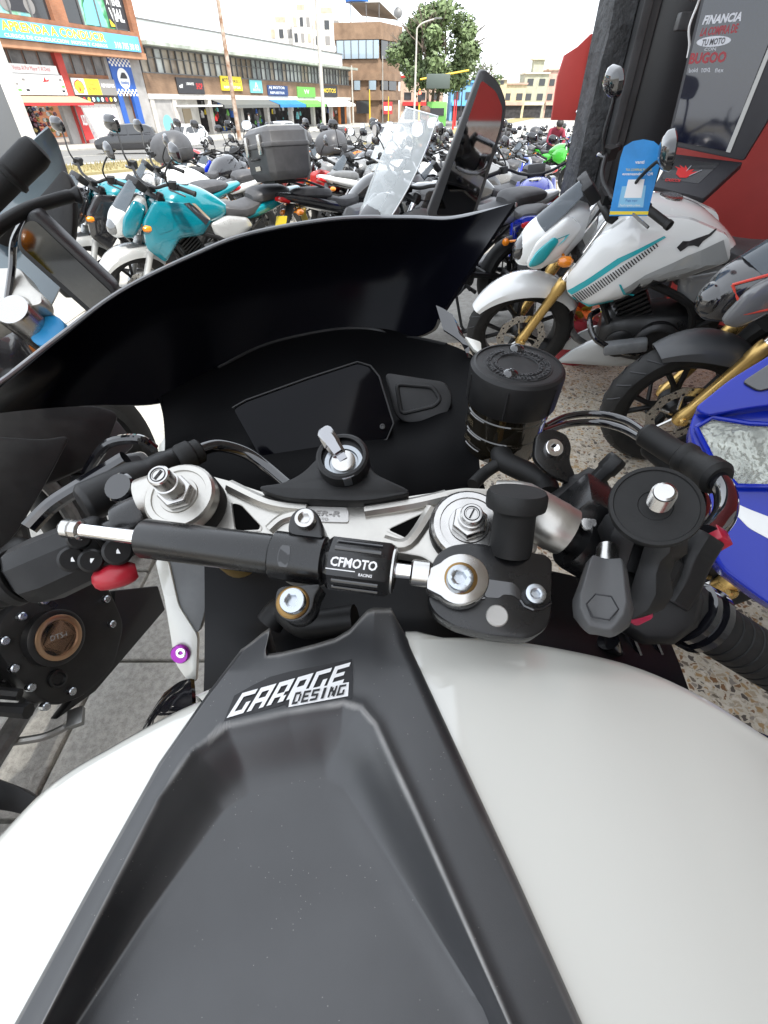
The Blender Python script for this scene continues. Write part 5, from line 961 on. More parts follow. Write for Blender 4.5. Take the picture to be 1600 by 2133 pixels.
# bar end, grip, lever, clamp and screen
a, b = Wd(-110, 500, .50), Wd(84, 306, .50); d = (b-a).normalized(); L_ = (b-a).length
mb = MB(); mb.lathe(a, d, [(.0135, 0), (.0135, L_-.048), (.0172, L_-.046), (.0172, L_-.042), (.0148, L_-.039), (.0152, L_-.010), (.0135, L_-.003), (.009, L_), (.0045, L_), (.004, L_-.005)], 28); qo('grip', mb, rubber)
mb = MB(); mb.tube(smooth_pts([Wd(*p) for p in ((-60, 520, .54), (0, 470, .56), (58, 436, .58), (115, 417, .60), (150, 408, .61), (170, 406, .615))], 5), [.0085]*5+[.0078]*15+[.007, .008, .0095, .0105, .010, .007], 12); qo('front_lever', mb, matte)
mb = MB(); rows_ = [[(-120, 470, .80), (10, 360, .80), (60, 300, .80), (98, 262, .80)], [(-80, 560, .80), (40, 440, .82), (90, 370, .83), (118, 300, .83)], [(0, 660, .80), (80, 540, .83), (120, 440, .85), (140, 370, .86)], [(60, 720, .80), (130, 590, .84), (148, 470, .87), (152, 430, .88)]]
R2 = [smooth_pts([Wd(*p) for p in r_], 6) for r_ in rows_]; C2 = [smooth_pts([r_[j] for r_ in R2], 6) for j in range(len(R2[0]))]; mb.grid([[c_[i] for c_ in C2] for i in range(len(C2[0]))]); qo('windscreen', mb, mat('blue_smoke_screen', (.10, .135, .16), .08, alpha=.93, coat=.6), None, solid=.004)
pl = Plane(Wd(110, 450, .78), (.1, -.9, .4)); mb = MB(); prism(mb, rounded([pl.hit(x, y) for x, y in ((40, 450), (100, 385), (130, 347), (150, 380), (154, 450), (148, 510), (120, 540), (60, 470))], .02), pl.n, .02); qo('inner_cowl', mb, matte, None, bevel=.005)
pl = Plane(Wd(60, 620, .72), (.0, -.6, .8)); mb = MB(); prism(mb, rounded([pl.hit(x, y) for x, y in ((-60, 560), (40, 555), (62, 590), (85, 610), (88, 632), (50, 640), (-60, 700))], .012), pl.n, .03); qo('top_clamp', mb, cast, None, bevel=.004)
mb = MB(); mb.lathe(pl.hit(30, 648, .0), pl.n, [(.027, -.10), (.027, .0), (.024, .005), (.016, .005)], 28); qo('fork_cap', mb, steel); mb = MB(); mb.lathe(pl.hit(98, 688, -.03), pl.n, [(.027, -.10), (.027, 0), (.022, .003)], 28); qo('blue_sleeve', mb, mat('blue_label', (.01, .22, .48), .35))
mb = MB(); mb.tube(smooth_pts([Wd(*p) for p in ((60, 445, .66), (30, 500, .70), (25, 560, .72), (14, 640, .72))], 5), .005, 8); qo('brake_line', mb, gloss)
# ================================================================== CARS AND PEOPLE IN THE STREET
def car(label, x, y, h, m, sc=1.0, name='car'):
    r = thing(name, label, 'car', (x, y, gz(y)+.01), rad(h)); r.scale = (sc, sc, sc)
    def body():
        # stations along x: (x, z_bottom, z_belt, half width)
        S5 = [(-1.92, .42, .70, .62), (-1.86, .30, .86, .76), (-1.5, .25, .98, .83), (-.6, .22, .98, .85), (.5, .22, .95, .85), (1.05, .24, .93, .84), (1.5, .26, .84, .80), (1.82, .28, .70, .72), (1.92, .36, .58, .58)]
        S6 = smooth_pts([V((s[0], s[1], s[2])) for s in S5], 3); W6 = smooth_pts([V((s[3], 0, 0)) for s in S5], 3); rs_ = []
        for a, b in zip(S6, W6):
            w_ = b.x; z0, z1 = a.y, a.z; zm = z0+(z1-z0)*.55
            rs_.append([V((a.x, yy, zz)) for yy, zz in ((-w_*.88, z0), (-w_, z0+.08), (-w_*1.02, zm), (-w_*.97, z1-.05), (-w_*.90, z1), (w_*.90, z1), (w_*.97, z1-.05), (w_*1.02, zm), (w_, z0+.08), (w_*.88, z0))])
        mb = MB(); mb.rings(rs_); return mb
    def cab():
        S5 = [(-1.80, .96, .98, .70), (-1.62, .96, 1.34, .66), (-1.35, .96, 1.46, .66), (-.5, .96, 1.51, .67), (.25, .95, 1.47, .66), (.55, .95, 1.36, .66), (1.02, .93, .96, .70)]
        mb = MB(); rs_ = []
        for x_, z0, z1, w_ in S5: rs_.append([V((x_, yy, zz)) for yy, zz in ((-.78, z0-.05), (-w_*1.06, z0+(z1-z0)*.5), (-w_*.98, z1-.04), (-w_*.86, z1), (w_*.86, z1), (w_*.98, z1-.04), (w_*1.06, z0+(z1-z0)*.5), (.78, z0-.05))])
        mb.rings(rs_); return mb
    link('body', cm('car_body', body, ang=30), m, r); link('cabin', cm('car_cab', cab, ang=30), m, r)
    for s in (-1, 1):
        for k, pts in enumerate(([(.86, 1.0), (.52, 1.32), (-.15, 1.40), (-.15, 1.0)], [(-.22, 1.0), (-.22, 1.40), (-.95, 1.40), (-1.05, 1.02)], [(-1.12, 1.05), (-1.03, 1.38), (-1.35, 1.33), (-1.5, 1.10)])):
            link('side_window', cm('car_win%d%d' % (s, k), lambda: prism(MB(), [V((x_, s*(.79-.10*(z_-1.0)/.4), z_)) for x_, z_ in pts], V((0, s, .2)), .02)), darkglass, r)
        link('door_mirror', cm('car_mir%d' % s, lambda: MB().box((.72, s*.88, 1.02), (.12, .16, .11)), bevel=.03), m, r); link('headlight', cm('car_hl%d' % s, lambda: MB().lathe((1.72, s*.58, .70), (1, s*.5, .25), [(.14, -.05), (.13, .03), (.05, .06)], 14)), clear_lens, r)
        for k, x_ in enumerate((1.22, -1.22)):
            wh = link('wheel', cm('car_ty%d' % s, lambda: MB().lathe((0, 0, 0), (0, s, 0), [(.20, -.02), (.29, .0), (.305, .05), (.305, .17), (.29, .20), (.20, .205)], 28)), rubber, r); wh.location = (x_, s*.66, .305)
            def rim_():
                mb = MB(); mb.lathe((0, 0, 0), (0, s, 0), [(.21, .17), (.20, .20), (.185, .195), (.18, .15)], 24); 
                for i in range(5): a = 2*PI*i/5; mb.tube([(0, s*.20, 0), (math.cos(a)*.19, s*.195, math.sin(a)*.19)], .025, 6)
                return mb
            link('rim', cm('car_rim%d' % s, rim_), silver_paint, wh)
    link('windscreen', cm('car_ws', lambda: prism(MB(), [V((.98, -.66, .99)), V((.98, .66, .99)), V((.58, .56, 1.37)), V((.58, -.56, 1.37))], V((.7, 0, .7)), .02)), darkglass, r)
    link('rear_window', cm('car_rw', lambda: prism(MB(), [V((-1.79, -.58, 1.04)), V((-1.66, -.54, 1.32)), V((-1.66, .54, 1.32)), V((-1.79, .58, 1.04))], V((-.9, 0, .3)), .02)), darkglass, r)
    link('number_plate', cm('car_pl', lambda: MB().box((1.93, 0, .48), (.02, .34, .16))), plate_y, r); link('grille', cm('car_gr', lambda: MB().box((1.90, 0, .38), (.03, .9, .12)), bevel=.01), blk, r); return r
def lean_on(p, q): return p
car('small black hatchback with yellow plate and alloy wheels driving on the road', -16.3, 38.2, 197, blackp)
car('white hatchback behind the black one near the doorway', -15.0, 45.5, 250, whitep)
car('white car parked by the clothing racks of the long building', -9.9, 58, 250, whitep); car('pale silver car seen through the clear windscreen', .2, 46, 240, silver_paint); car('grey car waiting near the signal post', 4.6, 62, 250, greyp)

def person(label, x, y, z, h, joints, shirt, trousers, skin, hair, sc=1.0):
    """joints in metres, facing +x; one skinned surface, materials by the nearest bone"""
    r = thing('person', label, 'person', (x, y, z), rad(h)); r.scale = (sc, sc, sc); J = joints
    B = [('pel', 'chest'), ('chest', 'neck'), ('neck', 'head'), ('head', 'crown'), ('chest', 'shL'), ('shL', 'elL'), ('elL', 'haL'), ('haL', 'fiL'), ('chest', 'shR'), ('shR', 'elR'), ('elR', 'haR'), ('haR', 'fiR'), ('pel', 'hiL'), ('hiL', 'knL'), ('knL', 'anL'), ('anL', 'toL'), ('pel', 'hiR'), ('hiR', 'knR'), ('knR', 'anR'), ('anR', 'toR')]
    rd = dict(pel=.15, chest=.165, neck=.06, head=.092, crown=.085, shL=.085, shR=.085, elL=.05, elR=.05, haL=.036, haR=.036, fiL=.03, fiR=.03, hiL=.105, hiR=.105, knL=.065, knR=.065, anL=.045, anR=.045, toL=.04, toR=.04)
    names = list(J); me = bpy.data.meshes.new('figure'); me.from_pydata([J[n] for n in names], [(names.index(a), names.index(b)) for a, b in B], []); o = bpy.data.objects.new('figure_tmp', me); COL.objects.link(o)
    sk = o.modifiers.new('skin', 'SKIN'); 
    for i, n in enumerate(names): sv = me.skin_vertices[0].data[i]; sv.radius = (rd[n], rd[n]*(.78 if n in ('chest', 'pel') else 1)); sv.use_root = (n == 'pel')
    ss = o.modifiers.new('sub', 'SUBSURF'); ss.levels = 2; ss.render_levels = 2
    dg = bpy.context.evaluated_depsgraph_get(); m2 = bpy.data.meshes.new_from_object(o.evaluated_get(dg)); bpy.data.objects.remove(o)
    for m_ in (skin, shirt, trousers, blackp): m2.materials.append(m_)
    def kind(p):
        best = (9, 0)
        for a, b in B:
            A2, B2 = V(J[a]), V(J[b]); e = B2-A2; t = max(0, min(1, (p-A2).dot(e)/e.length_squared)); d = (p-A2-e*t).length-rd[a]*.5
            k = 0 if (a in ('neck', 'head', 'haL', 'haR') ) else 3 if a in ('anL', 'anR') else 2 if (b[:2] in ('kn', 'an', 'hi')) else 1
            if d < best[0]: best = (d, k)
        return best[1]
    for f in m2.polygons: f.material_index = kind(f.center); f.use_smooth = True
    b = bpy.data.objects.new('body', m2); COL.objects.link(b); b.parent = r
    hd, cr = V(J['head']), V(J['crown']); ax = (cr-hd).normalized(); c = hd.lerp(cr, .62)
    mb = MB(); mb.lathe(c-V((.012, 0, 0)), ax, [(.104, -.02), (.112, .02), (.100, .07), (.062, .105), (.01, .115)], 16); O('hair', mb, hair, r)
    mb = MB(); f_ = V((1, 0, 0))-ax*ax.x; f_.normalize(); p = hd.lerp(cr, .35)+f_*.098; mb.add([p+V((0, -.012, -.02)), p+V((0, .012, -.02)), p+f_*.02+V((0, 0, -.012)), p+V((0, 0, .025))], [(0, 1, 2), (1, 3, 2), (3, 0, 2)]); O('nose', mb, skin, r)
    for s in (-1, 1): mb = MB(); mb.lathe(hd.lerp(cr, .55)+f_*.088+V((0, s*.033, 0)), f_, [(.012, 0), (.008, .006), (.002, .008)], 8); O('eye', mb, black_print, r)
    return r
skin_m = mat('skin', (.36, .20, .13), .5); hair_m = mat('dark_hair', (.015, .012, .01), .6); maroon = mat('maroon_cloth', (.20, .02, .04), .85); darkc = mat('dark_cloth', (.03, .03, .035), .9); jean = mat('jeans', (.05, .07, .13), .9); redc = mat('red_cloth', (.45, .03, .03), .85); greyc = mat('olive_cloth', (.06, .065, .045), .9)
stand_ = dict(pel=(0, 0, .95), chest=(.02, 0, 1.30), neck=(.03, 0, 1.48), head=(.05, 0, 1.60), crown=(.05, 0, 1.70), shL=(.02, .18, 1.40), elL=(.0, .24, 1.13), haL=(.10, .22, .90), fiL=(.14, .21, .83), shR=(.02, -.18, 1.40), elR=(.0, -.24, 1.13), haR=(.10, -.22, .90), fiR=(.14, -.21, .83), hiL=(0, .10, .88), knL=(.03, .11, .48), anL=(0, .11, .08), toL=(.13, .12, .04), hiR=(0, -.10, .88), knR=(.03, -.11, .48), anR=(0, -.11, .08), toR=(.13, -.12, .04))
bend = dict(stand_, chest=(.26, 0, 1.20), neck=(.40, 0, 1.32), head=(.50, 0, 1.37), crown=(.56, 0, 1.46), shL=(.32, .19, 1.24), elL=(.42, .26, .98), haL=(.60, .14, .92), fiL=(.66, .08, .91), shR=(.32, -.19, 1.24), elR=(.42, -.26, .98), haR=(.60, -.14, .92), fiR=(.66, -.08, .91))
ride = dict(stand_, pel=(0, 0, .86), chest=(.12, 0, 1.22), neck=(.18, 0, 1.40), head=(.22, 0, 1.51), crown=(.24, 0, 1.61), shL=(.13, .19, 1.32), elL=(.32, .27, 1.12), haL=(.52, .30, 1.05), fiL=(.58, .28, 1.04), shR=(.13, -.19, 1.32), elR=(.32, -.27, 1.12), haR=(.52, -.30, 1.05), fiR=(.58, -.28, 1.04), hiL=(.05, .12, .82), knL=(.38, .22, .68), anL=(.25, .22, .30), toL=(.38, .23, .27), hiR=(.05, -.12, .82), knR=(.38, -.22, .68), anR=(.25, -.22, .30), toR=(.38, -.23, .27))
person('man in a maroon sweatshirt bending over the parked motorcycles', 5.45, 19.4, gz(19.4), 268, bend, maroon, darkc, skin_m, hair_m)
person('rider in a dark olive jacket sitting astride behind the clear windscreen', .75, 13.2, gz(13.2)+.0, 300, ride, greyc, darkc, skin_m, mat('brown_hair', (.09, .05, .03), .6))
person('man in a red jacket standing behind the seated rider', 1.15, 16.6, gz(16.6), 255, stand_, redc, darkc, skin_m, hair_m)
person('person in black standing by the clothing racks', *FB(27.5, 1.6).xy, G0+.05, -20, stand_, darkc, jean, skin_m, hair_m); person('person in a pale top walking past the shops', *FB(24.0, 2.6).xy, G0+.05, 20, stand_, mat('pale_cloth', (.5, .5, .5), .9), jean, skin_m, hair_m)
bike('black motorcycle under the seated rider', .75, 13.2, 300, blackp, greyp, 0, 5, mirrors=True)
# white post and dark panel by the neighbour's screen
wp = thing('sign_post', 'white scuffed post beside a dark grey board at the pavement edge', 'post', (-5.3, 9.0, gz(9))); mb = MB(); mb.box((0, 0, 1.3), (.16, .12, 2.6)); O('post', mb, mat('scuffed_white', (.62, .60, .55), .7, noise=(9, .25)), wp, bevel=.01); mb = MB(); mb.box((-.42, .05, 1.3), (.62, .05, 1.6)); O('board', mb, mat('charcoal_board', (.10, .105, .11), .6), wp, bevel=.01)
# ================================================================== THE WHITE SPORT MOTORCYCLE WE STAND OVER
hero = thing('motorcycle', 'white and black sport motorcycle with steering damper and dark windscreen, seen from its saddle', 'motorcycle', (-.037, .3, 0))
HL = hero.location.copy()
def H(name, mb, m, parent=None, **k):
    for i, p in enumerate(mb.v): mb.v[i] = p - HL
    o = O(name, mb, m, parent or hero, **k); return o
def patch(rows, ku=6, kv=6, conv=True):
    R_ = [smooth_pts([Wd(*p) for p in r] if conv else r, ku) for r in rows]
    cols = [smooth_pts([r[j] for r in R_], kv) for j in range(len(R_[0]))]
    return [[c[i] for c in cols] for i in range(len(cols[0]))]
def sdf_poly(p, P):
    d = 1e9; ins = False; n = len(P)
    for i in range(n):
        a, b = P[i], P[(i+1) % n]; ex, ey = b[0]-a[0], b[1]-a[1]; wx, wy = p[0]-a[0], p[1]-a[1]
        t = max(0, min(1, (wx*ex+wy*ey)/(ex*ex+ey*ey))); dx, dy = wx-ex*t, wy-ey*t
        d = min(d, dx*dx+dy*dy)
        if (a[1] > p[1]) != (b[1] > p[1]) and p[0] < (b[0]-a[0])*(p[1]-a[1])/(b[1]-a[1])+a[0]: ins = not ins
    return (math.sqrt(d) if ins else -math.sqrt(d))

# ---- tank: one height field carries the black cover and the white shells
def tankz(x, y):
    q = x+.037; a = .36 if q > 0 else .27
    t = min(.995, abs(q)/a); crown = .20*(1-(1-t**2.6)**(1/2.6))
    return 1.012+.10*y+.045*q-crown-max(0, y-.16)*.25*max(0, min(1, (abs(q)-.03)/.05))
def S(px, py, off=0):
    z = 1.02
    for _ in range(14): p = Wz(px, py, z+off); z = .5*z+.5*tankz(p.x, p.y)
    return Wz(px, py, z+off)
EL = [(1265, 545), (1345, 508), (1450, 428), (1590, 330), (1830, 196), (2133, 30), (2430, -140)]
ER = [(1265, 835), (1345, 853), (1500, 925), (1830, 1078), (2133, 1213), (2430, 1345)]
TOP = [(0, 1352), (.08, 1318), (.12, 1306), (.14, 1345), (.17, 1362), (.25, 1358), (.42, 1342), (.55, 1328), (.64, 1310), (.70, 1288), (.76, 1270), (.80, 1266), (.93, 1266), (1, 1330)]
OUT = [(-70, 2500), (88, 2133), (330, 1660), (400, 1560), (470, 1512), (600, 1482), (715, 1464), (752, 1474), (782, 1510), (870, 1700), (1060, 2133), (1220, 2500)]
INN = [(-20, 2500), (160, 2133), (300, 1920), (468, 1690), (520, 1655), (600, 1638), (680, 1622), (715, 1640), (800, 1770), (1005, 2100), (1170, 2500)]
LN = [[(1560, 400), (1660, 330), (2133, 88), (2500, -70)], [(1640, 512), (1690, 468), (1920, 300), (2133, 160), (2500, -20)], [(1640, 715), (1770, 800), (2100, 1005), (2500, 1170)], [(1510, 782), (1700, 870), (2133, 1060), (2500, 1220)]]
KN = [0, .16, .32, .66, .82, 1]; _e, _r = interp(EL, 1640), interp(ER, 1640); FR0 = [(interp(LN[q], 1640)-_e)/(_r-_e) for q in range(4)]
rows = []
NR, NC = 190, 180
for i in range(NR+1):
    t = i/NR; row = []
    for j in range(-2, NC+3):
        s = max(0, min(1, j/NC)); y0 = interp(TOP, (interp(list(zip(KN, [0]+FR0+[1])), s))); py = y0+(2430-y0)*t
        el, er = interp(EL, py), interp(ER, py)
        if py > 1640: fr = [(interp(LN[q], py)-el)/(er-el) for q in range(4)]
        else: fr = FR0
        px = el+(er-el)*interp(list(zip(KN, [0]+fr+[1])), s)
        a, b = sdf_poly((px, py), OUT), sdf_poly((px, py), INN)
        k = 0 if a <= 0 else (1 if b >= 0 else a/(a-b))
        k = .55*k+.45*k*k*(3-2*k)
        off = .004-.026*k
        # rolled rim of the recess
        off += .0014*math.exp(-(a/16)**2)+.0012*math.exp(-(b/34)**2)
        e = min(s, 1-s)*(interp(ER, py)-interp(EL, py)); off -= .0035*max(0, 1-e/22)**2
        if i == 0: off -= .004
        if j in (-1, NC+1): off -= .006
        if j in (-2, NC+2): off -= .03
        row.append(S(px, py, off))
    rows.append(row)
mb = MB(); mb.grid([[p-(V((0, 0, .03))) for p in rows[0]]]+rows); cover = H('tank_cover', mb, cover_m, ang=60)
def shell(name, inner, outer, n=40, m=26):
    inner = smooth_pts([(*p, 0) for p in inner], 12); outer = smooth_pts([(*p, 0) for p in outer], 12)
    G = []
    for i in range(n+1):
        t = i/n; fi, fo = t*(len(inner)-1), t*(len(outer)-1)
        L = lambda A, q: A[int(q)].lerp(A[min(len(A)-1, int(q)+1)], q-int(q))
        a, b = L(inner, fi), L(outer, fo); r = []
        for j in range(m+1):
            p = a.lerp(b, j/m); r.append(S(p.x, p.y, -.001))
        d = (r[-1]-r[0]); d.z = 0
        if i < 2: d = V((0, 1, 0))
        d.normalize()
        R_ = .014
        for ang in (30, 60, 90): r.append(r[m]+d*R_*math.sin(rad(ang))+V((0, 0, -R_*(1-math.cos(rad(ang))))))
        r.append(r[-1]+V((0, 0, -.10))-d*.01)
        G.append(r)
    mb = MB(); mb.grid(G); return H(name, mb, white_paint, ang=50)
rs = shell('tank_shell', [(838, 1336), (890, 1440), (980, 1640), (1080, 1860), (1200, 2133), (1330, 2430)],
      [(846, 1334), (1000, 1334), (1150, 1356), (1300, 1392), (1430, 1448), (1540, 1514), (1680, 1610), (1850, 1760), (2000, 2020), (2050, 2430)])
ls = shell('tank_shell', [(440, 1448), (345, 1590), (215, 1820), (45, 2133), (-120, 2430)],
      [(428, 1456), (395, 1490), (250, 1570), (120, 1650), (0, 1770), (-150, 1940), (-300, 2430)])
# ---- sticker on the cover
mb = MB(); mb.add([S(x, y, .0050) for x, y in [(466, 1503), (488, 1449), (527, 1427), (562, 1410), (602, 1399), (733, 1373), (735, 1414), (733, 1455), (600, 1479), (593, 1467), (523, 1488)]], [tuple(range(11))])
stk = H('sticker', mb, black_print, cover, smooth=False)
LET = {'G': [(0, 0, 1, .2), (0, .2, .28, .8), (0, .8, 1, 1), (.72, .2, 1, .5), (.5, .5, 1, .5)], 'A': [(0, 0, .28, .78), (.72, 0, 1, .78), (0, .78, 1, 1), (.28, .3, .72, .5)],
       'R': [(0, 0, .28, .78), (0, .78, 1, 1), (.72, .45, 1, .78), (.28, .28, .8, .45), (.66, 0, 1, .28)], 'E': [(0, 0, .28, 1), (.28, 0, 1, .2), (.28, .8, 1, 1), (.28, .42, .85, .6)],
       'D': [(0, 0, .26, 1), (.26, 0, .8, .2), (.26, .8, .8, 1), (.74, .2, 1, .8)], 'S': [(0, 0, 1, .2), (0, .8, 1, 1), (0, .4, 1, .6), (0, .6, .28, .8), (.72, .2, 1, .4)],
       'I': [(.3, 0, .7, 1)], 'N': [(0, 0, .26, 1), (.74, 0, 1, 1), (.26, .5, .5, .9), (.5, .1, .74, .6)]}
def block_word(word, q, off, gap=.16, shear=.25):
    mb = MB(); n = len(word); tl, tr, br, bl = [V((*p, 0)) for p in q]
    for i, ch in enumerate(word):
        for (x0, y0, x1, y1) in LET[ch]:
            if x1-x0 < .01 or y1-y0 < .01: continue
            pts = []
            for (x, y) in ((x0, y0), (x1, y0), (x1, y1), (x0, y1)):
                u = (i+gap/2+x*(1-gap)+(y-.5)*shear)/n; p = bl.lerp(br, u).lerp(tl.lerp(tr, u), y); pts.append(S(p.x, p.y, off))
            mb.add(pts, [(0, 1, 2, 3)])
    return mb
H('lettering', block_word('GARAGE', [(497, 1446), (729, 1380), (722, 1421), (474, 1495)], .0056), white_print, stk, smooth=False)
mb = MB(); mb.add([S(x, y, .0056) for x, y in [(606, 1440), (727, 1421), (725, 1450), (601, 1473)]], [(0, 1, 2, 3)]); H('white_field', mb, white_print, stk, smooth=False)
H('lettering', block_word('DESING', [(612, 1443), (722, 1425), (719, 1446), (607, 1468)], .0062, .2, .2), black_print, stk, smooth=False)

# ---- steering head: everything here stands on the plane of the upper fork clamp
T = Plane(Wd(690, 1080, .345), (-.06, -.42, .9))
def outl(pts, h, r=0, pl=T):
    P = [pl.hit(x, y, h) for x, y in pts]
    return rounded(P, r) if r else P
def plate(name, pts, h, th, m, r=.004, bevel=.0015, parent=None, pl=T):
    mb = MB(); prism(mb, outl(pts, h, r, pl), pl.n, th); return H(name, mb, m, parent, bevel=bevel)
def pin(name, px, py, h, prof, m, parent=None, n=32, pl=T, rot=0):
    mb = MB(); mb.lathe(pl.hit(px, py, h), pl.n, prof, n, rot=rot); return H(name, mb, m, parent)
def bolt(px, py, h, r, m=zinc, parent=None, hgt=None, name='bolt', pl=T, ax=None, base=None, sock=.55):
    o = base if base is not None else pl.hit(px, py, h); ax = ax or pl.n; hg = hgt or r*.9; n = 24
    a = V((0, 0, 1)) if abs(V(ax).z) < .9 else V((1, 0, 0)); ax = V(ax).normalized(); u = (a-ax*a.dot(ax)).normalized(); q = ax.cross(u)
    def ring(rr, hh, hexa=False):
        L = []
        for j in range(n):
            t = 2*PI*j/n; k = rr
            if hexa: s = t % (PI/3)-PI/6; k = rr*math.cos(PI/6)/math.cos(s)
            L.append(o+ax*hh+(u*math.cos(t)+q*math.sin(t))*k)
        return L
    mb = MB(); mb.rings([ring(r, -hg), ring(r, -r*.12), ring(r*.96, -r*.03), ring(r*.88, 0), ring(r*(sock+.1), 0), ring(r*sock, -.0006, True), ring(r*sock, -r*.5, True)])
    return H(name, mb, m, parent, ang=30)
# silver top clamp: left arm, right arm and centre web around the two triangular windows
CL = dict(th=.016, m=cast, bevel=.0018)
clamp = plate('top_clamp', [(300, 1012), (348, 992), (433, 988), (478, 1000), (588, 1037), (754, 1046), (800, 1040), (968, 1014), (1045, 1018), (1120, 1060), (1120, 1150), (1000, 1180),
      (905, 1178), (880, 1160), (815, 1150), (775, 1180), (700, 1210), (600, 1210), (555, 1180), (520, 1150), (430, 1160), (330, 1130), (290, 1060)], 0, .016, cast, .004, .002)
# the triangular lightening windows: recessed dark pockets with a raised rim
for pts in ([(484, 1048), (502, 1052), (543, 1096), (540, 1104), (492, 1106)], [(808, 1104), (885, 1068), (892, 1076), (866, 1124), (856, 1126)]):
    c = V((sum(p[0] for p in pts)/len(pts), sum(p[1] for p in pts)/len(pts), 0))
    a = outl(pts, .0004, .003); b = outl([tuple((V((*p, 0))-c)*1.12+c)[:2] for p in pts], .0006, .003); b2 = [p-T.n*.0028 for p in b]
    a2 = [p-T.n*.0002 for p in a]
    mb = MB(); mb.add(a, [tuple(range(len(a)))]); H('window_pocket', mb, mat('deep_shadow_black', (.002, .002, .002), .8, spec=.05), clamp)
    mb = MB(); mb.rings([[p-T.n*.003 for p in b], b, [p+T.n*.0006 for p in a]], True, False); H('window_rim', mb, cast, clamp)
# raised web ribs
for pts, w0 in (([(478, 1012), (560, 1050), (640, 1062)], .005), ([(760, 1066), (860, 1050), (930, 1034)], .005), ([(560, 1104), (590, 1080), (640, 1068)], .004), ([(900, 1060), (850, 1132), (800, 1128)], .005)):
    mb = MB(); mb.tube(smooth_pts([T.hit(x, y, .0005) for x, y in pts], 6), w0, 8); H('rib', mb, cast, clamp)
# name plate with embossed letters
npl = plate('name_plate', [(592, 1054), (722, 1057), (726, 1066), (726, 1088), (590, 1084), (588, 1064)], .0012, .0012, mat('satin_silver_plate', (.50, .49, .47), .42, metal=.8), .002, 0, clamp)
em = mat('etched_letters', (.30, .29, .28), .5, metal=.7)
o = text_on('lettering', 'SUPER-R', em, quad_fn(*[T.hit(x, y, .0020) for x, y in ((612, 1061), (708, 1064), (708, 1075), (612, 1072))]), npl, bold=.02, shear=.2); 
for v in o.data.vertices: v.co -= HL
o = text_on('lettering', 'CFMOTO', em, quad_fn(*[T.hit(x, y, .0020) for x, y in ((640, 1077), (684, 1078), (684, 1084), (640, 1083))]), npl, bold=.02)
for v in o.data.vertices: v.co -= HL
# clip-on bosses (silver sleeves running outwards)
mb = MB(); mb.tube(smooth_pts([T.hit(1035, 1055, .0), T.hit(1090, 1060, .004), T.hit(1150, 1092, .004), T.hit(1180, 1108, .002)], 5), [.019]*6+[.018]*6+[.0175]*4, 24); H('clip_on_sleeve', mb, cast)
mb = MB(); mb.tube(smooth_pts([T.hit(390, 1030, 0), T.hit(340, 1030, .004), T.hit(300, 1042, .004)], 5), .0165, 24); H('clip_on_sleeve', mb, cast)
# fork caps
for (px, py, tx, ty) in ((392, 1050, 372, 1046), (975, 1100, 980, 1092)):
    left = px < 500
    k = pin('fork_cap', px, py, .006, [(.0270, -.02), (.0270, .004), (.0262, .0052)], matte if left else anod, clamp)
    hh = .016 if left else .008
    k2 = pin('fork_top', px, py, .006, [(.0258, 0), (.0258, hh-.002), (.0240, hh), (.020, hh), (.0195, hh-.0012), (.014, hh-.0012), (.0135, hh)], steel if not left else cast, clamp)
    hp = T.hit(px, py, .006)+T.n*hh
    mb = MB(); mb.lathe(hp, T.n, [(.0125, 0), (.0125, .006), (.0115, .0075)], 6, rot=.3); nut = H('hex_nut', mb, steel, clamp, bevel=.0006)
    top = .022 if left else .010
    mb = MB(); mb.lathe(hp+T.n*.0075, T.n, [(.0085, 0), (.0085, top*.5), (.0075, top*.52), (.0075, top-.001), (.0066, top), (.004, top), (.0037, top-.0005)], 24); H('adjuster', mb, steel, clamp)
    q = hp+T.n*(.0075+top+.0003); mb = MB(); mb.box(q, (.0072, .0010, .0004), T.n.to_track_quat('Z', 'Y').to_matrix() @ MX.Rotation(1.2, 3, 'Z')); H('slot', mb, black_print, clamp)
    mb = MB(); mb.lathe(q-T.n*.0002, T.n, [(.0052, 0), (.0052, .0003), (.0046, .0003), (.0046, 0)], 24, caps=False); H('slot_ring', mb, black_print, clamp)
    # fork tube under the clamp
    b = T.hit(px, py, 0); mb = MB(); mb.lathe(b, T.n, [(.0225, -.45), (.0225, -.012)], 24); H('fork_tube', mb, gold)

# ---- ignition surround, lock barrel and key
sur = plate('ignition_surround', [(526, 1013), (591, 1005), (630, 985), (664, 950), (690, 920), (712, 912), (736, 918), (756, 940), (778, 984), (811, 1000), (866, 1025), (760, 1044), (591, 1038)], .012, .03, matte, .012, .004)
mb = MB(); mb.lathe(T.hit(716, 962, .016), T.n, [(.019, -.03), (.019, .008), (.0172, .0095), (.0150, .0095), (.0145, .006)], 32); H('lock_collar', mb, matte, sur)
kp = Plane(T.hit(716, 962, .024), T.n)
mb = MB(); mb.lathe(kp.o, T.n, [(.0142, -.01), (.0142, 0), (.0136, .0006), (.0105, .0006), (.010, -.001)], 32); H('lock_ring', mb, mat('lock_ring_steel', (.33, .35, .37), .3, metal=.9), sur)
mb = MB(); mb.lathe(kp.o, T.n, [(.0085, -.004), (.0085, .002), (.0075, .0026)], 24); H('lock_barrel', mb, steel, sur)
key = [kp.o+T.n*.002, Wd(706, 938, .365), Wd(694, 920, .352), Wd(683, 904, .347), Wd(674, 896, .345)]
a, b = key[0], key[-1]; d = (b-a).normalized(); sd_ = d.cross(V((0, -.76, .64))).normalized(); up_ = sd_.cross(d)
def kring(c, w_, t_): return [c+sd_*x*w_+up_*z*t_ for x, z in ((-1, -.6), (-.6, -1), (.6, -1), (1, -.6), (1, .6), (.6, 1), (-.6, 1), (-1, .6))]
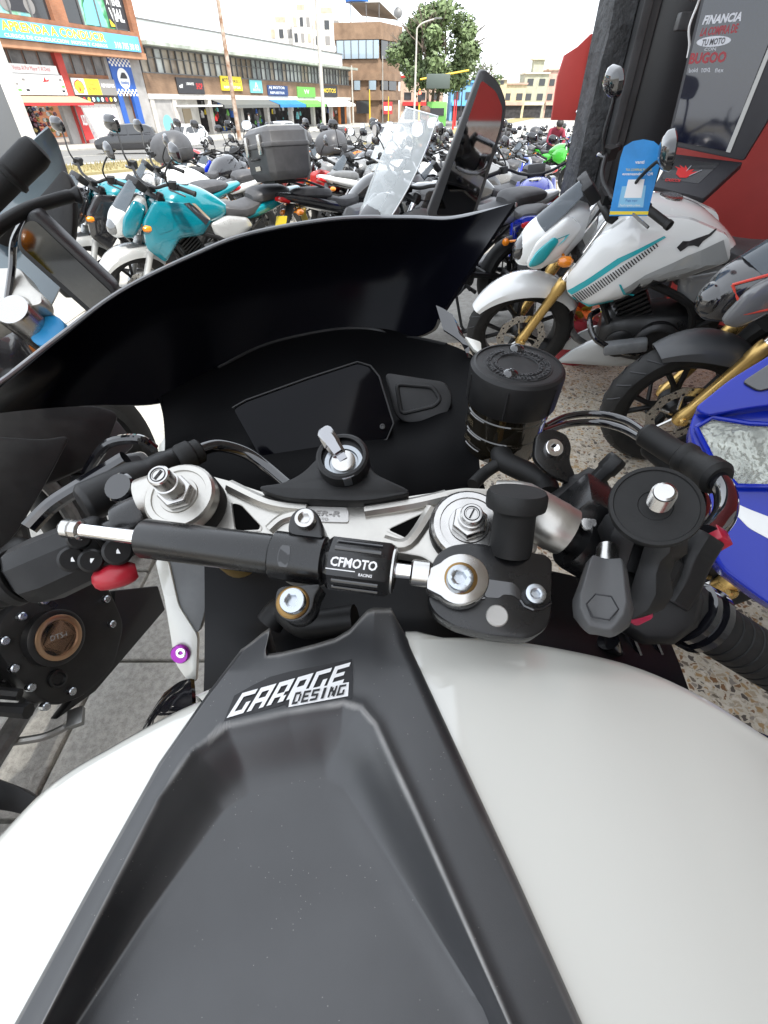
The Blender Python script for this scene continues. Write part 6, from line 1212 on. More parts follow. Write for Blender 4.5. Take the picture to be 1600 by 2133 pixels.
mb = MB(); L_ = (b-a).length
mb.rings([kring(a+d*L_*t, w_, t_) for t, w_, t_ in ((0, .0035, .0012), (.2, .0036, .0012), (.21, .0050, .0036), (.45, .0056, .0046), (.5, .0062, .0050), (.9, .0058, .0048), (1.0, .0044, .0034))])
H('ignition_key', mb, mat('key_chrome', (.30, .30, .31), .14, metal=1), sur)

# ---- steering damper across the clamp
HD = .040
def dax(px): return T.hit(px, 1100+(px-135)*.1275, HD)
A0, A1 = dax(135), dax(960); AX = (A1-A0).normalized()
def st(px): return (dax(px)-A0).dot(AX)
damper = H('steering_damper', MB().lathe(A0, AX, [(.0116, st(298)), (.0127, st(303)), (.0127, st(575))], 40), anod)
def dl(name, prof, m, n=32, **k):
    mb = MB(); mb.lathe(A0, AX, [(r, st(x)) for r, x in prof], n, **k); return H(name, mb, m, damper, ang=30)
dl('damper_rod', [(.0048, 150), (.0048, 300)], chrome)
dl('rod_nut', [(.0050, 130), (.0064, 136), (.0064, 150), (.0054, 151), (.0054, 153), (.0066, 155), (.0066, 168), (.0052, 172)], steel, 12)
dl('end_seal', [(.0088, 296), (.0095, 299)], rubber)
dl('clamp_ring', [(.0138, 570), (.0152, 574), (.0152, 676), (.0138, 680)], anod, 40)
dl('damper_neck', [(.0112, 676), (.0112, 694)], anod)
kn = dl('adjuster_knob', [(.0145, 684), (.0172, 694), (.0172, 808), (.0155, 818)], anod, 8, rot=PI/8)
dl('knob_end', [(.0142, 812), (.0142, 822), (.0135, 823)], steel)
dl('knob_end_face', [(.0115, 820), (.0115, 824.5)], anod)
dl('damper_rod', [(.0046, 820), (.0046, 862)], chrome)
dl('rod_end_nut', [(.0070, 856), (.0080, 860), (.0080, 893), (.0072, 896)], steel, 24)
# flutes on the knob
for off in (-.0125, .0125):
    pass
cv = (EYE-dax(750)).normalized(); tv = AX.cross(cv).normalized(); nv = tv.cross(AX); nv = nv if nv.dot(cv) > 0 else -nv
# lettering on the flat that faces the saddle
def knobface(u, v): return dax(697+104*u)+nv*.0176+T.ey*0+(-tv if tv.dot(V((0, 0, 1))) < 0 else tv)*(v-.5)*.011
nv2 = None
best = max(range(8), key=lambda i: (lambda dd: dd.dot(cv))( (lambda u, q: u*math.cos(PI/8+2*PI*(i+.5)/8)+q*math.sin(PI/8+2*PI*(i+.5)/8))(*(lambda u: (u, AX.cross(u)))((V((0, 0, 1))-AX*AX.z).normalized()))))
u_ = (V((0, 0, 1))-AX*AX.z).normalized(); q_ = AX.cross(u_)
def face_n(i): t = PI/8+2*PI*(i+.5)/8; return u_*math.cos(t)+q_*math.sin(t)
fn_ = face_n(best); tn_ = AX.cross(fn_); tn_ = tn_ if tn_.dot(UP) > 0 else -tn_; ap = .0172*math.cos(PI/8)
def kf(x0, x1, v0, v1): return lambda u, v: dax(x0+(x1-x0)*u)+fn_*(ap+.0004)+tn_*(v0+(v1-v0)*v)
for txt, bx, bold in (('CFMOTO', (700, 792, -.0012, .0045), .03), ('RACING', (757, 784, -.0052, -.0034), .02)):
    o = text_on('lettering', txt, white_print, kf(*bx), damper, bold=bold, shear=.12)
    for v in o.data.vertices: v.co -= HL
mb = MB(); f = kf(692, 750, -.0032, -.0026); mb.add([f(0, 0), f(1, 0), f(1, 1), f(0, 1)], [(0, 1, 2, 3)]); H('print_line', mb, white_print, damper)
for i in ((best+1) % 8, (best-1) % 8):
    n2 = face_n(i); t2 = AX.cross(n2)
    for dv in (-.0028, .0028):
        mb = MB(); mb.tube([dax(704)+n2*(ap+.0002)+t2*dv, dax(796)+n2*(ap+.0002)+t2*dv], .0012, 8); H('flute', mb, gloss, kn)
# clamp lugs and bolts
lug = plate('clamp_lug', [(596, 1112), (604, 1072), (622, 1056), (648, 1056), (664, 1072), (672, 1096), (676, 1122)], HD+.012, .024, anod, .006, .002, damper)
bolt(634, 1078, HD+.019, .0062, steel, damper, .012)
lug = plate('clamp_lug', [(576, 1222), (572, 1262), (584, 1286), (606, 1296), (634, 1288), (652, 1268), (656, 1240), (672, 1215)], HD+.006, .02, anod, .008, .002, damper)
mb = MB(); mb.lathe(T.hit(611, 1256, HD+.006), T.n, [(.0096, -.002), (.0096, .0022), (.0086, .003)], 32); H('washer', mb, brass, damper)
bolt(608, 1250, HD+.0145, .0073, zinc, damper, .013, sock=.5)
# oval slot in the clamp ring
sp = dax(607); sl_n = (EYE-sp).normalized(); sl_n = (sl_n-AX*sl_n.dot(AX)).normalized(); st_ = AX.cross(sl_n)
mb = MB(); P = [sp+sl_n*.0150+AX*(math.cos(t)*.0036)+st_*(.0085*max(-.75, min(.75, math.sin(t)))) for t in [2*PI*i/20 for i in range(20)]]
P = [p+sl_n*(math.sqrt(max(0, .0155**2-((p-sp).dot(st_))**2))-.0150) for p in P]
mb.add(P, [tuple(range(20))]); H('clamp_slot', mb, gloss, damper)
# rod end eyelet
E_ = []
for t in range(0, 26):
    an = rad(-140)+rad(280)*t/25; E_.append((962+58*math.cos(an), 1206+54*math.sin(an)))
E_ = [(890, 1185)]+E_[::1]+[(888, 1226)]
eye = plate('rod_end', E_, HD+.007, .014, steel, 0, .0015, damper)
mb = MB(); mb.lathe(T.hit(960, 1205, HD+.007), T.n, [(.0095, -.002), (.0095, .0012), (.0086, .0018)], 32); H('washer', mb, brass, damper)
bolt(959, 1202, HD+.0155, .0076, zinc, damper, .012, sock=.5)

# ---- black bracket that carries the damper on the right, with its post
brk = plate('damper_bracket', [(900, 1172), (915, 1148), (940, 1134), (985, 1128), (1138, 1154), (1152, 1166), (1150, 1285), (1136, 1314), (1102, 1333), (1025, 1326), (945, 1304), (908, 1280), (890, 1250)], .027, .020, anod, .006, .0022)
mb = MB(); P = outl([(1012, 1206), (1070, 1214), (1084, 1228), (1084, 1252), (1070, 1240), (1048, 1238), (1040, 1246), (1010, 1244)], .0275, .002); mb.add(P, [tuple(range(len(P)))]); H('bracket_slot', mb, gloss, brk)
mb = MB(); mb.tube([T.hit(x, y, .0276) for x, y in ((1084, 1250), (1092, 1262), (1110, 1270), (1130, 1268), (1148, 1256))], .0010, 6); H('bracket_seam', mb, gloss, brk)
mb = MB(); mb.tube([T.hit(x, y, .0276) for x, y in ((892, 1240), (960, 1250), (1010, 1246))], .0010, 6); H('bracket_seam', mb, gloss, brk)
bolt(1117, 1236, .031, .0062, zinc, brk, .006, sock=.45)
pin('dowel', 1036, 1282, .0285, [(.0066, -.004), (.0066, -.0006), (.006, 0)], mat('dull_zinc', (.42, .41, .39), .45, metal=.7), brk)
mb = MB(); mb.lathe(T.hit(1064, 1138, .024), (.03, .38, .93), [(.0135, -.004), (.0130, .022), (.0150, .025), (.0182, .0265), (.0186, .029), (.0186, .0345), (.0172, .0370), (.010, .0373)], 36); H('bracket_post', mb, rubber, brk, ang=45)
# spring wires behind
mb = MB(); mb.tube([T.hit(1045, 1214, .022), T.hit(1050, 1240, .02)], .002, 8); H('bracket_spring', mb, steel, brk)

# ---- front brake fluid reservoir
RA = V((.02, -.07, 1)).normalized(); RO = Wd(1080, 757, .42)
res = H('brake_reservoir', MB().lathe(RO, RA, [(.0360, -.088), (.0372, -.086), (.0372, -.066), (.0380, -.065), (.0380, -.0635), (.0372, -.0625), (.0372, -.047), (.0380, -.046), (.0380, -.044), (.0372, -.043), (.0372, -.03)], 48),
        mat('reservoir_smoke', (.010, .008, .005), .09, coat=1))
lid = H('reservoir_lid', MB().lathe(RO, RA, [(.0405, -.036), (.0416, -.034), (.0423, -.006), (.0418, -.003), (.0395, -.0004), (.0375, 0), (.0372, -.0012), (.0305, -.0012), (.030, -.0006), (.0185, -.0006), (.018, -.0012)], 48), matte, res, ang=28)
ru = V((1, 0, 0)); ru = (ru-RA*ru.dot(RA)).normalized(); rq = RA.cross(ru)
for i in range(18):
    t = 2*PI*(i+.5)/18; c = RO+(ru*math.cos(t)+rq*math.sin(t))*.0418; mb = MB(); mb.tube([c+RA*-.033, c+RA*-.007], .0013, 6)
    if i % 3 == 0: H('lid_rib', mb, matte, lid)
def ring_text(txt, r, h, a0, a1, inner):
    vs, fs, asp = text_mesh(txt, bold=.01); mb = MB()
    P = []
    for (u, v) in vs:
        t = a0+(a1-a0)*u; k = r+h*(v-.5); P.append(RO+(ru*math.cos(t)+rq*math.sin(t))*k+RA*.0006)
    mb.add(P, fs); n0 = len(P); mb.v = [p-RA*.0018 for p in mb.v]+mb.v; mb.f = [tuple(i+n0 for i in f) for f in fs]; ec = {}
    for f in fs:
        for a_, b_ in zip(f, f[1:]+f[:1]): k_ = (min(a_, b_), max(a_, b_)); ec[k_] = ec.get(k_, 0)+1
    mb.f += [(a_, b_, b_+n0, a_+n0) for (a_, b_), c_ in ec.items() if c_ == 1]
    return H('lettering', mb, matte, lid, smooth=False)
emb = mat('embossed_lid_letters', (.045, .045, .047), .5)
for a in ((('WARNING USE ONLY DOT 4 FLUID'), .0262, .0042, rad(80), rad(-110)), ('FROM A SEALED CONTAINER', .0262, .0042, rad(250), rad(110)), ('CLEAN FILLER CAP BEFORE REMOVING', .0202, .0034, rad(130), rad(-200))):
    o = ring_text(a[0], a[1], a[2], a[3], a[4], False); o.material_slots[0].material = emb
for px, py in ((1077, 724), (1064, 776)):
    c = Plane(RO, RA).hit(px, py, .001); mb = MB(); mb.lathe(c, RA, [(.0072, -.003), (.0070, -.001), (.0060, .0008), (.004, .0022), (.002, .0026)], 20); sc_ = H('lid_screw', mb, gloss, lid)
    for k in (0, 1):
        mb = MB(); mb.box(c+RA*.0022, (.0062, .0013, .0012), MX.Rotation(.6+k*PI/2, 3, 'Z')); H('screw_cross', mb, black_print, sc_)
for h in (-.045, -.0645, -.078):   # moulded level marks
    mb = MB()
    for t in range(9):
        pass
    P = [RO+RA*h+(ru*math.cos(rad(a))+rq*math.sin(rad(a)))*.0383 for a in range(195, 226, 5)]
    mb.tube(P, .0006, 6); H('level_mark', mb, white_print if False else mat('level_mark_grey', (.22, .22, .22), .4), res)
o = MB()
for txt, h, gold_ in (('UPPER', -.054, False), ('LOWER', -.0735, True)):
    vs, fs, asp = text_mesh(txt); mb = MB()
    mb.add([RO+RA*(h+.006*(v-.5))+(ru*math.cos(rad(186+20*u))+rq*math.sin(rad(186+20*u)))*.0380 for u, v in vs], fs); H('lettering', mb, mat('dim_letters', (.10, .08, .05), .4), res, smooth=False)
# reservoir bracket
BR = Plane(Wd(1150, 935, .40), (.1, -.6, .75))
b_ = plate('reservoir_bracket', [(1118, 902), (1150, 892), (1182, 905), (1192, 930), (1186, 960), (1200, 990), (1192, 1010), (1140, 985), (1112, 955)], 0, .006, anod, .006, .001, None, BR)
bolt(1156, 932, .004, .0078, chrome, b_, .006, pl=BR, sock=.42)
mb = MB(); mb.tube(smooth_pts([Wd(1045, 935, .45), Wd(1050, 960, .44), Wd(1100, 985, .43), Wd(1135, 1005, .42), Wd(1142, 1030, .41)], 6), .010, 14); H('reservoir_hose', mb, rubber)
mb = MB(); mb.tube(smooth_pts([Wd(1040, 965, .44), Wd(1010, 985, .44), Wd(985, 1010, .43)], 5), .006, 12); H('brake_hose', mb, rubber)

# ---- master cylinder, lever pivot and switch block on the right bar
RBA, RBB = Wd(1165, 1110, .352), Wd(1720, 1452, .40)        # axis of the right bar
RD = (RBB-RBA).normalized(); RL = (RBB-RBA).length
def rb(t): return RBA.lerp(RBB, t)
rv = (EYE-rb(.5)).normalized(); rv = (rv-RD*rv.dot(RD)).normalized(); rw = RD.cross(rv)
bar = H('handlebar', MB().tube([RBA-RD*.02, RBB], .011, 16), anod)
H('bar_clamp', MB().lathe(RBA, RD, [(.0205, .012), (.0215, .016), (.0215, .04), (.0205, .044)], 28), anod, bar)
H('switch_housing', MB().lathe(RBA, RD, [(.018, .050), (.0235, .056), (.0255, .07), (.0255, .118), (.024, .122)], 10), matte, bar, bevel=.002)
H('throttle_flange', MB().lathe(RBA, RD, [(.0225, .124), (.0265, .126), (.0265, .131), (.0230, .132), (.0230, .136), (.0275, .137), (.0275, .143), (.0245, .146)], 36), gloss, bar)
g_ = [(.0205, .146)]
for i in range(24): g_ += [(.0215, .150+i*.011), (.0215, .158+i*.011), (.0205, .1585+i*.011), (.0205, .1605+i*.011)]
H('grip', MB().lathe(RBA, RD, g_, 28), rubber, bar)
mb = MB(); P = [rb(.36)+rw*.055+rv*-.02, rb(.5)+rw*.072-rv*.03, rb(.75)+rw*.075-rv*.035, rb(1.1)+rw*.065-rv*.03]
if P[1].dot(FW) < rb(.5).dot(FW): P = [p-2*rw*(p-rb(.5)).dot(rw) for p in P]
mb.tube(smooth_pts(P, 6), [.009]*6+[.0075]*13, 12); H('brake_lever', mb, gloss, bar)
mb = MB(); c = Wd(1205, 1030, .40); d = (Wd(1270, 985, .41)-c).normalized(); mb.lathe(c-d*.035, d, [(.012, 0), (.0135, .002), (.0135, .03), (.017, .034), (.017, .04), (.0145, .045), (.0145, .055), (.010, .058)], 24); H('master_cylinder', mb, matte, bar)
mb = MB(); c = Wd(1252, 990, .385); mb.lathe(c, (.5, .2, .6), [(.007, -.012), (.007, .004), (.0085, .006), (.0085, .016), (.0075, .019)], 6); H('banjo_bolt', mb, matte, bar, bevel=.0008)
mb = MB(); c = Wd(1240, 1075, .36); mb.box(c, (.05, .035, .04), (RD.to_track_quat('X', 'Z')).to_matrix()); H('clamp_block', mb, anod, bar, bevel=.004)
mb = MB(); c = Wd(1225, 1090, .345); mb.lathe(c, (-.2, -.6, .7), [(.006, -.004), (.006, .003), (.005, .004)], 16); H('clamp_screw', mb, steel, bar)
mb = MB(); c = Wd(1310, 1255, .34); mb.box(c, (.028, .022, .016), RD.to_track_quat('X', 'Z').to_matrix()); H('red_switch', mb, mat('red_switch', (.45, .02, .07), .3), bar, bevel=.003)
# throttle cable guide (red collar, tall black block)
mb = MB(); P = [Wd(1475, 1115, .335), Wd(1445, 1165, .335), Wd(1425, 1215, .34), Wd(1400, 1255, .345)]
rs_ = []
for p in smooth_pts(P, 4):
    rs_.append([p+rv*a*.009+RD*b*.011 for a, b in ((-1, -.6), (-1, .6), (-.4, 1), (.6, 1), (1, .6), (1, -.6), (.6, -1), (-.4, -1))])
mb.rings(rs_); H('cable_guide', mb, matte, bar, bevel=.0012)
mb = MB(); mb.box(Wd(1494, 1122, .337), (.011, .014, .012), RD.to_track_quat('X', 'Z').to_matrix()); H('red_collar', mb, mat('red_collar', (.35, .01, .03), .3), bar, bevel=.001)
for k, (ca, m_) in enumerate((([(1135, 888, .50), (1180, 868, .52), (1240, 862, .52), (1300, 874, .50), (1345, 902, .47)], gloss), ([(1130, 900, .49), (1180, 884, .51), (1240, 880, .51), (1295, 892, .49), (1342, 918, .46)], gloss))):
    mb = MB(); pts = smooth_pts([Wd(*p) for p in ca], 8); mb.tube(pts, .0038, 12); H('throttle_cable', mb, m_)
for ca, r0 in (([(1338, 900, .465), (1400, 940, .445), (1440, 962, .43), (1500, 1000, .40)], .0118), ([(1345, 930, .475), (1400, 975, .455), (1440, 1010, .44), (1452, 1030, .43)], .0085)):
    pts = smooth_pts([Wd(*p) for p in ca], 6); n = len(pts); mb = MB(); rr = []
    for i in range(n):
        t = i/(n-1); rr.append(r0*(.72 if t < .02 else 1.0 if t < .5 else 1.25 if t < .62 else 1.05 if t < .8 else 1.3 if t < .97 else 1.0))
    mb.tube(pts, rr, 20); H('cable_sleeve', mb, rubber)
mb = MB(); mb.tube(smooth_pts([Wd(*p) for p in ((1492, 994, .405), (1512, 1030, .385), (1510, 1070, .365), (1490, 1100, .35), (1474, 1116, .34))], 6), .0085, 16); H('throttle_elbow', mb, gloss)
mb = MB(); mb.tube(smooth_pts([Wd(*p) for p in ((1448, 1020, .435), (1462, 1050, .42), (1452, 1090, .40), (1430, 1120, .39))], 6), .0075, 16); H('throttle_elbow', mb, gloss)

# ---- phone mount: ball joint, clamping arms, wing knob and round base with a threaded stub
DN = V((-.30, -.42, .85)).normalized(); DP = Plane(Wd(1366, 1052, .292), DN)
mount = H('phone_mount', MB().lathe(DP.o, DN, [(.0235, -.007), (.0262, -.0055), (.0268, -.001), (.0262, .0006), (.0240, .0008), (.0235, -.0002), (.010, -.0004), (.0095, -.001)], 48), rubber)
H('mount_neck', MB().lathe(DP.o, DN, [(.0135, -.030), (.0150, -.018), (.0175, -.007)], 24), matte, mount)
thr = [(.0072, -.002)]
for i in range(7): thr += [(.0072, i*.0022), (.0062, i*.0022+.0011)]
thr += [(.0060, .0158), (.0046, .0166)]
H('threaded_stub', MB().lathe(DP.hit(1374, 1046, 0), DN, thr, 24), steel, mount, ang=20)
bc = DP.o-DN*.033; bc2 = Wd(1300, 1235, .332)
mb = MB()
def ball(c, r): mb.lathe(c, (0, 0, 1), [(r*math.sin(PI*i/10)+1e-5, -r*math.cos(PI*i/10)) for i in range(11)], 20)
ball(bc, .0165); ball(bc2, .0165); H('mount_ball', mb, rubber, mount)
ad = (bc2-bc).normalized(); av = (EYE-(bc+bc2)/2).normalized(); as_ = ad.cross(av).normalized(); an_ = as_.cross(ad)
if an_.dot(av) < 0: an_ = -an_
for sgn in (1, -1):
    mb = MB(); rr = []
    for t, w_, h0 in ((-.30, .016, .006), (-.2, .025, .012), (.0, .0285, .020), (.22, .026, .022), (.38, .021, .018), (.55, .021, .018), (.78, .026, .022), (1.0, .0275, .020), (1.2, .024, .012), (1.28, .014, .006)):
        c = bc.lerp(bc2, t); s_ = sgn
        rr.append([c+as_*s_*(.003)+an_*(-w_*.72), c+as_*s_*(h0*.7)+an_*(-w_*.80), c+as_*s_*(h0*1.15)+an_*(-w_*.35), c+as_*s_*(h0*1.25)+an_*(w_*.35), c+as_*s_*(h0*.8)+an_*(w_*.85), c+as_*s_*(.003)+an_*(w_*.80)])
    mb.rings(rr); H('mount_arm', mb, matte, mount, bevel=.0015, ang=40)
mc_ = Wd(1305, 1170, .345); ma_ = V((-.25, -.62, .72)).normalized()
H('clamp_body', MB().lathe(mc_, ma_, [(.024, -.035), (.036, -.030), (.037, .004), (.031, .014), (.020, .018)], 8, rot=.2), matte, mount, bevel=.003)
H('clamp_body', MB().lathe(Wd(1360, 1250, .355), ma_, [(.026, -.03), (.034, -.026), (.034, .0), (.028, .009), (.018, .011)], 10), matte, mount, bevel=.002)
# wing knob standing off the arms towards the saddle
KO = Wd(1262, 1186, .300); KD = (Wd(1248, 1330, .268)-KO).normalized(); ks = KD.cross((EYE-KO).normalized()).normalized(); kn_ = ks.cross(KD)
mb = MB(); rr = []
for t, a, b in ((-.004, .0105, .009), (0, .0120, .010), (.012, .0135, .012), (.022, .0150, .0115), (.030, .0165, .0105), (.038, .0150, .009), (.044, .0105, .007), (.047, .007, .005)):
    rr.append([KO+KD*t+ks*x*a+kn_*y*b for x, y in ((-1, -.3), (-.75, -.9), (-.25, -.8), (.25, -.8), (.75, -.9), (1, -.3), (1, .3), (.75, .95), (.25, .75), (-.25, .75), (-.75, .95), (-1, .3))])
mb.rings(rr); knob = H('wing_knob', mb, mat('grey_knob', (.055, .055, .056), .5, bump=(900, .1, .0003)), mount, bevel=.001, ang=45)
mb = MB(); kk = KO+KD*.035+kn_*.0082; mb.tube([kk+KD*.0095*math.cos(a)+ks*.0085*math.sin(a) for a in [2*PI*i/6+PI/6 for i in range(7)]], .0005, 6); H('knob_mark', mb, black_print, knob)
mb = MB(); mb.lathe(KO-KD*.018, KD, [(.007, 0), (.007, .02)], 16); H('knob_bolt', mb, steel, mount)

# ---- left bar: grip, switch block, clutch perch and cable
LBA, LBB = Wd(318, 1075, .36), Wd(-120, 1268, .345)
LD = (LBB-LBA).normalized()
lbar = H('handlebar', MB().tube([LBA-LD*.02, LBB+LD*.05], .011, 16), anod)
H('bar_clamp', MB().lathe(LBA, LD, [(.0185, .0), (.0195, .003), (.0195, .02), (.0185, .023)], 28), anod, lbar)
def lring(t, ry, rx, up=0, fw=0):
    c = LBA+LD*t; v_ = (EYE-c).normalized(); v_ = (v_-LD*v_.dot(LD)).normalized(); w_ = v_.cross(LD); w_ = w_ if w_.dot(UP) > 0 else -w_
    return [c+v_*(fw+rx*x)+w_*(up+ry*y) for x, y in ((1, -.4), (1, .4), (.6, .85), (0, 1), (-.6, .85), (-1, .4), (-1, -.4), (-.6, -.85), (0, -1), (.6, -.85))]
mb = MB(); mb.rings([lring(.034, .016, .014), lring(.038, .021, .017, -.003), lring(.055, .024, .019, -.004), lring(.085, .025, .020, -.004), lring(.100, .023, .019, -.003), lring(.104, .020, .017)]); sw = H('switch_housing', mb, matte, lbar, bevel=.003)
for px, py, sz, nm in ((165, 1120, .010, 'up_button'), (150, 1165, .011, 'lamp_button'), (190, 1168, .010, 'down_button'), (245, 1148, .012, 'indicator_switch')):
    c = Wd(px, py, .315); nn = (EYE-c).normalized(); mb = MB(); mb.lathe(c, nn, [(sz*.8, -.014), (sz*.8, -.003), (sz*.65, -.001)], 18); b_ = H(nm, mb, matte, sw)
    mb = MB(); u = V((1, 0, 0)); w2 = nn.cross(u); k = .0026; s0 = -1 if nm == 'down_button' else 1
    mb.add([c+nn*-.0006+u*x*k+w2*y*k for x, y in ((-.8, -.7*s0), (.8, -.7*s0), (0, .8*s0))], [(0, 1, 2)]); H('button_mark', mb, white_print, sw, smooth=False)
mb = MB(); P = smooth_pts([Wd(208, 1208, .33), Wd(240, 1200, .325), Wd(285, 1188, .33)], 4); mb.tube(P, [.006, .008, .0085, .0085, .0085, .0085, .008, .007, .005], 12); H('horn_button', mb, mat('red_plastic', (.42, .015, .03), .35), sw)
H('grip_flange', MB().lathe(LBA, LD, [(.020, .104), (.0215, .106), (.0215, .112), (.019, .114)], 28), rubber, lbar)
g_ = [(.0165, .113), (.0182, .116)]
for i in range(14): g_ += [(.0182, .120+i*.009), (.0174, .121+i*.009), (.0174, .123+i*.009), (.0182, .124+i*.009)]
H('grip', MB().lathe(LBA, LD, g_, 28), rubber, lbar)
mb = MB(); c = Wd(222, 1028, .385); d = (Wd(285, 1000, .40)-c).normalized(); mb.lathe(c-d*.02, d, [(.012, 0), (.016, .004), (.0165, .045), (.014, .056)], 20); H('clutch_perch', mb, matte, lbar, bevel=.001)
mb = MB(); c = Wd(258, 1020, .372); mb.lathe(c, (-.1, -.5, .8), [(.012, -.02), (.012, .006), (.0105, .008)], 20); H('perch_pivot', mb, gloss, lbar)
mb = MB(); mb.tube(smooth_pts([Wd(262, 1020, .39), Wd(310, 985, .41), Wd(355, 962, .425), Wd(392, 948, .435)], 5), [.013]*5+[.012]*5+[.011]*6, 12); H('clutch_arm', mb, matte, lbar)
mb = MB(); c = Wd(395, 948, .432); d = (Wd(430, 932, .44)-c).normalized(); mb.lathe(c, d, [(.011, -.012), (.0135, -.008), (.0135, .002), (.0115, .004), (.0115, .010), (.009, .012)], 16); H('cable_adjuster', mb, rubber, lbar)
mb = MB(); mb.tube(smooth_pts([Wd(*p) for p in ((410, 940, .435), (455, 928, .45), (510, 942, .46), (555, 972, .46), (600, 1010, .45))], 7), .0062, 14); H('clutch_cable', mb, gloss, lbar)
mb = MB(); P = smooth_pts([Wd(262, 955, .46), Wd(180, 1005, .46), Wd(110, 1050, .46), Wd(60, 1100, .45)], 5); mb.tube(P, .008, 10); H('clutch_lever', mb, gloss, lbar)

# ---- cockpit: dark inner fairing, dash and windscreen
scr = [
 [(-90, 848, .40), (0, 796, .44), (120, 703, .50), (250, 607, .55), (400, 532, .60), (520, 486, .63), (700, 455, .65), (850, 452, .65), (930, 455, .635), (1000, 443, .61), (1076, 426, .58)],
 [(-90, 862, .43), (40, 852, .49), (190, 846, .55), (345, 838, .61), (445, 780, .68), (560, 722, .73), (700, 690, .76), (800, 690, .76), (862, 704, .73), (905, 690, .68), (918, 668, .62)]]
Ta, Tb = [smooth_pts([Wd(*p) for p in r_], 9) for r_ in scr]; G = []
for i in range(15):
    t = i/14; bl = .035*math.sin(PI*t)**1.0; G.append([a.lerp(b, t)+V((0, .9, .1))*bl*min(1, j/20, (len(Ta)-1-j)/12) for j, (a, b) in enumerate(zip(Ta, Tb))])
mb = MB(); mb.grid(G); ws = H('windscreen', mb, smoke, solid=-.004, ang=60)
ed = smooth_pts([Wd(*p) for p in scr[0]], 8); mb = MB(); mb.tube(ed, .0026, 8); H('screen_edge', mb, mat('screen_edge_glint', (.22, .23, .24), .12, coat=1), ws)  # pale colour painted as the sky's bright glint along the edge
inn = [
 [(330, 828, .59), (345, 826, .605), (455, 768, .68), (560, 718, .725), (700, 688, .745), (800, 690, .745), (862, 706, .70), (930, 720, .64), (985, 742, .57), (1010, 770, .54)],
 [(340, 870, .56), (365, 850, .58), (450, 815, .63), (560, 775, .66), (700, 750, .67), (800, 755, .665), (862, 765, .63), (920, 775, .59), (970, 800, .55), (1005, 830, .52)],
 [(345, 940, .52), (380, 915, .54), (450, 890, .56), (560, 870, .57), (700, 850, .57), (800, 850, .57), (862, 855, .55), (920, 865, .52), (970, 890, .50), (1000, 920, .48)],
 [(350, 985, .49), (400, 990, .49), (470, 1000, .49), (560, 1010, .48), (700, 1010, .47), (800, 1010, .46), (862, 1012, .46), (920, 1010, .46), (970, 1015, .46), (1010, 1020, .46)],
 [(352, 1200, .50), (400, 1200, .50), (470, 1230, .50), (560, 1250, .50), (700, 1260, .50), (800, 1260, .50), (862, 1260, .50), (920, 1260, .50), (1000, 1260, .50), (1100, 1260, .50)]]
mb = MB(); mb.grid(patch(inn, 6, 6)); cow = H('cockpit_cowl', mb, mat('cockpit_black', (.0016, .0016, .002), .5, spec=.06, bump=(900, .1, .0003)), solid=-.004, ang=50)
mb = MB(); mb.tube(smooth_pts([Wd(*p) for p in ((455, 766, .672), (560, 716, .718), (700, 686, .738), (790, 688, .738), (815, 710, .72), (862, 704, .695), (930, 718, .635))], 6), .0025, 8); H('cowl_lip', mb, matte, cow)
# dash panel
DQ = Plane(Wd(660, 860, .50), (0.0, -.72, .69))
dash = plate('dash_panel', [(484, 850), (512, 834), (640, 788), (745, 754), (772, 762), (790, 784), (820, 882), (806, 916), (690, 952), (600, 985), (548, 965)], .0, .02, mat('dash_glass', (.002, .002, .0035), .10, spec=.12), .006, .002, None, DQ)
mb = MB(); mb.tube([DQ.hit(x, y, .0005) for x, y in ((484, 850), (512, 834), (640, 788), (745, 754), (772, 762), (790, 784), (820, 882), (806, 916), (690, 952))], .0012, 6); H('dash_rim', mb, matte, dash)
bolt(797, 888, .002, .003, anod, dash, .002, pl=DQ)
VQ = Plane(Wd(870, 830, .52), (-.15, -.75, .64))
v_ = plate('vent_panel', [(800, 775), (930, 795), (945, 830), (925, 880), (840, 880), (820, 860)], 0, .01, matte, .008, .002, None, VQ)
P = [VQ.hit(x, y, .001) for x, y in ((826, 800), (902, 806), (918, 832), (905, 846), (836, 862))]; mb = MB(); mb.tube(rounded(P, .006)+[rounded(P, .006)[0]], .0022, 8); H('vent_rim', mb, matte, v_)
v2 = plate('vent_panel', [(470, 950), (520, 920), (545, 940), (552, 975), (470, 992)], -.02, .008, satin, .006, .002, None, DQ)
P = rounded([DQ.hit(x, y, -.019) for x, y in ((478, 962), (510, 935), (530, 945), (536, 970), (478, 984))], .004); mb = MB(); mb.tube(P+[P[0]], .0016, 8); H('vent_rim', mb, matte, v2)
# headset volume below the clamp: frame head, inner panels
blk = [
 [(430, 1180, .47), (600, 1180, .46), (800, 1180, .45), (1000, 1180, .45), (1180, 1200, .45), (1330, 1260, .46)],
 [(432, 1290, .46), (600, 1300, .43), (800, 1290, .41), (1000, 1300, .41), (1180, 1310, .42), (1385, 1330, .44)],
 [(430, 1480, .42), (600, 1440, .36), (800, 1420, .34), (1000, 1410, .345), (1200, 1440, .36), (1440, 1480, .40)],
 [(400, 1560, .50), (600, 1560, .50), (800, 1560, .50), (1000, 1560, .50), (1200, 1560, .50), (1470, 1570, .46)]]
mb = MB(); mb.grid(patch(blk, 6, 6)); fr_ = H('frame_head', mb, mat('frame_black', (.004, .004, .005), .5, spec=.2), solid=-.004)
for pts in (((1290, 1280, .435), (1330, 1370, .41), (1345, 1440, .40)), ((1340, 1290, .44), (1375, 1370, .42), (1405, 1450, .405))):
    mb = MB(); mb.tube(smooth_pts([Wd(*p) for p in pts], 5), .004, 8); H('panel_edge', mb, gloss, fr_)
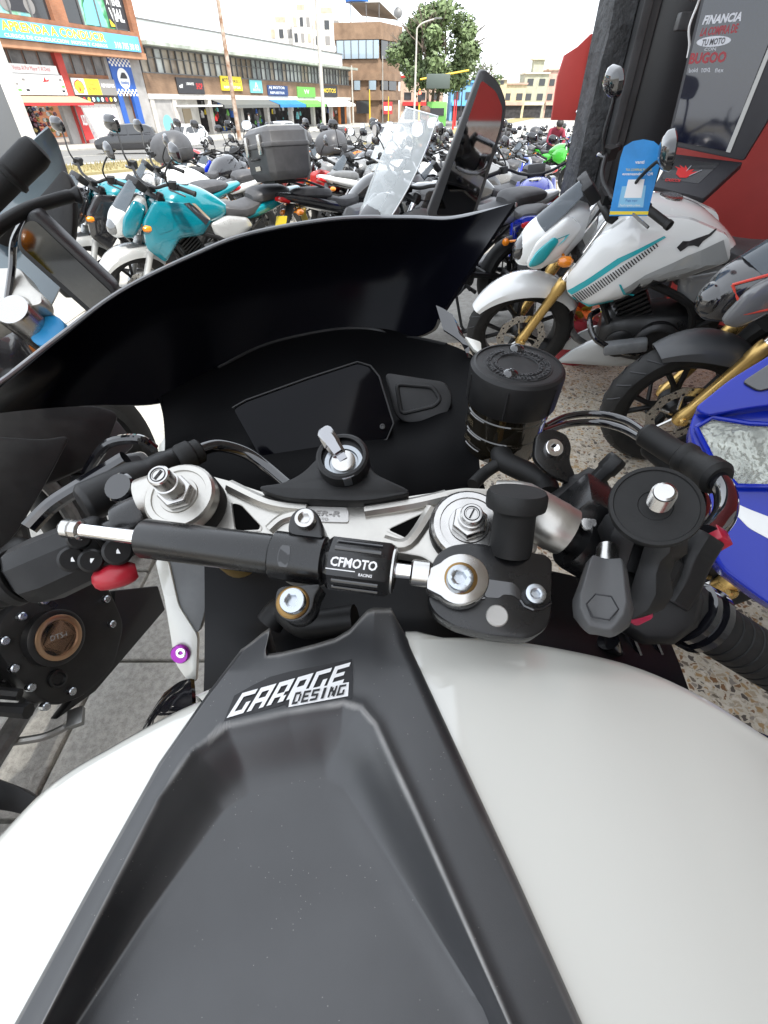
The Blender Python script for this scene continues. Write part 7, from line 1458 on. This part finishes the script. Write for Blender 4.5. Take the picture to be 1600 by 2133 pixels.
mb = MB(); mb.grid(patch([[(1150, 1270, .45), (1250, 1270, .45), (1380, 1310, .45)], [(1160, 1380, .40), (1260, 1390, .40), (1400, 1400, .42)], [(1170, 1450, .385), (1270, 1450, .385), (1440, 1470, .40)]], 6, 6)); H('inner_panel', mb, gloss, solid=-.004)
mb = MB(); mb.tube(smooth_pts([Wd(560, 1300, .40), Wd(590, 1270, .40), Wd(640, 1300, .38), Wd(740, 1290, .37)], 6), .012, 12); H('damper_stay', mb, matte)
# white inner fairing stay on the left with its grey inlay and purple bolt
FQ = Plane(Wd(380, 1300, .47), (-.05, -.80, .60))
stay = plate('fairing_stay', [(322, 1165), (350, 1165), (372, 1262), (412, 1325), (408, 1424), (388, 1416), (364, 1382), (342, 1250)], 0, .006, white_paint, .006, .001, None, FQ)
plate('stay_inlay', [(338, 1160), (440, 1180), (436, 1230), (424, 1285), (412, 1324), (376, 1298), (352, 1250)], -.002, .008, grey_plastic, .008, .001, stay, FQ)
mb = MB(); mb.lathe(FQ.hit(377, 1361, .001), FQ.n, [(.0095, 0), (.0095, .0025), (.0085, .004), (.0055, .004)], 28); H('purple_washer', mb, mat('purple_anodised', (.30, .03, .33), .25, metal=.6), stay)
bolt(376, 1361, .006, .0052, chrome, stay, .004, pl=FQ, sock=.4)
# black side fairing curving down behind it, and the white lip beside the screen
mb = MB(); mb.grid(patch([[(405, 1415, .46), (380, 1425, .48), (350, 1445, .50)], [(408, 1470, .44), (340, 1480, .47), (305, 1520, .50)], [(400, 1545, .44), (330, 1570, .47), (285, 1610, .50)]], 6, 6)); H('side_fairing', mb, gloss, solid=-.004)
plate('fairing_lip', [(330, 930), (346, 905), (347, 945), (332, 990)], -.06, .006, white_paint, .003, .001, None, DQ)
plate('fairing_lip', [(968, 700), (1002, 712), (1004, 738), (988, 728)], .06, .006, white_paint, .002, .001, None, DQ)
mb = MB(); mb.grid(patch([[(910, 640, .60), (935, 655, .59), (950, 690, .58)], [(925, 690, .585), (960, 715, .57), (975, 745, .56)]], 5, 5)); H('fairing_edge', mb, gloss, solid=-.004)
# ---- upright mirrors
MQ = Plane(Wd(970, 300, .80), (-.03, -.985, -.10), (1, 0, 0))
mo = [(886, 452), (1000, 146), (1012, 146), (1040, 172), (1056, 215), (1050, 262), (990, 452)]
mir = plate('mirror', mo, 0, .022, satin, .012, .003, None, MQ)
plate('mirror_glass', [(908, 448), (1003, 166), (1033, 190), (1047, 224), (1043, 262), (984, 448)], .0012, .001, mirror_m, .006, 0, mir, MQ)
MQ2 = Plane(Wd(140, 560, .62), (.10, -.97, -.10))
mo = [(60, 442), (72, 440), (244, 604), (236, 640), (200, 668), (34, 520), (38, 482)]
mir = plate('mirror', mo, 0, .022, satin, .010, .003, None, MQ2)
plate('mirror_glass', [(54, 462), (72, 458), (234, 612), (224, 634), (198, 652), (44, 514), (44, 486)], .0012, .001, mat('dark_mirror_glass', (.13, .135, .14), .04, metal=1), .006, 0, mir, MQ2)
